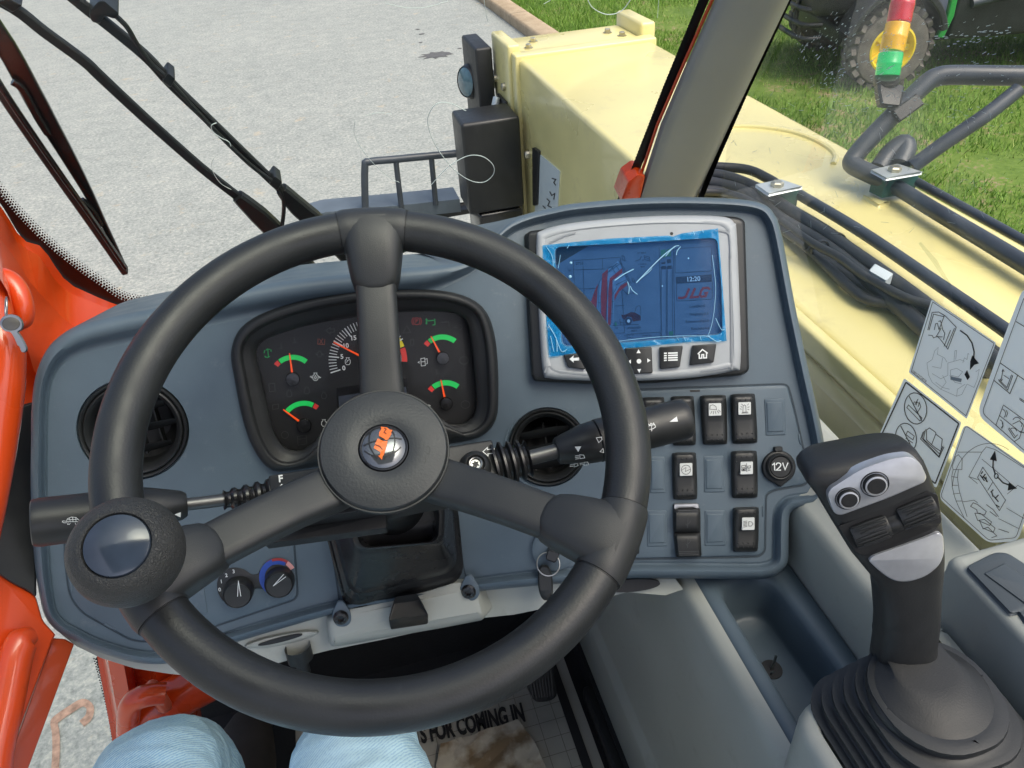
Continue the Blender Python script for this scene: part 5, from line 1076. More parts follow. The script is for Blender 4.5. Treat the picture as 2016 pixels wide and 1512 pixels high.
# keys
for nm, q, sy in (('key', ((420, 1035), (545, 1020), (560, 1130), (450, 1115)), 'back'), ('key', ((815, 992), (985, 985), (992, 1152), (832, 1160)), 'pad'), ('key', ((1038, 985), (1186, 977), (1165, 1115), (1042, 1128)), 'list'), ('key', ((1248, 975), (1400, 965), (1382, 1085), (1232, 1103)), 'home')):
    kb = MB().plate(DS, rnd(z5(*q), 3), .017, .0225, 1.6, .0015).build('key', 'black', dm); mb = MB(); h = .0231
    if sy == 'back': mb.fill(DS, [z5((458, 1063), (486, 1040), (484, 1056), (520, 1053), (520, 1072), (485, 1073), (486, 1086))], h)
    if sy == 'pad':
        for tri in (((888, 1025), (915, 1025), (901, 1000)), ((892, 1128), (918, 1126), (906, 1152)), ((852, 1066), (852, 1092), (832, 1080)), ((957, 1058), (957, 1086), (978, 1072))): mb.fill(DS, [z5(*tri)], h)
        mb.fill(DS, [z5(*zc((904, 1077), 15, n=16)[:-1])], h)
    if sy == 'list':
        for k in range(4):
            y_ = 1022+15*k; mb.fill(DS, [z5((1064, y_), (1082, y_-1), (1082, y_+8), (1064, y_+9)), z5((1090, y_-1), (1152, y_-4), (1152, y_+6), (1090, y_+8))], h)
    if sy == 'home': mb.strokes(DS, [z5((1280, 1032), (1310, 1002), (1344, 1026)), z5((1290, 1030), (1290, 1058), (1306, 1057), (1306, 1035), (1318, 1034), (1318, 1056), (1336, 1055), (1336, 1025))], 2.4, h)
    mb.build('symbol', 'white', kb, ang=0)
# protective film with wrinkled border
FO = z5((287, 335), (700, 292), (1090, 272), (1120, 280), (1180, 258), (1410, 227), (1440, 600), (1465, 948), (1250, 950), (1000, 975), (800, 1000), (600, 1020), (330, 1048), (305, 700))
pf = thing('protective_film', 'loose blue protective film stuck over the display', 'film', DS.base(1250, 580))
FOd = dens(FO, 8); FI = inset(SCW, 2)
def wr(x, y): return .0203+.0006*math.sin(x*.35+y*.11)+.0005*math.sin(y*.5-x*.13)+.0004*math.sin(x*.9+2*math.sin(y*.2))
vs_, fs_ = sheet(DS, FOd, [dens(SCW, 8)], wr, 9); mb = MB(); mb.add(vs_, fs_); mb.build('border', 'film', pf, ang=70)
def wi(x, y): return .0185+.0003*math.sin(x*.07)+.0003*math.sin(y*.05)
vs_, fs_ = sheet(DS, dens(SCW, 8), [], wi, 20); mb = MB(); mb.add(vs_, fs_); mb.build('taut_area', 'film_thin', pf, ang=70)
M['crease'] = mat('film_crease', (.30, .56, .74), .2, coat=.5, var=(100, .1))
mb = MB()
for q, r_ in ((((975, 580), (1080, 470), (1180, 370), (1260, 300), (1330, 250)), .0011), (((980, 570), (1090, 480), (1115, 450)), .0007), (((1240, 340), (1310, 260), (1360, 245)), .0008), (((780, 560), (860, 505), (950, 458)), .0012), (((895, 570), (910, 620), (905, 680)), .0008), (((920, 610), (940, 650), (985, 685)), .0008), (((1335, 330), (1345, 290), (1375, 255)), .0008), (((1620, 1060), (1655, 960), (1680, 800), (1690, 600), (1660, 330)), .0005), (((800, 1110), (1100, 1075), (1400, 1060), (1620, 1060)), .0006), (((290, 330), (270, 450)), .0006), (((1620, 1060), (1700, 1110), (1740, 1100)), .0010), (((1690, 900), (1740, 1000), (1770, 1000)), .0008), (((180, 960), (250, 1080), (260, 1200)), .0010), (((250, 1080), (300, 1200), (350, 1180)), .0008), (((200, 1060), (230, 1200)), .0008), (((1490, 115), (1500, 150)), .0006), (((1570, 100), (1580, 130)), .0006), (((1000, 180), (1010, 210)), .0006), (((370, 240), (350, 270)), .0007), (((160, 250), (215, 340), (225, 450)), .0007), (((1340, 1075), (1360, 1100)), .0006), (((1400, 1065), (1420, 1105)), .0007), (((1550, 1065), (1560, 1100)), .0006)):
    mb.tube([DS.pt(*p, .0212) for p in crom(y8(*q), 4, False)], r_*.42, 5)
for q in (((385, 400), 12), ((378, 525), 14), ((1445, 360), 7), ((1210, 610), 6)): mb.lathe(DS.pt(*y8(q[0])[0], .0195), DS.n(1200, 600), [(q[1]*.0001, 0), (q[1]*.00006, .0005), (0, .0006)], 10)
mb.build('creases', 'crease', pf, kind='stuff')

# ================================================================== SWITCH PANEL
sp = thing('switch_panel', 'blue-grey switch panel carrying black rocker switches under the display', 'switch panel', DS.base(1400, 930))
SPO = rnd(z6((100, 115), (680, 92), (1340, 68), (1398, 72), (1440, 220), (1558, 745), (1535, 805), (1300, 845), (1235, 880), (1230, 1100), (1228, 1300), (1190, 1338), (700, 1350), (100, 1362)), [10, 2, 10, 12, 30, 16, 12, 8, 14, 30, 14, 12, 2, 10], 5)
PH = .0022
MB().plate(DS, SPO, -.003, PH, 2.6).build('panel', 'dash', sp)
mb = MB(); g = inset(SPO, -2.2); mb.strokes(DS, [g+[g[0]]], 3.0, .0004); mb.build('joint_gap', mat('joint_dark', (.03, .045, .06), .7, var=(40, .1)), sp)  # dark line drawn along the panel joint
MB().plate(DS, z6((672, 106), (748, 104), (748, 118), (678, 121)), PH-.001, PH+.0004).build('notch', 'ink', sp, ang=0)
for q in (((1478, 430), (1492, 428), (1506, 510), (1496, 514), (1482, 470)), ((1212, 970), (1225, 965), (1224, 1050), (1212, 1050))): MB().plate(DS, rnd(z6(*q), 2), PH-.001, PH+.0008, 1).build('panel_clip', 'dash_tray', sp)
def blank(q):
    MB().plate(DS, rnd(z6(*q), 3), PH-.001, PH+.0009, 1.5).build('blank_cover', 'dash', sp)
    c = np.mean(np.array(q), 0); qi = [tuple(c+(np.array(p)-c)*.80) for p in q]; MB().plate(DS, rnd(z6(*qi), 2), PH, PH+.0019, 1.3).build('blank_cover', 'dash', sp)
blank(((1228, 170), (1380, 165), (1388, 440), (1240, 445))); blank(((375, 600), (485, 600), (490, 870), (380, 872))); blank(((778, 598), (922, 592), (935, 865), (780, 868)))
blank(((352, 1000), (500, 1000), (505, 1268), (358, 1272))); blank(((785, 1000), (935, 1000), (940, 1262), (785, 1266)))
def rocker(q, label=None, icon=None, lc=None, ls=95):
    q = z6(*q)
    def hf(u, v):
        e = (1-abs(u)**7)**.6*(1-abs(v)**11)**.6
        return PH+.0015+e*(.0055+.0030*v*v-.0012*v+(.0008 if v < -.1 else 0))
    r_ = MB().pillow(DS, q, hf, 0, 12, 18).build('rocker_switch', 'black', sp, ang=60)
    if label: r_['label'] = label
    def P(u, v):
        a, b_ = (u+1)/2, (v+1)/2; A = np.array(q); p = (A[0]*(1-a)+A[1]*a)*(1-b_)+(A[3]*(1-a)+A[2]*a)*b_; return p
    mb = MB()
    for u, v in [(u, -.74) for u in (-.62, -.2, .22, .64)]+[(u, -.54) for u in (-.62, .64)]+[(u, v) for v in (.60, .80) for u in (-.60, -.2, .2, .6)]:
        p = P(u, v); o = DS.pt(*p, hf(u, v)-.0002); mb.lathe(o, DS.n(*p), [(.00085, 0), (.0007, .0005), (.0003, .0008), (0, .00085)], 8)
    mb.build('grip_dots', 'black', r_, kind='stuff')
    if icon:
        lx, ly = z6(lc)[0]; s_ = ls*.26452/2; o = rnd([(lx-s_, ly-s_*.98), (lx+s_, ly-s_*1.04), (lx+s_, ly+s_*.98), (lx-s_, ly+s_*1.04)], 2.2)
        hh = max(hf(0, -.6), hf(0, -.2))+.0006
        lg = MB().plate(DS, o, hh-.004, hh, .8).build('legend', 'offwhite', r_)
        mb = MB(); mb.strokes(DS, [z6(*l) for l in icon[0]], .9, hh+.0003)
        for pl in icon[1]: mb.fill(DS, [z6(*pl)], hh+.0003)
        mb.build('symbol', 'ink', lg if False else r_, ang=0)
rocker(((310, 160), (485, 155), (500, 520), (320, 525)), 'rocker switch mostly hidden behind the right stalk, next to the rim')
rocker(((530, 152), (704, 148), (722, 516), (546, 520)), 'rocker switch half covered by the end of the right stalk')
rocker(((748, 145), (945, 140), (956, 510), (770, 515)), 'rocker switch with a work lamp symbol', ([((822, 248), (825, 222), (845, 215), (868, 228), (872, 252), (822, 248)), ((838, 262), (828, 282)), ((850, 262), (848, 284)), ((862, 262), (868, 282)), ((875, 258), (890, 278)), ((885, 252), (902, 268))], []), (860, 250))
rocker(((975, 135), (1160, 130), (1181, 500), (990, 508)), 'rocker switch with a flashing beacon symbol', ([((1068, 270), (1070, 225), (1080, 215), (1090, 225), (1092, 270)), ((1062, 272), (1104, 268)), ((1058, 278), (1108, 274)), ((1052, 225), (1062, 235)), ((1045, 245), (1060, 248)), ((1058, 208), (1068, 220)), ((1102, 218), (1112, 206)), ((1102, 235), (1118, 230)), ((1102, 248), (1116, 252))], []), (1081, 242))
rocker(((540, 572), (722, 568), (732, 920), (548, 922)), 'rocker switch with a lightning bolt in a circle', ([zc((645, 698), 34), ((612, 702), (645, 682), (640, 712), (678, 694))], []), (645, 697))
rocker(((980, 560), (1175, 555), (1181, 908), (988, 912)), 'rocker switch with an axle symbol in the middle row', ([((1095, 650), (1098, 715)), ((1060, 668), (1088, 664), (1088, 680), (1060, 684), (1060, 668)), ((1060, 692), (1090, 688), (1090, 705), (1060, 706), (1060, 692)), ((1104, 672), (1125, 668), (1125, 684), (1104, 686), (1104, 672)), ((1114, 686), (1114, 704)), ((1106, 704), (1124, 702))], [((1066, 694), (1082, 692), (1082, 703), (1066, 704))]), (1096, 686))
rocker(((995, 980), (1190, 975), (1182, 1308), (994, 1310)), 'rocker switch with a headlamp symbol in the bottom row', ([((1112, 1085), (1112, 1118), (1130, 1118), (1144, 1102), (1132, 1086), (1112, 1085)), ((1072, 1085), (1100, 1080)), ((1072, 1095), (1100, 1090)), ((1072, 1105), (1100, 1100)), ((1072, 1115), (1100, 1110)), ((1072, 1126), (1100, 1120))], []), (1108, 1101))
rocker(((140, 1010), (292, 1008), (300, 1328), (150, 1332)), 'rocker switch almost wholly hidden behind the wheel rim')
# usb cover
ub = MB().plate(DS, rnd(z6((548, 952), (742, 950), (762, 1345), (572, 1352)), 5), PH-.001, PH+.003, 2).build('charging_port', 'black_soft', sp)
MB().plate(DS, rnd(z6((556, 955), (738, 952), (740, 990), (715, 985), (700, 978), (590, 982), (575, 992), (556, 992)), 3), PH+.002, PH+.0045, 1).build('port_frame', 'silver', ub)
for q, hh in ((((552, 990), (752, 988), (754, 1165), (556, 1168)), .0105), (((556, 1170), (754, 1168), (758, 1345), (574, 1350)), .0095)):
    MB().pillow(DS, z6(*q), lambda u, v, hh=hh: PH+.004+(hh-.004)*(1-abs(v)**4)**.7*(1-abs(u)**10)**.5, 0, 10, 12, .06).build('port_flap', 'black_soft', ub, ang=60)
mb = MB()
for y_ in (1004, 1017, 1030, 1043): mb.strokes(DS, [z6((585, y_), (735, y_-3))], 1.6, PH+.0098)
for y_ in (1308, 1321, 1334): mb.strokes(DS, [z6((592, y_), (742, y_-3))], 1.6, PH+.0092)
for oy in (1092, 1240): mb.strokes(DS, [z6((660, oy-35), (656, oy+40)), z6((656, oy+15), (676, oy-5), (676, oy-18)), z6((658, oy+28), (642, oy+8))], 1.2, PH+.0112)
mb.build('grip_ribs', mat('rib_grey', (.055, .057, .06), .45, var=(60, .1)), ub, kind='stuff')
# 12 V socket
sk = thing('power_socket', 'round black 12V power socket at the right edge of the switch panel', 'power socket', DS.base(*z6((1335, 680))[0]))
oc = z6((1337, 675))[0]; mb = MB()
outl = []
for k in range(48):
    a = 2*math.pi*k/48; r_ = 124*(1.0); x, y = 1337+r_*math.cos(a), 680-r_*math.sin(a)
    da = abs((a-rad(275)+math.pi) % (2*math.pi)-math.pi)
    if da < .35: y += 26*(1-da/.35)
    outl.append((x, y))
mb.plate(DS, z6(*outl), PH-.001, PH+.004, 3, .003); mb.build('flange', 'black_soft', sk)
MB().plate(DS, rnd(z6((1306, 530), (1362, 526), (1366, 560), (1308, 564)), 2), PH, PH+.005, 1).build('hinge', 'black_soft', sk)
o = DS.pt(*oc, PH+.004); rm = .26452/FPX*.712; cp = MB().lathe(o, DS.n(*oc), [(100*rm, -.002), (98*rm, .003), (88*rm, .0045), (82*rm, .0042), (78*rm, .003), (74*rm, .0042), (0, .0046)], 40).build('cap', 'black_soft', sk)
mb = MB(); mb.strokes(DS, [z6((1287, 664), (1303, 650), (1305, 704)), crom(z6((1316, 664), (1320, 652), (1336, 648), (1350, 658), (1346, 674), (1330, 690), (1316, 702)), 3, False)+z6((1352, 701)), z6((1364, 646), (1382, 698), (1404, 646))], 2.2, PH+.0092); mb.build('lettering', 'white', cp, ang=0)

# ================================================================== CLIMATE CONTROLS
cl = thing('climate_control', 'pair of round heater dials with fan numbers and a red and blue ring', 'climate control', DS.base(510, 1150))
p1, p2 = y2((300, 1015))[0], y2((585, 955))[0]; k2 = .29102
pl_ = []
for k in range(40):
    a = rad(20+320*k/39); pl_.append((p1[0]+142*k2*math.cos(a), p1[1]-118*k2*math.sin(a)*1.05))
bp_ = crom(y2((165, 1040), (170, 960), (210, 905), (270, 885), (340, 895), (395, 930), (440, 925), (455, 900), (520, 870), (600, 870), (660, 900), (690, 960), (670, 1030), (600, 1065), (520, 1055), (470, 1030), (420, 1030), (400, 1080), (330, 1130), (240, 1130), (195, 1100)), 4)
MB().plate(DS, bp_, .001, .0026, 1).build('backplate', 'black', cl)
def knob(c, r, a0):
    o = DS.pt(*y2(c)[0], .003); n_ = DS.n(*y2(c)[0]); rm = r*k2/FPX*((o-CAM)@FW); kb = MB().lathe(o, n_, [(rm*1.02, 0), (rm, .008), (rm*.96, .011), (rm*.88, .0122), (rm*.84, .0115), (rm*.6, .0112), (0, .0110)], 48).build('knob', 'black', cl)
    mb = MB(); a = rad(a0); x, y = c; d = V(math.cos(a), -math.sin(a)); e = V(-d[1], d[0]); c_ = np.array(c, float)
    S2 = plane(o+n_*.0125, n_)
    mb.strokes(S2, [y2(tuple(c_+d*62), tuple(c_-d*45+e*11)), y2(tuple(c_+d*62), tuple(c_-d*45-e*11))], 1.3, 0); mb.build('pointer', 'white', kb, ang=0)
knob((310, 1035), 97, 93); knob((588, 968), 96, 222)
mb = MB()
for s_, p in (('0', (182, 1045)), ('1', (193, 990)), ('2', (227, 948)), ('3', (276, 922))): text(mb, DS, s_, y2(p)[0], (1, -.15), 24*k2, .003, .02, anchor='c')
for dx, dy in ((-8, -8), (9, -4), (-4, 9), (8, 8)): mb.fill(DS, [y2(*zc((192+dx, 908+dy), 9, 8, n=10)[:-1])], .003)
mb.build('numbers', 'white', cl, ang=0)
c5 = y2((575, 950))[0]
MB().arc(DS, c5, 90*k2, 128*k2, 110, 232, .0031).build('cold_arc', 'blue', cl); MB().arc(DS, c5, 88*k2, 112*k2, 62, 112, .0034).build('cold_arc', 'blue', cl)
mb = MB(); mb.arc(DS, c5, 108*k2, 130*k2, 52, 128, .0030); mb.build('hot_arc', 'dkred', cl); MB().arc(DS, c5, 98*k2, 128*k2, 30, 58, .0033).build('warm_arc', 'pink', cl)

# ================================================================== STEERING COLUMN
WC = V(-.0019, .411, 1.8643); WN = nrm(V(.0191, -.4899, .8716)); E1 = nrm(V(1, 0, 0)-WN*WN[0]); E2 = np.cross(WN, E1)
def wp(a, r, h): return WC+E1*r*math.cos(a)+E2*r*math.sin(a)+WN*h
sc = thing('steering_column', 'glossy black rubber steering column boot with tilt lever', 'steering column', DS.base(*y2((1400, 1000))[0]))
def q2(pts, r): return rnd(y2(*pts), r, 6)
base = ((890, 560), (1770, 420), (1822, 965), (1048, 1178)); ttop = ((1050, 560), (1700, 450), (1692, 720), (1105, 770))
bl = []
prof_ = [(0, 1.03, .003), (0, 1.04, .008), (.05, .99, .010), (.06, .99, .012), (.07, 1.03, .015), (.07, 1.035, .020), (.12, .985, .022), (.13, .985, .024), (.14, 1.025, .027), (.14, 1.03, .032), (.20, .975, .034), (.22, .975, .037), (.24, 1.0, .040), (.38, .985, .047), (.7, .97, .062), (.9, 1.0, .072), (1.0, 1.02, .078), (1.05, .99, .080), (1.0, .90, .080), (1.0, .84, .074), (1.0, .80, .060)]
for t_, sc_, h in prof_:
    q = [tuple(np.array(a)*(1-min(t_, 1))+np.array(b_)*min(t_, 1)) for a, b_ in zip(base, ttop)]; c = np.mean(np.array(q), 0); q = [tuple(c+(np.array(p)-c)*sc_) for p in q]
    bl.append([DS.pt(x, y, h) for x, y in q2(q, 38-18*min(t_, 1))])
MB().loft(bl, True, False, True).build('boot', 'rubber', sc, ang=60)
mb = MB(); mb.lathe(WC, -WN, [(.030, .05), (.032, .055), (.032, .12), (.030, .125), (.030, .2)], 32); mb.build('column_tube', 'black', sc)
lv = [[DS.pt(x, y, h) for x, y in rnd(y2(*q), 5, 4)] for q, h in ((((1370, 1090), (1520, 1070), (1530, 1090), (1365, 1110)), .02), (((1365, 1085), (1515, 1060), (1592, 1205), (1322, 1240)), .032), (((1362, 1088), (1518, 1064), (1596, 1212), (1322, 1248)), .030), (((1340, 1160), (1560, 1130), (1592, 1265), (1335, 1305)), .016), (((1345, 1180), (1550, 1150), (1580, 1255), (1345, 1290)), .010))]
MB().loft(lv, True, True, True).build('tilt_lever', 'black', sc, ang=50)
# stalk housing, parallel to the wheel plane
HP = plane(WC-WN*.062, WN)
hs = thing('stalk_housing', 'dark switch housing on the column behind the hub marked with arrows', 'switch housing', WC-WN*.07)
HO = rnd([(528, 937), (700, 909), (968, 866), (984, 930), (990, 960), (760, 1000), (545, 1030)], [5, 3, 5, 3, 6, 3, 6])
MB().plate(HP, HO, -.030, 0, 2.2).build('case', 'black_soft', hs)
MB().plate(HP, rnd([(516, 1052), (700, 1020), (760, 1010), (762, 1040), (520, 1072)], 4), -.034, -.020, 2).build('lower_case', 'black_soft', hs)
mb = MB(); text(mb, HP, 'F', y2((582, 306))[0], (1, -.1), 46*k2, .0006, .03); mb.build('letter', 'white', hs, ang=0)
mb = MB(); mb.fill(HP, [y2((567, 356), (600, 318), (641, 350), (622, 354), (630, 400), (582, 404), (585, 360))], .0006); mb.build('arrow', 'white', hs, ang=0)
for ln in (((490, 290), (518, 264), (518, 277), (562, 270), (566, 300), (522, 304), (524, 318), (490, 290)), ((520, 460), (566, 452), (562, 436), (598, 462), (570, 490))):
    mb = MB(); mb.strokes(HP, [y3(*ln)], 1.6, .0006); mb.build('arrow', 'white', hs, ang=0)
pc = y3((440, 388))[0]; o = HP.pt(*pc, 0); mb = MB(); mb.lathe(o, WN, [(.0125, 0), (.0115, .004), (.009, .007), (.0075, .008), (.0068, .0075), (.0065, .006)], 32); mb.build('screw_boss', 'black_soft', hs)
mb = MB(); mb.lathe(o, WN, [(.0065, .0055), (.006, .0075), (.0048, .0085), (.0042, .0083), (.0036, .0065), (0, .0062)], 24); sb = mb.build('screw', 'chrome', hs)
mb = MB(); star = [(o+WN*.0068+(.0032 if k % 2 else .0018)*(math.cos(k*math.pi/6)*E1+math.sin(k*math.pi/6)*E2)) for k in range(12)]; mb.loft([star], True, True); mb.build('screw_socket', 'ink', sb, ang=0)

# ================================================================== STEERING WHEEL
sw_ = thing('steering_wheel', 'black three-spoke steering wheel with grained rim and spinner knob', 'steering wheel', WC-WN*.05)
RR, RT_ = .17, .0157
mb = MB(); L = []
for k in range(140):
    a = 2*math.pi*k/140; er = E1*math.cos(a)+E2*math.sin(a); L.append([WC+er*(RR+RT_*math.cos(b_))+WN*RT_*math.sin(b_) for b_ in np.linspace(0, 2*math.pi, 24, endpoint=False)])
L.append(L[0]); mb.loft(L, True); mb.build('rim', 'leather', sw_)
SPK = [rad(81.4), rad(-38.6), rad(-158.6)]
def sect(r, t0, hw, zt, zb, er, et, e=4.0, n=28):
    P = []
    for k in range(n):
        a = 2*math.pi*k/n; c, s_ = math.cos(a), math.sin(a); x = hw*math.copysign(abs(c)**(2/e), c); z = (zt+zb)/2+(zt-zb)/2*math.copysign(abs(s_)**(2/e), s_); P.append(WC+er*r+et*(x+t0)+WN*z)
    return P
for i, a in enumerate(SPK):
    er = E1*math.cos(a)+E2*math.sin(a); et = np.cross(WN, er)
    mb = MB(); mb.loft([sect(r, 0, hw, zt, zb, er, et) for r, hw, zt, zb in ((.025, .0175, -.030, -.055), (.045, .0165, -.028, -.052), (.07, .0155, -.016, -.040), (.10, .0152, -.007, -.028), (.13, .015, .0, -.020), (.16, .015, .005, -.012))], True, True, True)
    s_ = mb.build('spoke', 'spoke', sw_, ang=50)
    mb = MB(); mb.loft([sect(r, 0, hw, zt, zb, er, et, 3.2) for r, hw, zt, zb in ((.1195, .004, -.003, -.018), (.1202, .009, -.0015, -.021), (.1222, .0132, .0002, -.023), (.126, .0166, .003, -.0235), (.133, .0188, .0075, -.0225), (.145, .0208, .0130, -.020), (.157, .0225, .0165, -.018), (.165, .0238, .0174, -.0174), (.172, .0246, .0176, -.0174))], True, True, True)
    LL = []
    for k in range(13):
        b0 = a+rad(8.4)*(k/6-1); e2_ = E1*math.cos(b0)+E2*math.sin(b0); rr_ = .0174 if 0 < k < 12 else .0166; LL.append([WC+e2_*(RR+rr_*math.cos(b_))+WN*rr_*math.sin(b_) for b_ in np.linspace(0, 2*math.pi, 24, endpoint=False)])
    mb.loft(LL, True, True, True); se = mb.build('spoke_end', 'spoke', sw_, ang=50)
    for sg_ in (-1, 1):
        mb = MB(); LL = []
        for k in range(4):
            b0 = a+sg_*rad(8.45+.13*k); e2_ = E1*math.cos(b0)+E2*math.sin(b0); rr_ = (.0150, .0160, .0160, .0150)[k]; LL.append([WC+e2_*(RR+rr_*math.cos(b_))+WN*rr_*math.sin(b_) for b_ in np.linspace(0, 2*math.pi, 24, endpoint=False)])
        mb.loft(LL, True); mb.build('seam', 'ink', se)
HD = -.024; HR = .0465
mb = MB(); mb.lathe(WC, WN, [(.030, HD-.055), (.034, HD-.048), (.0385, HD-.034), (.0425, HD-.02), (HR*.985, HD-.008), (HR, HD-.004), (HR*.995, HD-.0022), (HR*.975, HD-.0022), (HR*.965, HD-.0012)], 72); mb.build('hub', 'spoke', sw_)
mb = MB(); mb.lathe(WC, WN, [(HR*.965, HD-.004), (HR*.962, HD-.0006), (HR*.94, HD+.0008), (HR*.8, HD+.0022), (HR*.62, HD+.0030), (HR*.5, HD+.0030), (HR*.42, HD+.0020), (HR*.385, HD+.0016), (HR*.375, HD-.001)], 72); hp = mb.build('horn_pad', 'hub', sw_)
em = WC+WN*(HD+.001); ER = HR*.365
mb = MB(); mb.lathe(em, WN, [(ER*1.02, -.002), (ER*1.0, .0012), (ER*.95, .0018), (ER*.91, .0014)], 48); mb.build('emblem_ring', 'black_gloss', hp)
mb = MB(); mb.lathe(em, WN, [(ER*.93, .0008), (ER*.8, .0022), (ER*.55, .0035), (ER*.3, .0042), (0, .0044)], 48); ed = mb.build('emblem', mat('emblem_grey', (.13, .14, .15), .12, metal=.5, coat=1, var=(40, .1)), hp)
class Dome:
    def n(s, x, y): return WN
    def pt(s, x, y, h=0):
        r = ray(x, y); p0 = em+WN*.004; d = ((p0-CAM)@WN)/(r@WN); p = CAM+r*d; q = p-em; q = q-WN*(q@WN); rr_ = np.linalg.norm(q)/ER
        z_ = .0044-.0035*min(1.1, rr_)**2; return em+q+WN*(z_+h)
DM = Dome()
mb = MB(); gl_ = [crom(y7(*p), 5, False) for p in (((510, 735), (580, 710), (700, 680), (830, 660), (925, 662)), ((600, 555), (575, 640), (580, 740), (620, 820), (660, 880)), ((690, 520), (720, 660), (735, 800), (735, 890)), ((800, 530), (840, 620), (850, 700), (830, 800), (790, 870)), ((530, 620), (640, 540), (760, 515), (860, 560)), ((520, 790), (620, 850), (740, 860), (850, 810), (915, 750)))]
mb.strokes(DM, gl_, 2.4, .0004); mb.build('globe_lines', 'ink', ed)
mb = MB()
for pl in (((700, 530), (765, 540), (810, 580), (812, 620), (780, 680), (755, 690), (735, 670), (682, 640), (682, 600), (705, 560)), ((668, 668), (735, 700), (775, 695), (765, 740), (735, 840), (722, 855), (712, 892), (672, 850), (690, 845), (700, 815), (626, 772), (640, 730)), ((800, 565), (822, 570), (818, 590), (802, 588))):
    mb.fill(DM, [[p for p in y7(*pl)]], .0008)
mb.build('emblem_mark', 'orange_s', ed)
mb = MB(); mb.strokes(DM, [y7((735, 550), (758, 560), (735, 600), (762, 615)), y7((640, 735), (690, 755), (720, 790)), y7((684, 655), (735, 690))], 1.3, .0011); mb.build('emblem_lines', 'ink', ed)
class HubS:
    def n(s, x, y): return WN
    def pt(s, x, y, h=0): r = ray(x, y); p0 = WC+WN*(HD+.0018); return CAM+r*(((p0-CAM)@WN)/(r@WN))+WN*h
mb = MB(); mb.strokes(HubS(), [crom(y7((1105, 905), (1160, 850), (1180, 800), (1180, 745)), 4, False), y7((1110, 910), (1175, 925)), y7((1175, 925), (1180, 850)), [p for p in y7(*zc((1200, 795), 22, 40, -120, 200, 14))]], 1.4, .0011); mb.build('horn_symbol', 'black', hp)
# spinner knob
ka = rad(-163.5); kc = wp(ka, .1685, .0)
kt = at(250, 1086, .430); kx = nrm(WN*.92+nrm(CAM-kt)*.25)
mb = MB(); mb.tube([kc+WN*.008, kt-kx*.012], [.012, .010], 18); mb.lathe(kc-WN*.016, -WN, [(.010, -.004), (.010, .010), (.007, .013), (0, .013)], 20); mb.build('knob_stem', 'black', sw_)
mb = MB(); R_ = .0305
mb.lathe(kt, kx, [(.010, -.024), (.020, -.0225), (.0265, -.016), (.0300, -.006), (.0305, .001), (.0290, .009), (.0255, .015), (.0215, .0185), (.0190, .0197), (.0178, .0195), (.0172, .0180)], 64); kn_ = mb.build('spinner_knob', 'leather_big', sw_)
mb = MB(); mb.lathe(kt, kx, [(.0172, .0178), (.0165, .0196), (.012, .0212), (.006, .0220), (0, .0222)], 48); mb.build('knob_cap', mat('knob_cap', (.045, .06, .085), .14, coat=.35, var=(30, .3)), kn_)

# ================================================================== STALKS
def stalk(name, label, A, B, stations, bel, prints):
    """A at housing, B at tip"""
    ax = nrm(B-A); Ln = np.linalg.norm(B-A); t_ = thing(name, label, 'control stalk', A)
    mb = MB(); P = []
    r0, r1, s0, s1, nn = bel
    for k in range(nn*4+1):
        f = k/(nn*4); r = (r0*(1-f)+r1*f); P.append((r*(1.0 if k % 4 in (0, 1) else .74 if k % 4 == 2 else .78), (s0+(s1-s0)*f)*Ln))
    mb.lathe(A, ax, P, 32); mb.build('bellows', 'rubber', t_)
    for nm, prof, mt in stations:
        mb = MB(); mb.lathe(A, ax, [(r, s*Ln) for r, s in prof], 40); mb.build(nm, mt, t_, ang=30)
    class Cy:
        def __init__(s): s.r = .0162
        def n(s, x, y): return nrm(CAM-at(x, y, .5))
        def pt(s, x, y, h=0):
            d = nrm(ray(x, y)); w0 = CAM-A; dp = d-ax*(d@ax); wp_ = w0-ax*(w0@ax); a = dp@dp; b2 = 2*dp@wp_; c = wp_@wp_-(s.r+h)**2; D = b2*b2-4*a*c
            tt = (-b2-math.sqrt(max(0, D)))/(2*a); return CAM+d*tt
    S = Cy()
    for r, lines, fills, wd in prints:
        S.r = r
        if lines: mb = MB(); mb.strokes(S, lines, wd, .0004); mb.build('symbol', 'white', t_, ang=0)
        for f in fills: mb = MB(); mb.fill(S, [f], .0004); mb.build('symbol', 'white', t_, ang=0)
    return t_
lA, lB = at(545, 972, .590), at(62, 1030, .515)
tur = [y1(*l) for l in (((345, 228), (352, 214), (372, 206), (395, 208), (412, 222), (412, 230), (345, 230)), ((345, 228), (328, 226), (324, 231), (332, 236), (348, 236)), ((412, 226), (421, 226)), ((355, 234), (352, 244), (362, 244), (366, 236)), ((392, 236), (394, 245), (404, 244), (404, 234)), ((360, 212), (366, 228)), ((378, 207), (380, 230)), ((394, 209), (396, 230)), ((352, 220), (405, 218)))]
stalk('control_stalk', 'left black stalk with a tortoise symbol behind the spinner knob', lA, lB, [
    ('rod', [(.0046, .12), (.0046, .46), (.0, .46)], 'rod'),
    ('collar', [(.0, .40), (.0085, .40), (.0105, .42), (.0150, .54), (.0160, .58), (.0160, .60)], 'black'),
    ('grip', [(.0166, .61), (.0170, .615), (.0164, .64), (.0164, .97), (.0156, .995), (.0145, 1.0), (.004, 1.002), (0, 1.0)], 'black')], (.0135, .0075, -.02, .24, 5),
    [(.0170, tur, [], 1.0), (.0158, [], [y1((908, 193), (942, 180), (940, 208))], 1)])
rA, rB = at(978, 918, .60), at(1352, 823, .625)
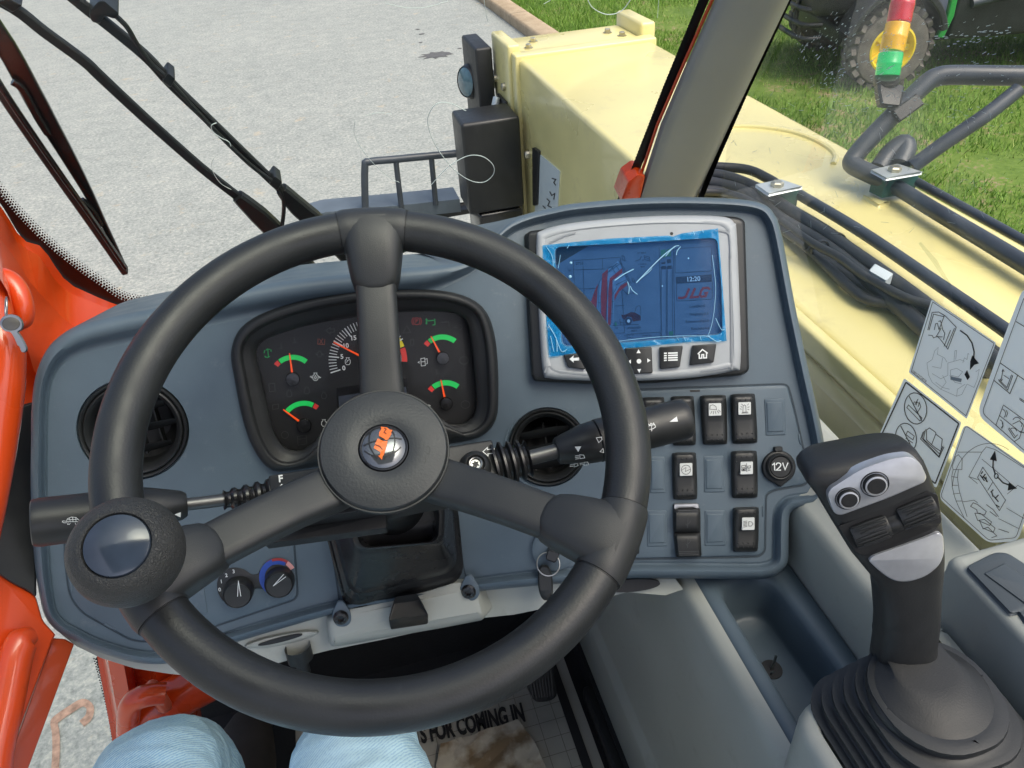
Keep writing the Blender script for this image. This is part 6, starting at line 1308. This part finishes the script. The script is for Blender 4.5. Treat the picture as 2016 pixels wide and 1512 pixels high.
stalk('control_stalk', 'right black stalk with wiper and lamp symbols crossing the wheel rim', rA, rB, [
    ('rod', [(.0060, .15), (.0060, .36), (0, .36)], 'rod'),
    ('collar', [(.0, .305), (.0095, .305), (.0108, .315), (.0160, .45), (.0168, .50), (.0168, .512)], 'black'),
    ('ring', [(.0160, .514), (.0174, .52), (.0174, .60), (.0160, .607)], 'black'),
    ('grip', [(.0160, .61), (.0168, .615), (.0168, .96), (.0160, .992), (.0150, 1.0), (.005, 1.003), (0, 1.0)], 'black')], (.0195, .0150, -.015, .16, 4),
    [(.0172, [z6(*l) for l in (((362, 400), (368, 372), (412, 362), (418, 382), (395, 395), (362, 400)), ((390, 412), (388, 372)), ((360, 372), (366, 358), (374, 368)), ((376, 366), (384, 352), (392, 362)), ((395, 360), (404, 350), (408, 362)))], [z6((522, 342), (576, 302), (585, 340))], 1.2),
     (.0168, [y3(*l) for l in (((1112, 335), (1110, 310), (1135, 312), (1142, 330), (1112, 335)), ((1080, 318), (1106, 314)), ((1080, 328), (1106, 324)), ((1082, 338), (1106, 334)), ((1138, 380), (1138, 358), (1160, 356), (1168, 372), (1138, 380)), ((1110, 365), (1134, 362)), ((1110, 375), (1134, 372)), ((1074, 388), (1074, 368), (1095, 366), (1100, 380), (1074, 388)), ((1046, 376), (1070, 372)), ((1046, 386), (1070, 382)))], [y3((1078, 258), (1120, 256), (1100, 292))], 1.2),
     (.0176, [y3(*l) for l in (((1216, 202), (1250, 196), (1252, 214), (1232, 232), (1216, 202)), ((1240, 290), (1258, 270), (1264, 296), (1240, 290)))], [], 1.1)])

# ================================================================== KEYS
ik = thing('ignition_key', 'black ignition key fob hanging below the right spoke', 'key', DS.base(1085, 1120))
kS = Surf(lambda x, y: DS.w(x, y))
mb = MB(); o = DS.base(1090, 1080); mb.lathe(o, DS.n(1090, 1080), [(.020, .0), (.020, .003), (.016, .005), (.0, .005)], 32); mb.build('ignition_lock', 'dash', ik)
MB().plate(DS, rnd(y3((905, 915), (985, 940), (955, 1005), (890, 980)), 5), .004, .016, 2, .004).build('key_head', 'black', ik)
mb = MB(); rc_ = DS.pt(*y3((908, 1010))[0], .012); n_ = nrm(DS.n(1080, 1110)+V(.2, 0, .5)); e1_ = nrm(np.cross(n_, V(0, 0, 1))); e2_ = np.cross(n_, e1_)
mb.tube([rc_+.0105*(math.cos(a)*e1_+math.sin(a)*e2_) for a in np.linspace(0, 2*math.pi, 36)], .0006, 8, caps=False); mb.build('key_ring', 'chrome', ik)
fob = [[DS.pt(*y3((906+dx+f*8, 1130+dy*1.0))[0], h) for dx, dy in [(hw*math.cos(a)-18*math.sin(a)*0, 112*k_*math.sin(a)) for a in np.linspace(0, 2*math.pi, 28, endpoint=False)]] for f, hw, k_, h in ((0, 34, .85, .002), (0, 44, .97, .004), (0, 47, 1.0, .008), (0, 45, .98, .012), (0, 36, .88, .0145))]
fob = [[DS.pt(*y3((890+hw*k_*math.copysign(abs(math.cos(a))**.7, math.cos(a))+10*math.sin(-a), 1128-115*k_*math.copysign(abs(math.sin(a))**.8, math.sin(a))))[0], h) for a in np.linspace(0, 2*math.pi, 32, endpoint=False)] for hw, k_, h in ((46, .88, .002), (48, .97, .005), (48, 1.0, .009), (47, .97, .0125), (44, .85, .015))]
MB().loft(fob, True, True, True).build('key_fob', 'black_soft', ik, ang=60)
dk = thing('door_key', 'small silver key on a split ring by the orange door latch', 'key', at(22, 640, .575))
mb = MB(); o = at(12, 606, .578); mb.tube([o+.008*(math.cos(a)*nrm(RT*.6-FW*.8)+math.sin(a)*UP) for a in np.linspace(0, 2*math.pi, 30)], .0007, 8, caps=False); mb.build('split_ring', 'chrome', dk)
KS = plane(at(22, 640, .575), nrm(-FW+RT*.2)); kr_ = z7((-2, 450), (10, 415), (45, 392), (90, 392), (128, 415), (145, 450), (140, 485), (115, 505), (132, 530), (170, 605), (165, 632), (140, 635), (125, 600), (112, 590), (90, 540), (68, 508), (35, 500), (8, 478))
MB().plate(KS, crom(kr_, 3), -.0012, .0012, 1).build('blade', 'chrome', dk)
MB().plate(KS, z7(*zc((70, 452), 58, 44, n=24)[:-1]), .001, .0018, 1).build('head_cover', mat('key_cover', (.12, .11, .10), .35, metal=.5, var=(40, .2)), dk)

# ================================================================== SIDE CONSOLE
XC = .243; TH = .60                                  # left wall, tray rim height below the eye
co = thing('side_console', 'pale grey side console with a blue-grey storage tray', 'console', (.33, .2, 1.1))
zt = 2.2-TH
# left wall with soft top edge and a shallow step
prf = [(XC+.014, zt+.002), (XC+.006, zt), (XC+.001, zt-.006), (XC-.001, zt-.016), (XC-.003, zt-.06), (XC-.006, 1.40), (XC-.010, 1.30), (XC-.012, 1.285), (XC-.024, 1.278), (XC-.028, 1.265), (XC-.030, 1.20), (XC-.022, 1.19), (XC-.022, 1.10)]
prf = [(XC+.014, zt+.002), (XC+.006, zt), (XC+.001, zt-.006), (XC-.001, zt-.016), (XC-.002, zt-.1), (XC-.003, 1.26), (XC-.004, 1.25), (XC-.011, 1.243), (XC-.012, 1.23), (XC-.013, 1.145), (XC-.009, 1.14), (XC-.009, 1.10)]
ys = np.linspace(.76, -.35, 34)
MB().loft([[V(x, y, z) for x, z in prf] for y in ys], False).build('side_wall', 'grey', co, ang=50)
MB().box(XC-.032, XC-.0125, -.35, .62, 1.10, 1.135, .004).build('kick_strip', 'black', co)
# tray: rim loops inset and sunk
TRO = rnd([(XC+.014, .455), (.342, .455), (.350, .40), (.350, .20), (XC+.014, .20)], [.004, .01, .02, .004, .004], 5)
TRO = rnd([(XC+.012, .46), (.352, .46), (.352, .19), (XC+.012, .19)], .006, 6)
TRI = rnd([(XC+.030, .412), (.326, .412), (.331, .30), (.331, .21), (XC+.030, .21)], [.022, .022, .02, .012, .012], 6)
def zl(P, z): return [V(x, y, z) for x, y in P]
def insm(P, d): return inset(P, d)
N1 = len(TRI)
mb = MB()
to = resamp(TRO+[TRO[0]], 97)[:-1]; ti = resamp(TRI+[TRI[0]], 97)[:-1]
def rad2(poly, n=96):
    c = V(.297, .31); P = []
    for k in range(n):
        a = 2*math.pi*k/n; d = V(math.cos(a), math.sin(a)); best = 0
        for i in range(len(poly)):
            p, q = np.array(poly[i-1])-c, np.array(poly[i])-c; e = q-p; den = d[0]*e[1]-d[1]*e[0]
            if abs(den) < 1e-12: continue
            t_ = (p[0]*e[1]-p[1]*e[0])/den; u_ = (p[0]*d[1]-p[1]*d[0])/den
            if t_ > 0 and -1e-6 <= u_ <= 1+1e-6: best = max(best, t_)
        P.append(c+d*best)
    return P
to, ti = rad2(TRO), rad2(TRI); LL = []
for f, z in ((1.0, -.002), (.9, .001), (.55, .003), (.2, .0025), (.05, .0005), (-.02, -.004), (-.04, -.012), (-.09, -.040), (-.115, -.0455), (-.16, -.048)):
    LL.append([V(*(b_*(1-f)+a*f), zt+z) if f >= 0 else V(*(b_+(V(.297, .31)-b_)*(-f)), zt+z) for a, b_ in zip(to, ti)])
mb.loft(LL, True, False, True); mb.build('storage_tray', 'dash_tray', co, ang=60)
zf_ = zt-.048; hc_ = onz(*y5((1278, 790))[0], zf_)
mb = MB(); mb.lathe(hc_+V(0, 0, .0006), V(0, 0, 1), [(.0100, 0), (.0098, .0004), (0, .0004)], 28); mb.build('drain_hole', 'ink', co)
mb = MB(); mb.tube([hc_+V(0, 0, .001), hc_+V(.003, .002, .008), hc_+V(.005, .004, .014)], .0012, 8, 3); mb.tube([hc_+V(-.003, -.004, .002), hc_+V(-.001, -.005, .006)], .0011, 6); mb.build('wire_end', 'chrome', co)
# right inner wall beside the tray and the ledge behind it
rw = [(.352, zt-.004), (.3515, zt+.02), (.352, zt+.06), (.354, zt+.070), (.359, zt+.075), (.366, zt+.076), (.372, zt+.082), (.378, zt+.088), (.386, zt+.090), (.448, zt+.094), (.449, zt-.1)]
MB().loft([[V(x, y, z) for x, z in rw] for y in np.linspace(.46, .05, 14)], False).build('inner_wall', 'grey', co, ang=45)
MB().box(.385, .449, .455, .80, zt-.06, zt+.07, .012).build('sill', 'grey', co)
# armrest box
bz = 2.2-.435
bx_ = [onz(*p, bz) for p in y4((735, 575), (1000, 490), (1071, 520))]
AX0 = onz(*y4((735, 578))[0], bz)[0]; AY1 = onz(*y4((870, 530))[0], bz)[1]
MB().box(AX0, .449, -.30, AY1, 1.30, bz, .007).build('armrest_box', 'grey', co)
AS = plane((0, 0, bz), (0, 0, 1))
MB().plate(AS, rnd(y4((815, 620), (945, 555), (1000, 560), (1250, 720), (1250, 1010), (1110, 895), (1075, 860), (1050, 820), (1015, 830)), [8, 14, 10, 8, 8, 8, 4, 4, 8]), .0, .003, 2.5).build('lid', 'lid', co)
MB().plate(AS, rnd(y4((895, 650), (985, 605), (1150, 720), (1100, 800)), 3), .0025, .0042, 1.5).build('lid_panel', 'lid', co)
# joystick pod
pz = 2.2-.487
c1, c2 = onz(*y4((25, 1240))[0], pz), onz(*y4((470, 1035))[0], pz)
PX0 = c1[0]; PY1 = (c1[1]+c2[1])/2+.004
podt = rnd([(PX0, PY1-.012), (AX0-.003, PY1+.022), (AX0-.003, -.25), (PX0+.004, -.25)], [.020, .004, .004, .02], 6)
pin = rnd([(PX0+.0105, PY1-.024), (AX0-.006, PY1+.010), (AX0-.006, -.2), (PX0+.012, -.2)], [.018, .004, .004, .02], 6)
mb = MB(); mb.loft([zl(podt, 1.35), zl(podt, pz-.012), zl(inset(podt, .0008), pz-.007), zl(inset(podt, .003), pz-.003), zl(inset(podt, .0065), pz-.0006), zl(inset(podt, .010), pz)], True)
mb.loft([zl(inset(podt, .010), pz), zl(inset(pin, -.002), pz-.0005), zl(pin, pz-.003), zl(inset(pin, .002), pz-.02)], True); mb.build('joystick_pod', 'grey', co, ang=50)

# ================================================================== JOYSTICK
js = thing('joystick', 'black joystick with silver button plates on a ribbed rubber boot', 'joystick', onz(1829, 1431, pz))
jb = onz(*y4((662, 1205))[0], pz+.036)
mb = MB(); LL = []; jc = V(jb[0]+.004, jb[1]-.012)
nr = 6
def rsq(cx, cy_, hx, hy, r, z, n=8):
    P = []
    for sx, sy, a0 in ((1, 1, 0), (-1, 1, 90), (-1, -1, 180), (1, -1, 270)):
        for k in range(n+1):
            a = rad(a0+90*k/n); P.append(V(cx+sx*(hx-r)+r*math.cos(a), cy_+sy*(hy-r)+r*math.sin(a), z))
    return P
hx0 = jc[0]-(PX0+.0125)
for k in range(nr*5+1):
    f = k/(nr*5); ph = k % 5; out_ = (0, .0, .0022, .0030, .0012)[ph]
    g = f**1.05; hx = hx0*(1-g)+.032*g+out_; cx = jc[0]*(1-g)+jb[0]*g; cy_ = jc[1]*(1-g)+jb[1]*g
    z = pz-.006+.050*(int(k/5)+(0, .12, .55, .9, 1.0)[ph])/nr
    LL.append(rsq(cx, cy_, hx, hx*(1.0), (.028*(1-g)+.033*g), z))
mb.loft(LL, True, False, True); mb.build('rubber_boot', 'boot', js, ang=45)
P1, P2, P3 = at(*y4((400, 240))[0], .425), at(*y4((600, 1100))[0], .468), at(*y4((900, 400))[0], .428)
JP = plane3(P1, P3, P2); jn = JP.n(1720, 980)
def jsec(l_, r_, th, e, off=0, n=32):
    A, B = JP.pt(*y4(l_)[0]), JP.pt(*y4(r_)[0]); c = (A+B)/2-jn*(th*.25+off); hx = (B-A)/2; P = []
    for k in range(n):
        a = 2*math.pi*k/n; cc_, s_ = math.cos(a), math.sin(a); P.append(c+hx*math.copysign(abs(cc_)**(2/e), cc_)+jn*th*(.25 if s_ > 0 else .75)*math.copysign(abs(s_)**(2/e), s_))
    return P
secs = [((520, 1345), (850, 1310), .050, 2.2, .018), ((484, 1265), (795, 1225), .048, 2.2, .013), ((470, 1185), (752, 1150), .044, 2.3, .009), ((467, 1115), (736, 1085), .041, 2.4, .006), ((468, 1050), (730, 1030), .040, 2.4, .004), ((470, 950), (735, 930), .041, 2.5, .002), ((462, 850), (736, 830), .041, 2.6, .001), ((452, 760), (736, 740), .041, 2.8, 0), ((425, 705), (736, 672), .042, 3.6, -.001), ((372, 640), (735, 602), .044, 5, -.001), ((318, 575), (732, 535), .045, 5.5, -.001), ((238, 445), (716, 390), .045, 5.5, -.001), ((170, 330), (692, 285), .045, 5, -.001), ((122, 268), (668, 225), .042, 5, -.001), ((118, 246), (657, 198), .040, 5, -.001), ((126, 222), (644, 165), .037, 4.5, .000), ((145, 203), (625, 135), .032, 4, .003), ((190, 185), (595, 112), .022, 3, .009)]
MB().loft([jsec(*s_) for s_ in secs], True, True, True).build('grip', 'black_soft', js, ang=70)
# flared base of the grip
fc_ = jb
fl_ = []; sb0 = np.mean(np.array(jsec(*secs[4])), 0)-jn*.007
for f_, r_, z_ in ((0, .0375, -.012), (0, .0400, -.006), (0, .0390, -.001), (0, .0368, .0004), (0, .0374, .003), (.02, .0362, .006), (.07, .0300, .009), (.14, .0250, .0115), (.22, .0205, .0145), (.42, .0188, None), (.62, .0178, None), (.82, .0168, None), (1.0, .0155, None)):
    c = jb*(1-f_)+sb0*f_; zz = jb[2]+z_ if z_ is not None else (jb[2]+.0145)*(1-(f_-.22)/.78)+sb0[2]*(f_-.22)/.78
    fl_.append([V(c[0]+r_*1.04*math.cos(a), c[1]+r_*math.sin(a), zz) for a in np.linspace(0, 2*math.pi, 48, endpoint=False)])
MB().loft(fl_, True, True, True).build('hand_rest', 'black_soft', js, ang=50)
PLT = rnd(y4((200, 300), (214, 272), (350, 185), (480, 140), (570, 130), (612, 160), (640, 222), (630, 246), (480, 312), (262, 392), (232, 386), (215, 350)), [8, 8, 20, 20, 14, 14, 8, 6, 20, 8, 8, 10])
MB().plate(JP, PLT, -.002, .0042, 2.2, .0012).build('button_plate', 'silver', js)
for c, r_ in (((290, 318), 52), ((410, 255), 58)):
    o = JP.pt(*y4(c)[0], .0044); rm = r_*.4444/FPX*.43
    bt = MB().lathe(o, jn, [(rm*1.05, -.0004), (rm*1.02, .0006), (rm*.98, .0006), (rm*.95, -.002), (rm*.90, -.002), (rm*.86, .001), (rm*.80, .0022), (rm*.74, .0024)], 40).build('button', 'black', js)
    MB().lathe(o, jn, [(rm*.80, .0020), (rm*.79, .0026), (rm*.68, .0028), (rm*.66, .0024)], 40).build('button_ring', 'silver', bt)
    MB().lathe(o, jn, [(rm*.67, .0022), (rm*.6, .0027), (rm*.3, .0028), (0, .0026)], 32).build('button_cap', 'ink', bt)
MB().plate(JP, rnd(y4((380, 592), (402, 570), (560, 515), (692, 467), (713, 482), (718, 560), (698, 612), (640, 662), (560, 688), (492, 684), (430, 640)), [8, 8, 30, 8, 8, 16, 16, 20, 20, 20, 16]), -.002, .0030, 2.2, .0015).build('lower_plate', 'silver', js)
# thumb rollers
def roller(a, b_, hgt, lift, ribs, nm='thumb_roller'):
    A, B = JP.pt(*y4(a)[0], lift), JP.pt(*y4(b_)[0], lift); ax = nrm(B-A); Ln = np.linalg.norm(B-A); r = hgt*.4444/FPX*.43/2; o = A-jn*r*.45
    mb = MB(); mb.lathe(o, ax, [(r*.6, 0), (r*.93, .0003), (r*.97, .0015), (r, Ln*.3), (r, Ln*.7), (r*.97, Ln-.0015), (r*.93, Ln-.0003), (r*.6, Ln)], 40, cap0=True, cap1=True)
    ro_ = mb.build(nm, 'black', js)
    if ribs:
        for k in range(13):
            an = rad(-20+k*17); d = jn*math.sin(an)+np.cross(ax, jn)*math.cos(an); mb = MB(); s0 = .12+.08*math.sin(k*1.7)
            mb.bar([o+ax*Ln*s0+d*r*.97, o+ax*Ln*.5+d*r*1.01, o+ax*Ln*(.9-.05*math.cos(k))+d*r*.97], d, (.0006, .0020, .0012), .0016); mb.build('ridge', 'black', ro_, ang=50)
MB().plate(JP, rnd(y4((245, 440), (285, 425), (640, 285), (690, 300), (708, 420), (690, 445), (380, 575), (330, 560)), 6), -.004, .0010, 1).build('roller_well', 'ink', js)
roller((312, 495), (475, 438), 128, .0015, True); roller((520, 412), (682, 350), 128, .0015, True); roller((447, 450), (532, 418), 112, .0005, False, 'roller_spacer')

# ================================================================== FLOOR, PEDAL, PAPER MAT
FZ = 1.104
FS = plane((0, 0, FZ), (0, 0, 1))
fm = thing('floor_mat', 'dirty paper floor mat with grid lines and large black lettering', 'floor mat', FS.pt(1000, 1440))
MO = [(-.22, .70), (.205, .70), (.205, -.30), (-.22, -.30)]
mat_w = [V(x, y, FZ) for x, y in MO]
G = [[V(-.22+.425*i/30, .70-1.0*j/60, FZ+.0006*math.sin(i*1.3+j*.9)+.0005*math.sin(j*1.9)) for i in range(31)] for j in range(61)]
MB().loft(G, False).build('sheet', 'paper', fm)
FG = FrameSurf((0, 0, FZ+.0022), (1, 0, 0), (0, -1, 0))
mb = MB()
for k in range(17): mb.strokes(FG, [[(-.22+.0254*k, -.70), (-.22+.0254*k, .30)]], .0008, 0)
for k in range(39): mb.strokes(FG, [[(-.22, -.70+.0254*k), (.178, -.70+.0254*k)]], .0008, .0003)
mb.build('grid_lines', mat('grid_ink', (.16, .15, .13), .7, var=(60, .2)), fm, ang=0)
lx0 = FS.pt(*y5((75, 1100))[0])[0]
mb = MB(); mb.strokes(FG, [[(lx0, -.70), (lx0, .30)]], .014, .0006); mb.build('border_line', 'ink', fm, ang=0)
pa, pb = FS.pt(*y6((960, 790))[0]), FS.pt(*y6((1515, 655))[0]); dv = pb-pa; tu = FS.pt(*y6((1440, 580))[0])-FS.pt(*y6((1465, 668))[0])
class WM:
    def n(s, x, y): return V(0, 0, 1)
    def pt(s, x, y, h=0): return FS.pt(x, y)+V(0, 0, .003+h)
mb = MB(); vs_, fs_ = glyphs('S FOR COMING IN', .045); x0 = min(v[0] for v in vs_); x1 = max(v[0] for v in vs_); hcap = np.linalg.norm(tu)
pa2 = FS.pt(*y6((905, 762))[0]); 
A0 = np.array(y6((955, 775))[0]); B0 = np.array(y6((1512, 655))[0])
def tmap(a, b_):
    t_ = (a-x0)/(x1-x0); bot = A0+(B0-A0)*t_; upv = np.array([-10*(1-t_)*.367*1.6-22*.367*t_, (-86*(1-t_)-92*t_)*.367]); return bot+upv*(b_/.69)
mb.add([WM().pt(*tmap(a, b_)) for a, b_ in vs_], fs_); mb.build('lettering', 'ink', fm, ang=0)
sp_ = thing('stained_paper', 'crumpled brown-stained paper scrap lying on the floor mat', 'paper', FS.pt(1010, 1470))
PP = dens(y6((1060, 790), (1240, 735), (1380, 690), (1470, 655), (1560, 780), (1640, 960), (1000, 1100)), 12)
vs_, fs_ = sheet(WM(), PP, [], lambda x, y: .004+.003*math.sin(x*.12+y*.05)*math.sin(y*.09)+.0025*abs(math.sin((x-y*.6)*.045)), 12); MB().add(vs_, fs_).build('sheet', 'stained', sp_, ang=20)
pd = thing('accelerator_pedal', 'ribbed black accelerator pedal at the right edge of the floor mat', 'pedal', FS.pt(1070, 1380))
PD = plane(at(1070, 1345, 1.12), nrm(V(0, -.75, .66)))
pl2 = rnd(y6((1500, 330), (1660, 330), (1680, 520), (1640, 548), (1560, 552), (1530, 490)), [4, 4, 8, 10, 10, 8])
MB().plate(PD, pl2, -.02, 0, 2, .004).build('pad', 'black_soft', pd)
for k in range(8):
    t_ = (k+.6)/8.4; a, b_ = lp((1505, 340), (1655, 340), t_), lp((1545, 535), (1670, 515), t_); mb = MB(); mb.bar([PD.pt(*y6(a)[0], .001), PD.pt(*y6(b_)[0], .001)], PD.n(1070, 1340), .0028, .003); mb.build('rib', 'black', pd)
mb = MB(); mb.tube([PD.pt(*y6((1590, 350))[0], -.015), PD.pt(*y6((1590, 200))[0], -.02)], .012, 12); mb.build('pedal_arm', 'black', pd)
bp3 = thing('pedal_bracket', 'dark bracket plate with three bolt heads under the dashboard', 'bracket', onY(700, 1330, .70))
BP = plane((0, .70, 0), (0, -1, .25))
MB().plate(BP, rnd(y6((480, 330), (1000, 330), (1000, 460), (480, 460)), 6), -.01, 0, 2).build('plate', 'carpet', bp3)
for c in ((595, 420), (720, 390), (850, 358)):
    o = BP.pt(*y6(c)[0], 0); mb = MB(); mb.lathe(o, BP.n(700, 1320), [(.012, 0), (.012, .003), (.009, .003), (.0085, .008), (.006, .0085), (.0055, .004), (0, .004)], 18); mb.build('bolt', 'black_gloss', bp3)

# ================================================================== PERSON (seated, only the legs are in view)
def person():
    kl, kr = at(285, 1540, .665), at(690, 1505, .655)
    hl, hr = V(-.20, -.06, 1.50), V(.0, -.06, 1.50); pel = V(-.09, -.12, 1.50); belly = V(-.09, -.16, 1.66)
    al, ar = kl+V(-.02, .12, -.36), kr+V(-.03, .08, -.36)
    V_ = [pel, belly, hl, hr]; E_ = [(0, 1), (0, 2), (0, 3)]; R_ = [.12, .13, .095, .095]
    def chain_(i0, pts, rs):
        p = i0
        for q, r in zip(pts, rs): V_.append(q); R_.append(r); E_.append((p, len(V_)-1)); p = len(V_)-1
    for h, k, a, i0 in ((hl, kl, al, 2), (hr, kr, ar, 3)):
        chain_(i0, [h*.66+k*.34, h*.33+k*.67, h*.10+k*.90, k+V(0, .025, -.022), k*.72+a*.28+V(0, .03, 0), k*.4+a*.6, a], [.088, .078, .068, .058, .058, .054, .042])
    me = bpy.data.meshes.new('jeans'); O_ = V(-.09, .1, 1.10)
    me.from_pydata([tuple(p-O_) for p in V_], E_, []); o = bpy.data.objects.new('person', me); COL.objects.link(o); o.location = tuple(O_); ORIG[o.name] = O_
    md = o.modifiers.new('skin', 'SKIN'); md.use_smooth_shade = True
    for i, r in enumerate(R_): me.skin_vertices[0].data[i].radius = (r, r)
    me.skin_vertices[0].data[0].use_root = True
    o.modifiers.new('sub', 'SUBSURF').levels = 4; o.modifiers['sub'].render_levels = 4
    tx = bpy.data.textures.new('folds', 'CLOUDS'); tx.noise_scale = .045; dmod = o.modifiers.new('folds', 'DISPLACE'); dmod.texture = tx; dmod.strength = .010; dmod.mid_level = .5
    t2 = bpy.data.textures.new('creases', 'CLOUDS'); t2.noise_scale = .016; d2 = o.modifiers.new('creases', 'DISPLACE'); d2.texture = t2; d2.strength = .0035; d2.mid_level = .5
    me.materials.append(M['denim']); o['label'] = 'seated person in light blue jeans, only the knees in view'; o['category'] = 'person'
    for a in (al, ar):
        mb = MB(); mb.loft([[a+V(.042*s_*math.cos(t_), d+.0*t_, -.055+hh*.5+hh*.5*math.sin(t_)) for t_ in np.linspace(0, 2*math.pi, 20, endpoint=False)] for d, s_, hh in ((-.07, .7, .05), (-.04, 1, .08), (.02, 1, .08), (.10, 1.05, .06), (.16, .9, .045), (.19, .5, .03))], True, True, True)
        sh = mb.build('shoe', 'shoe', o)
person()
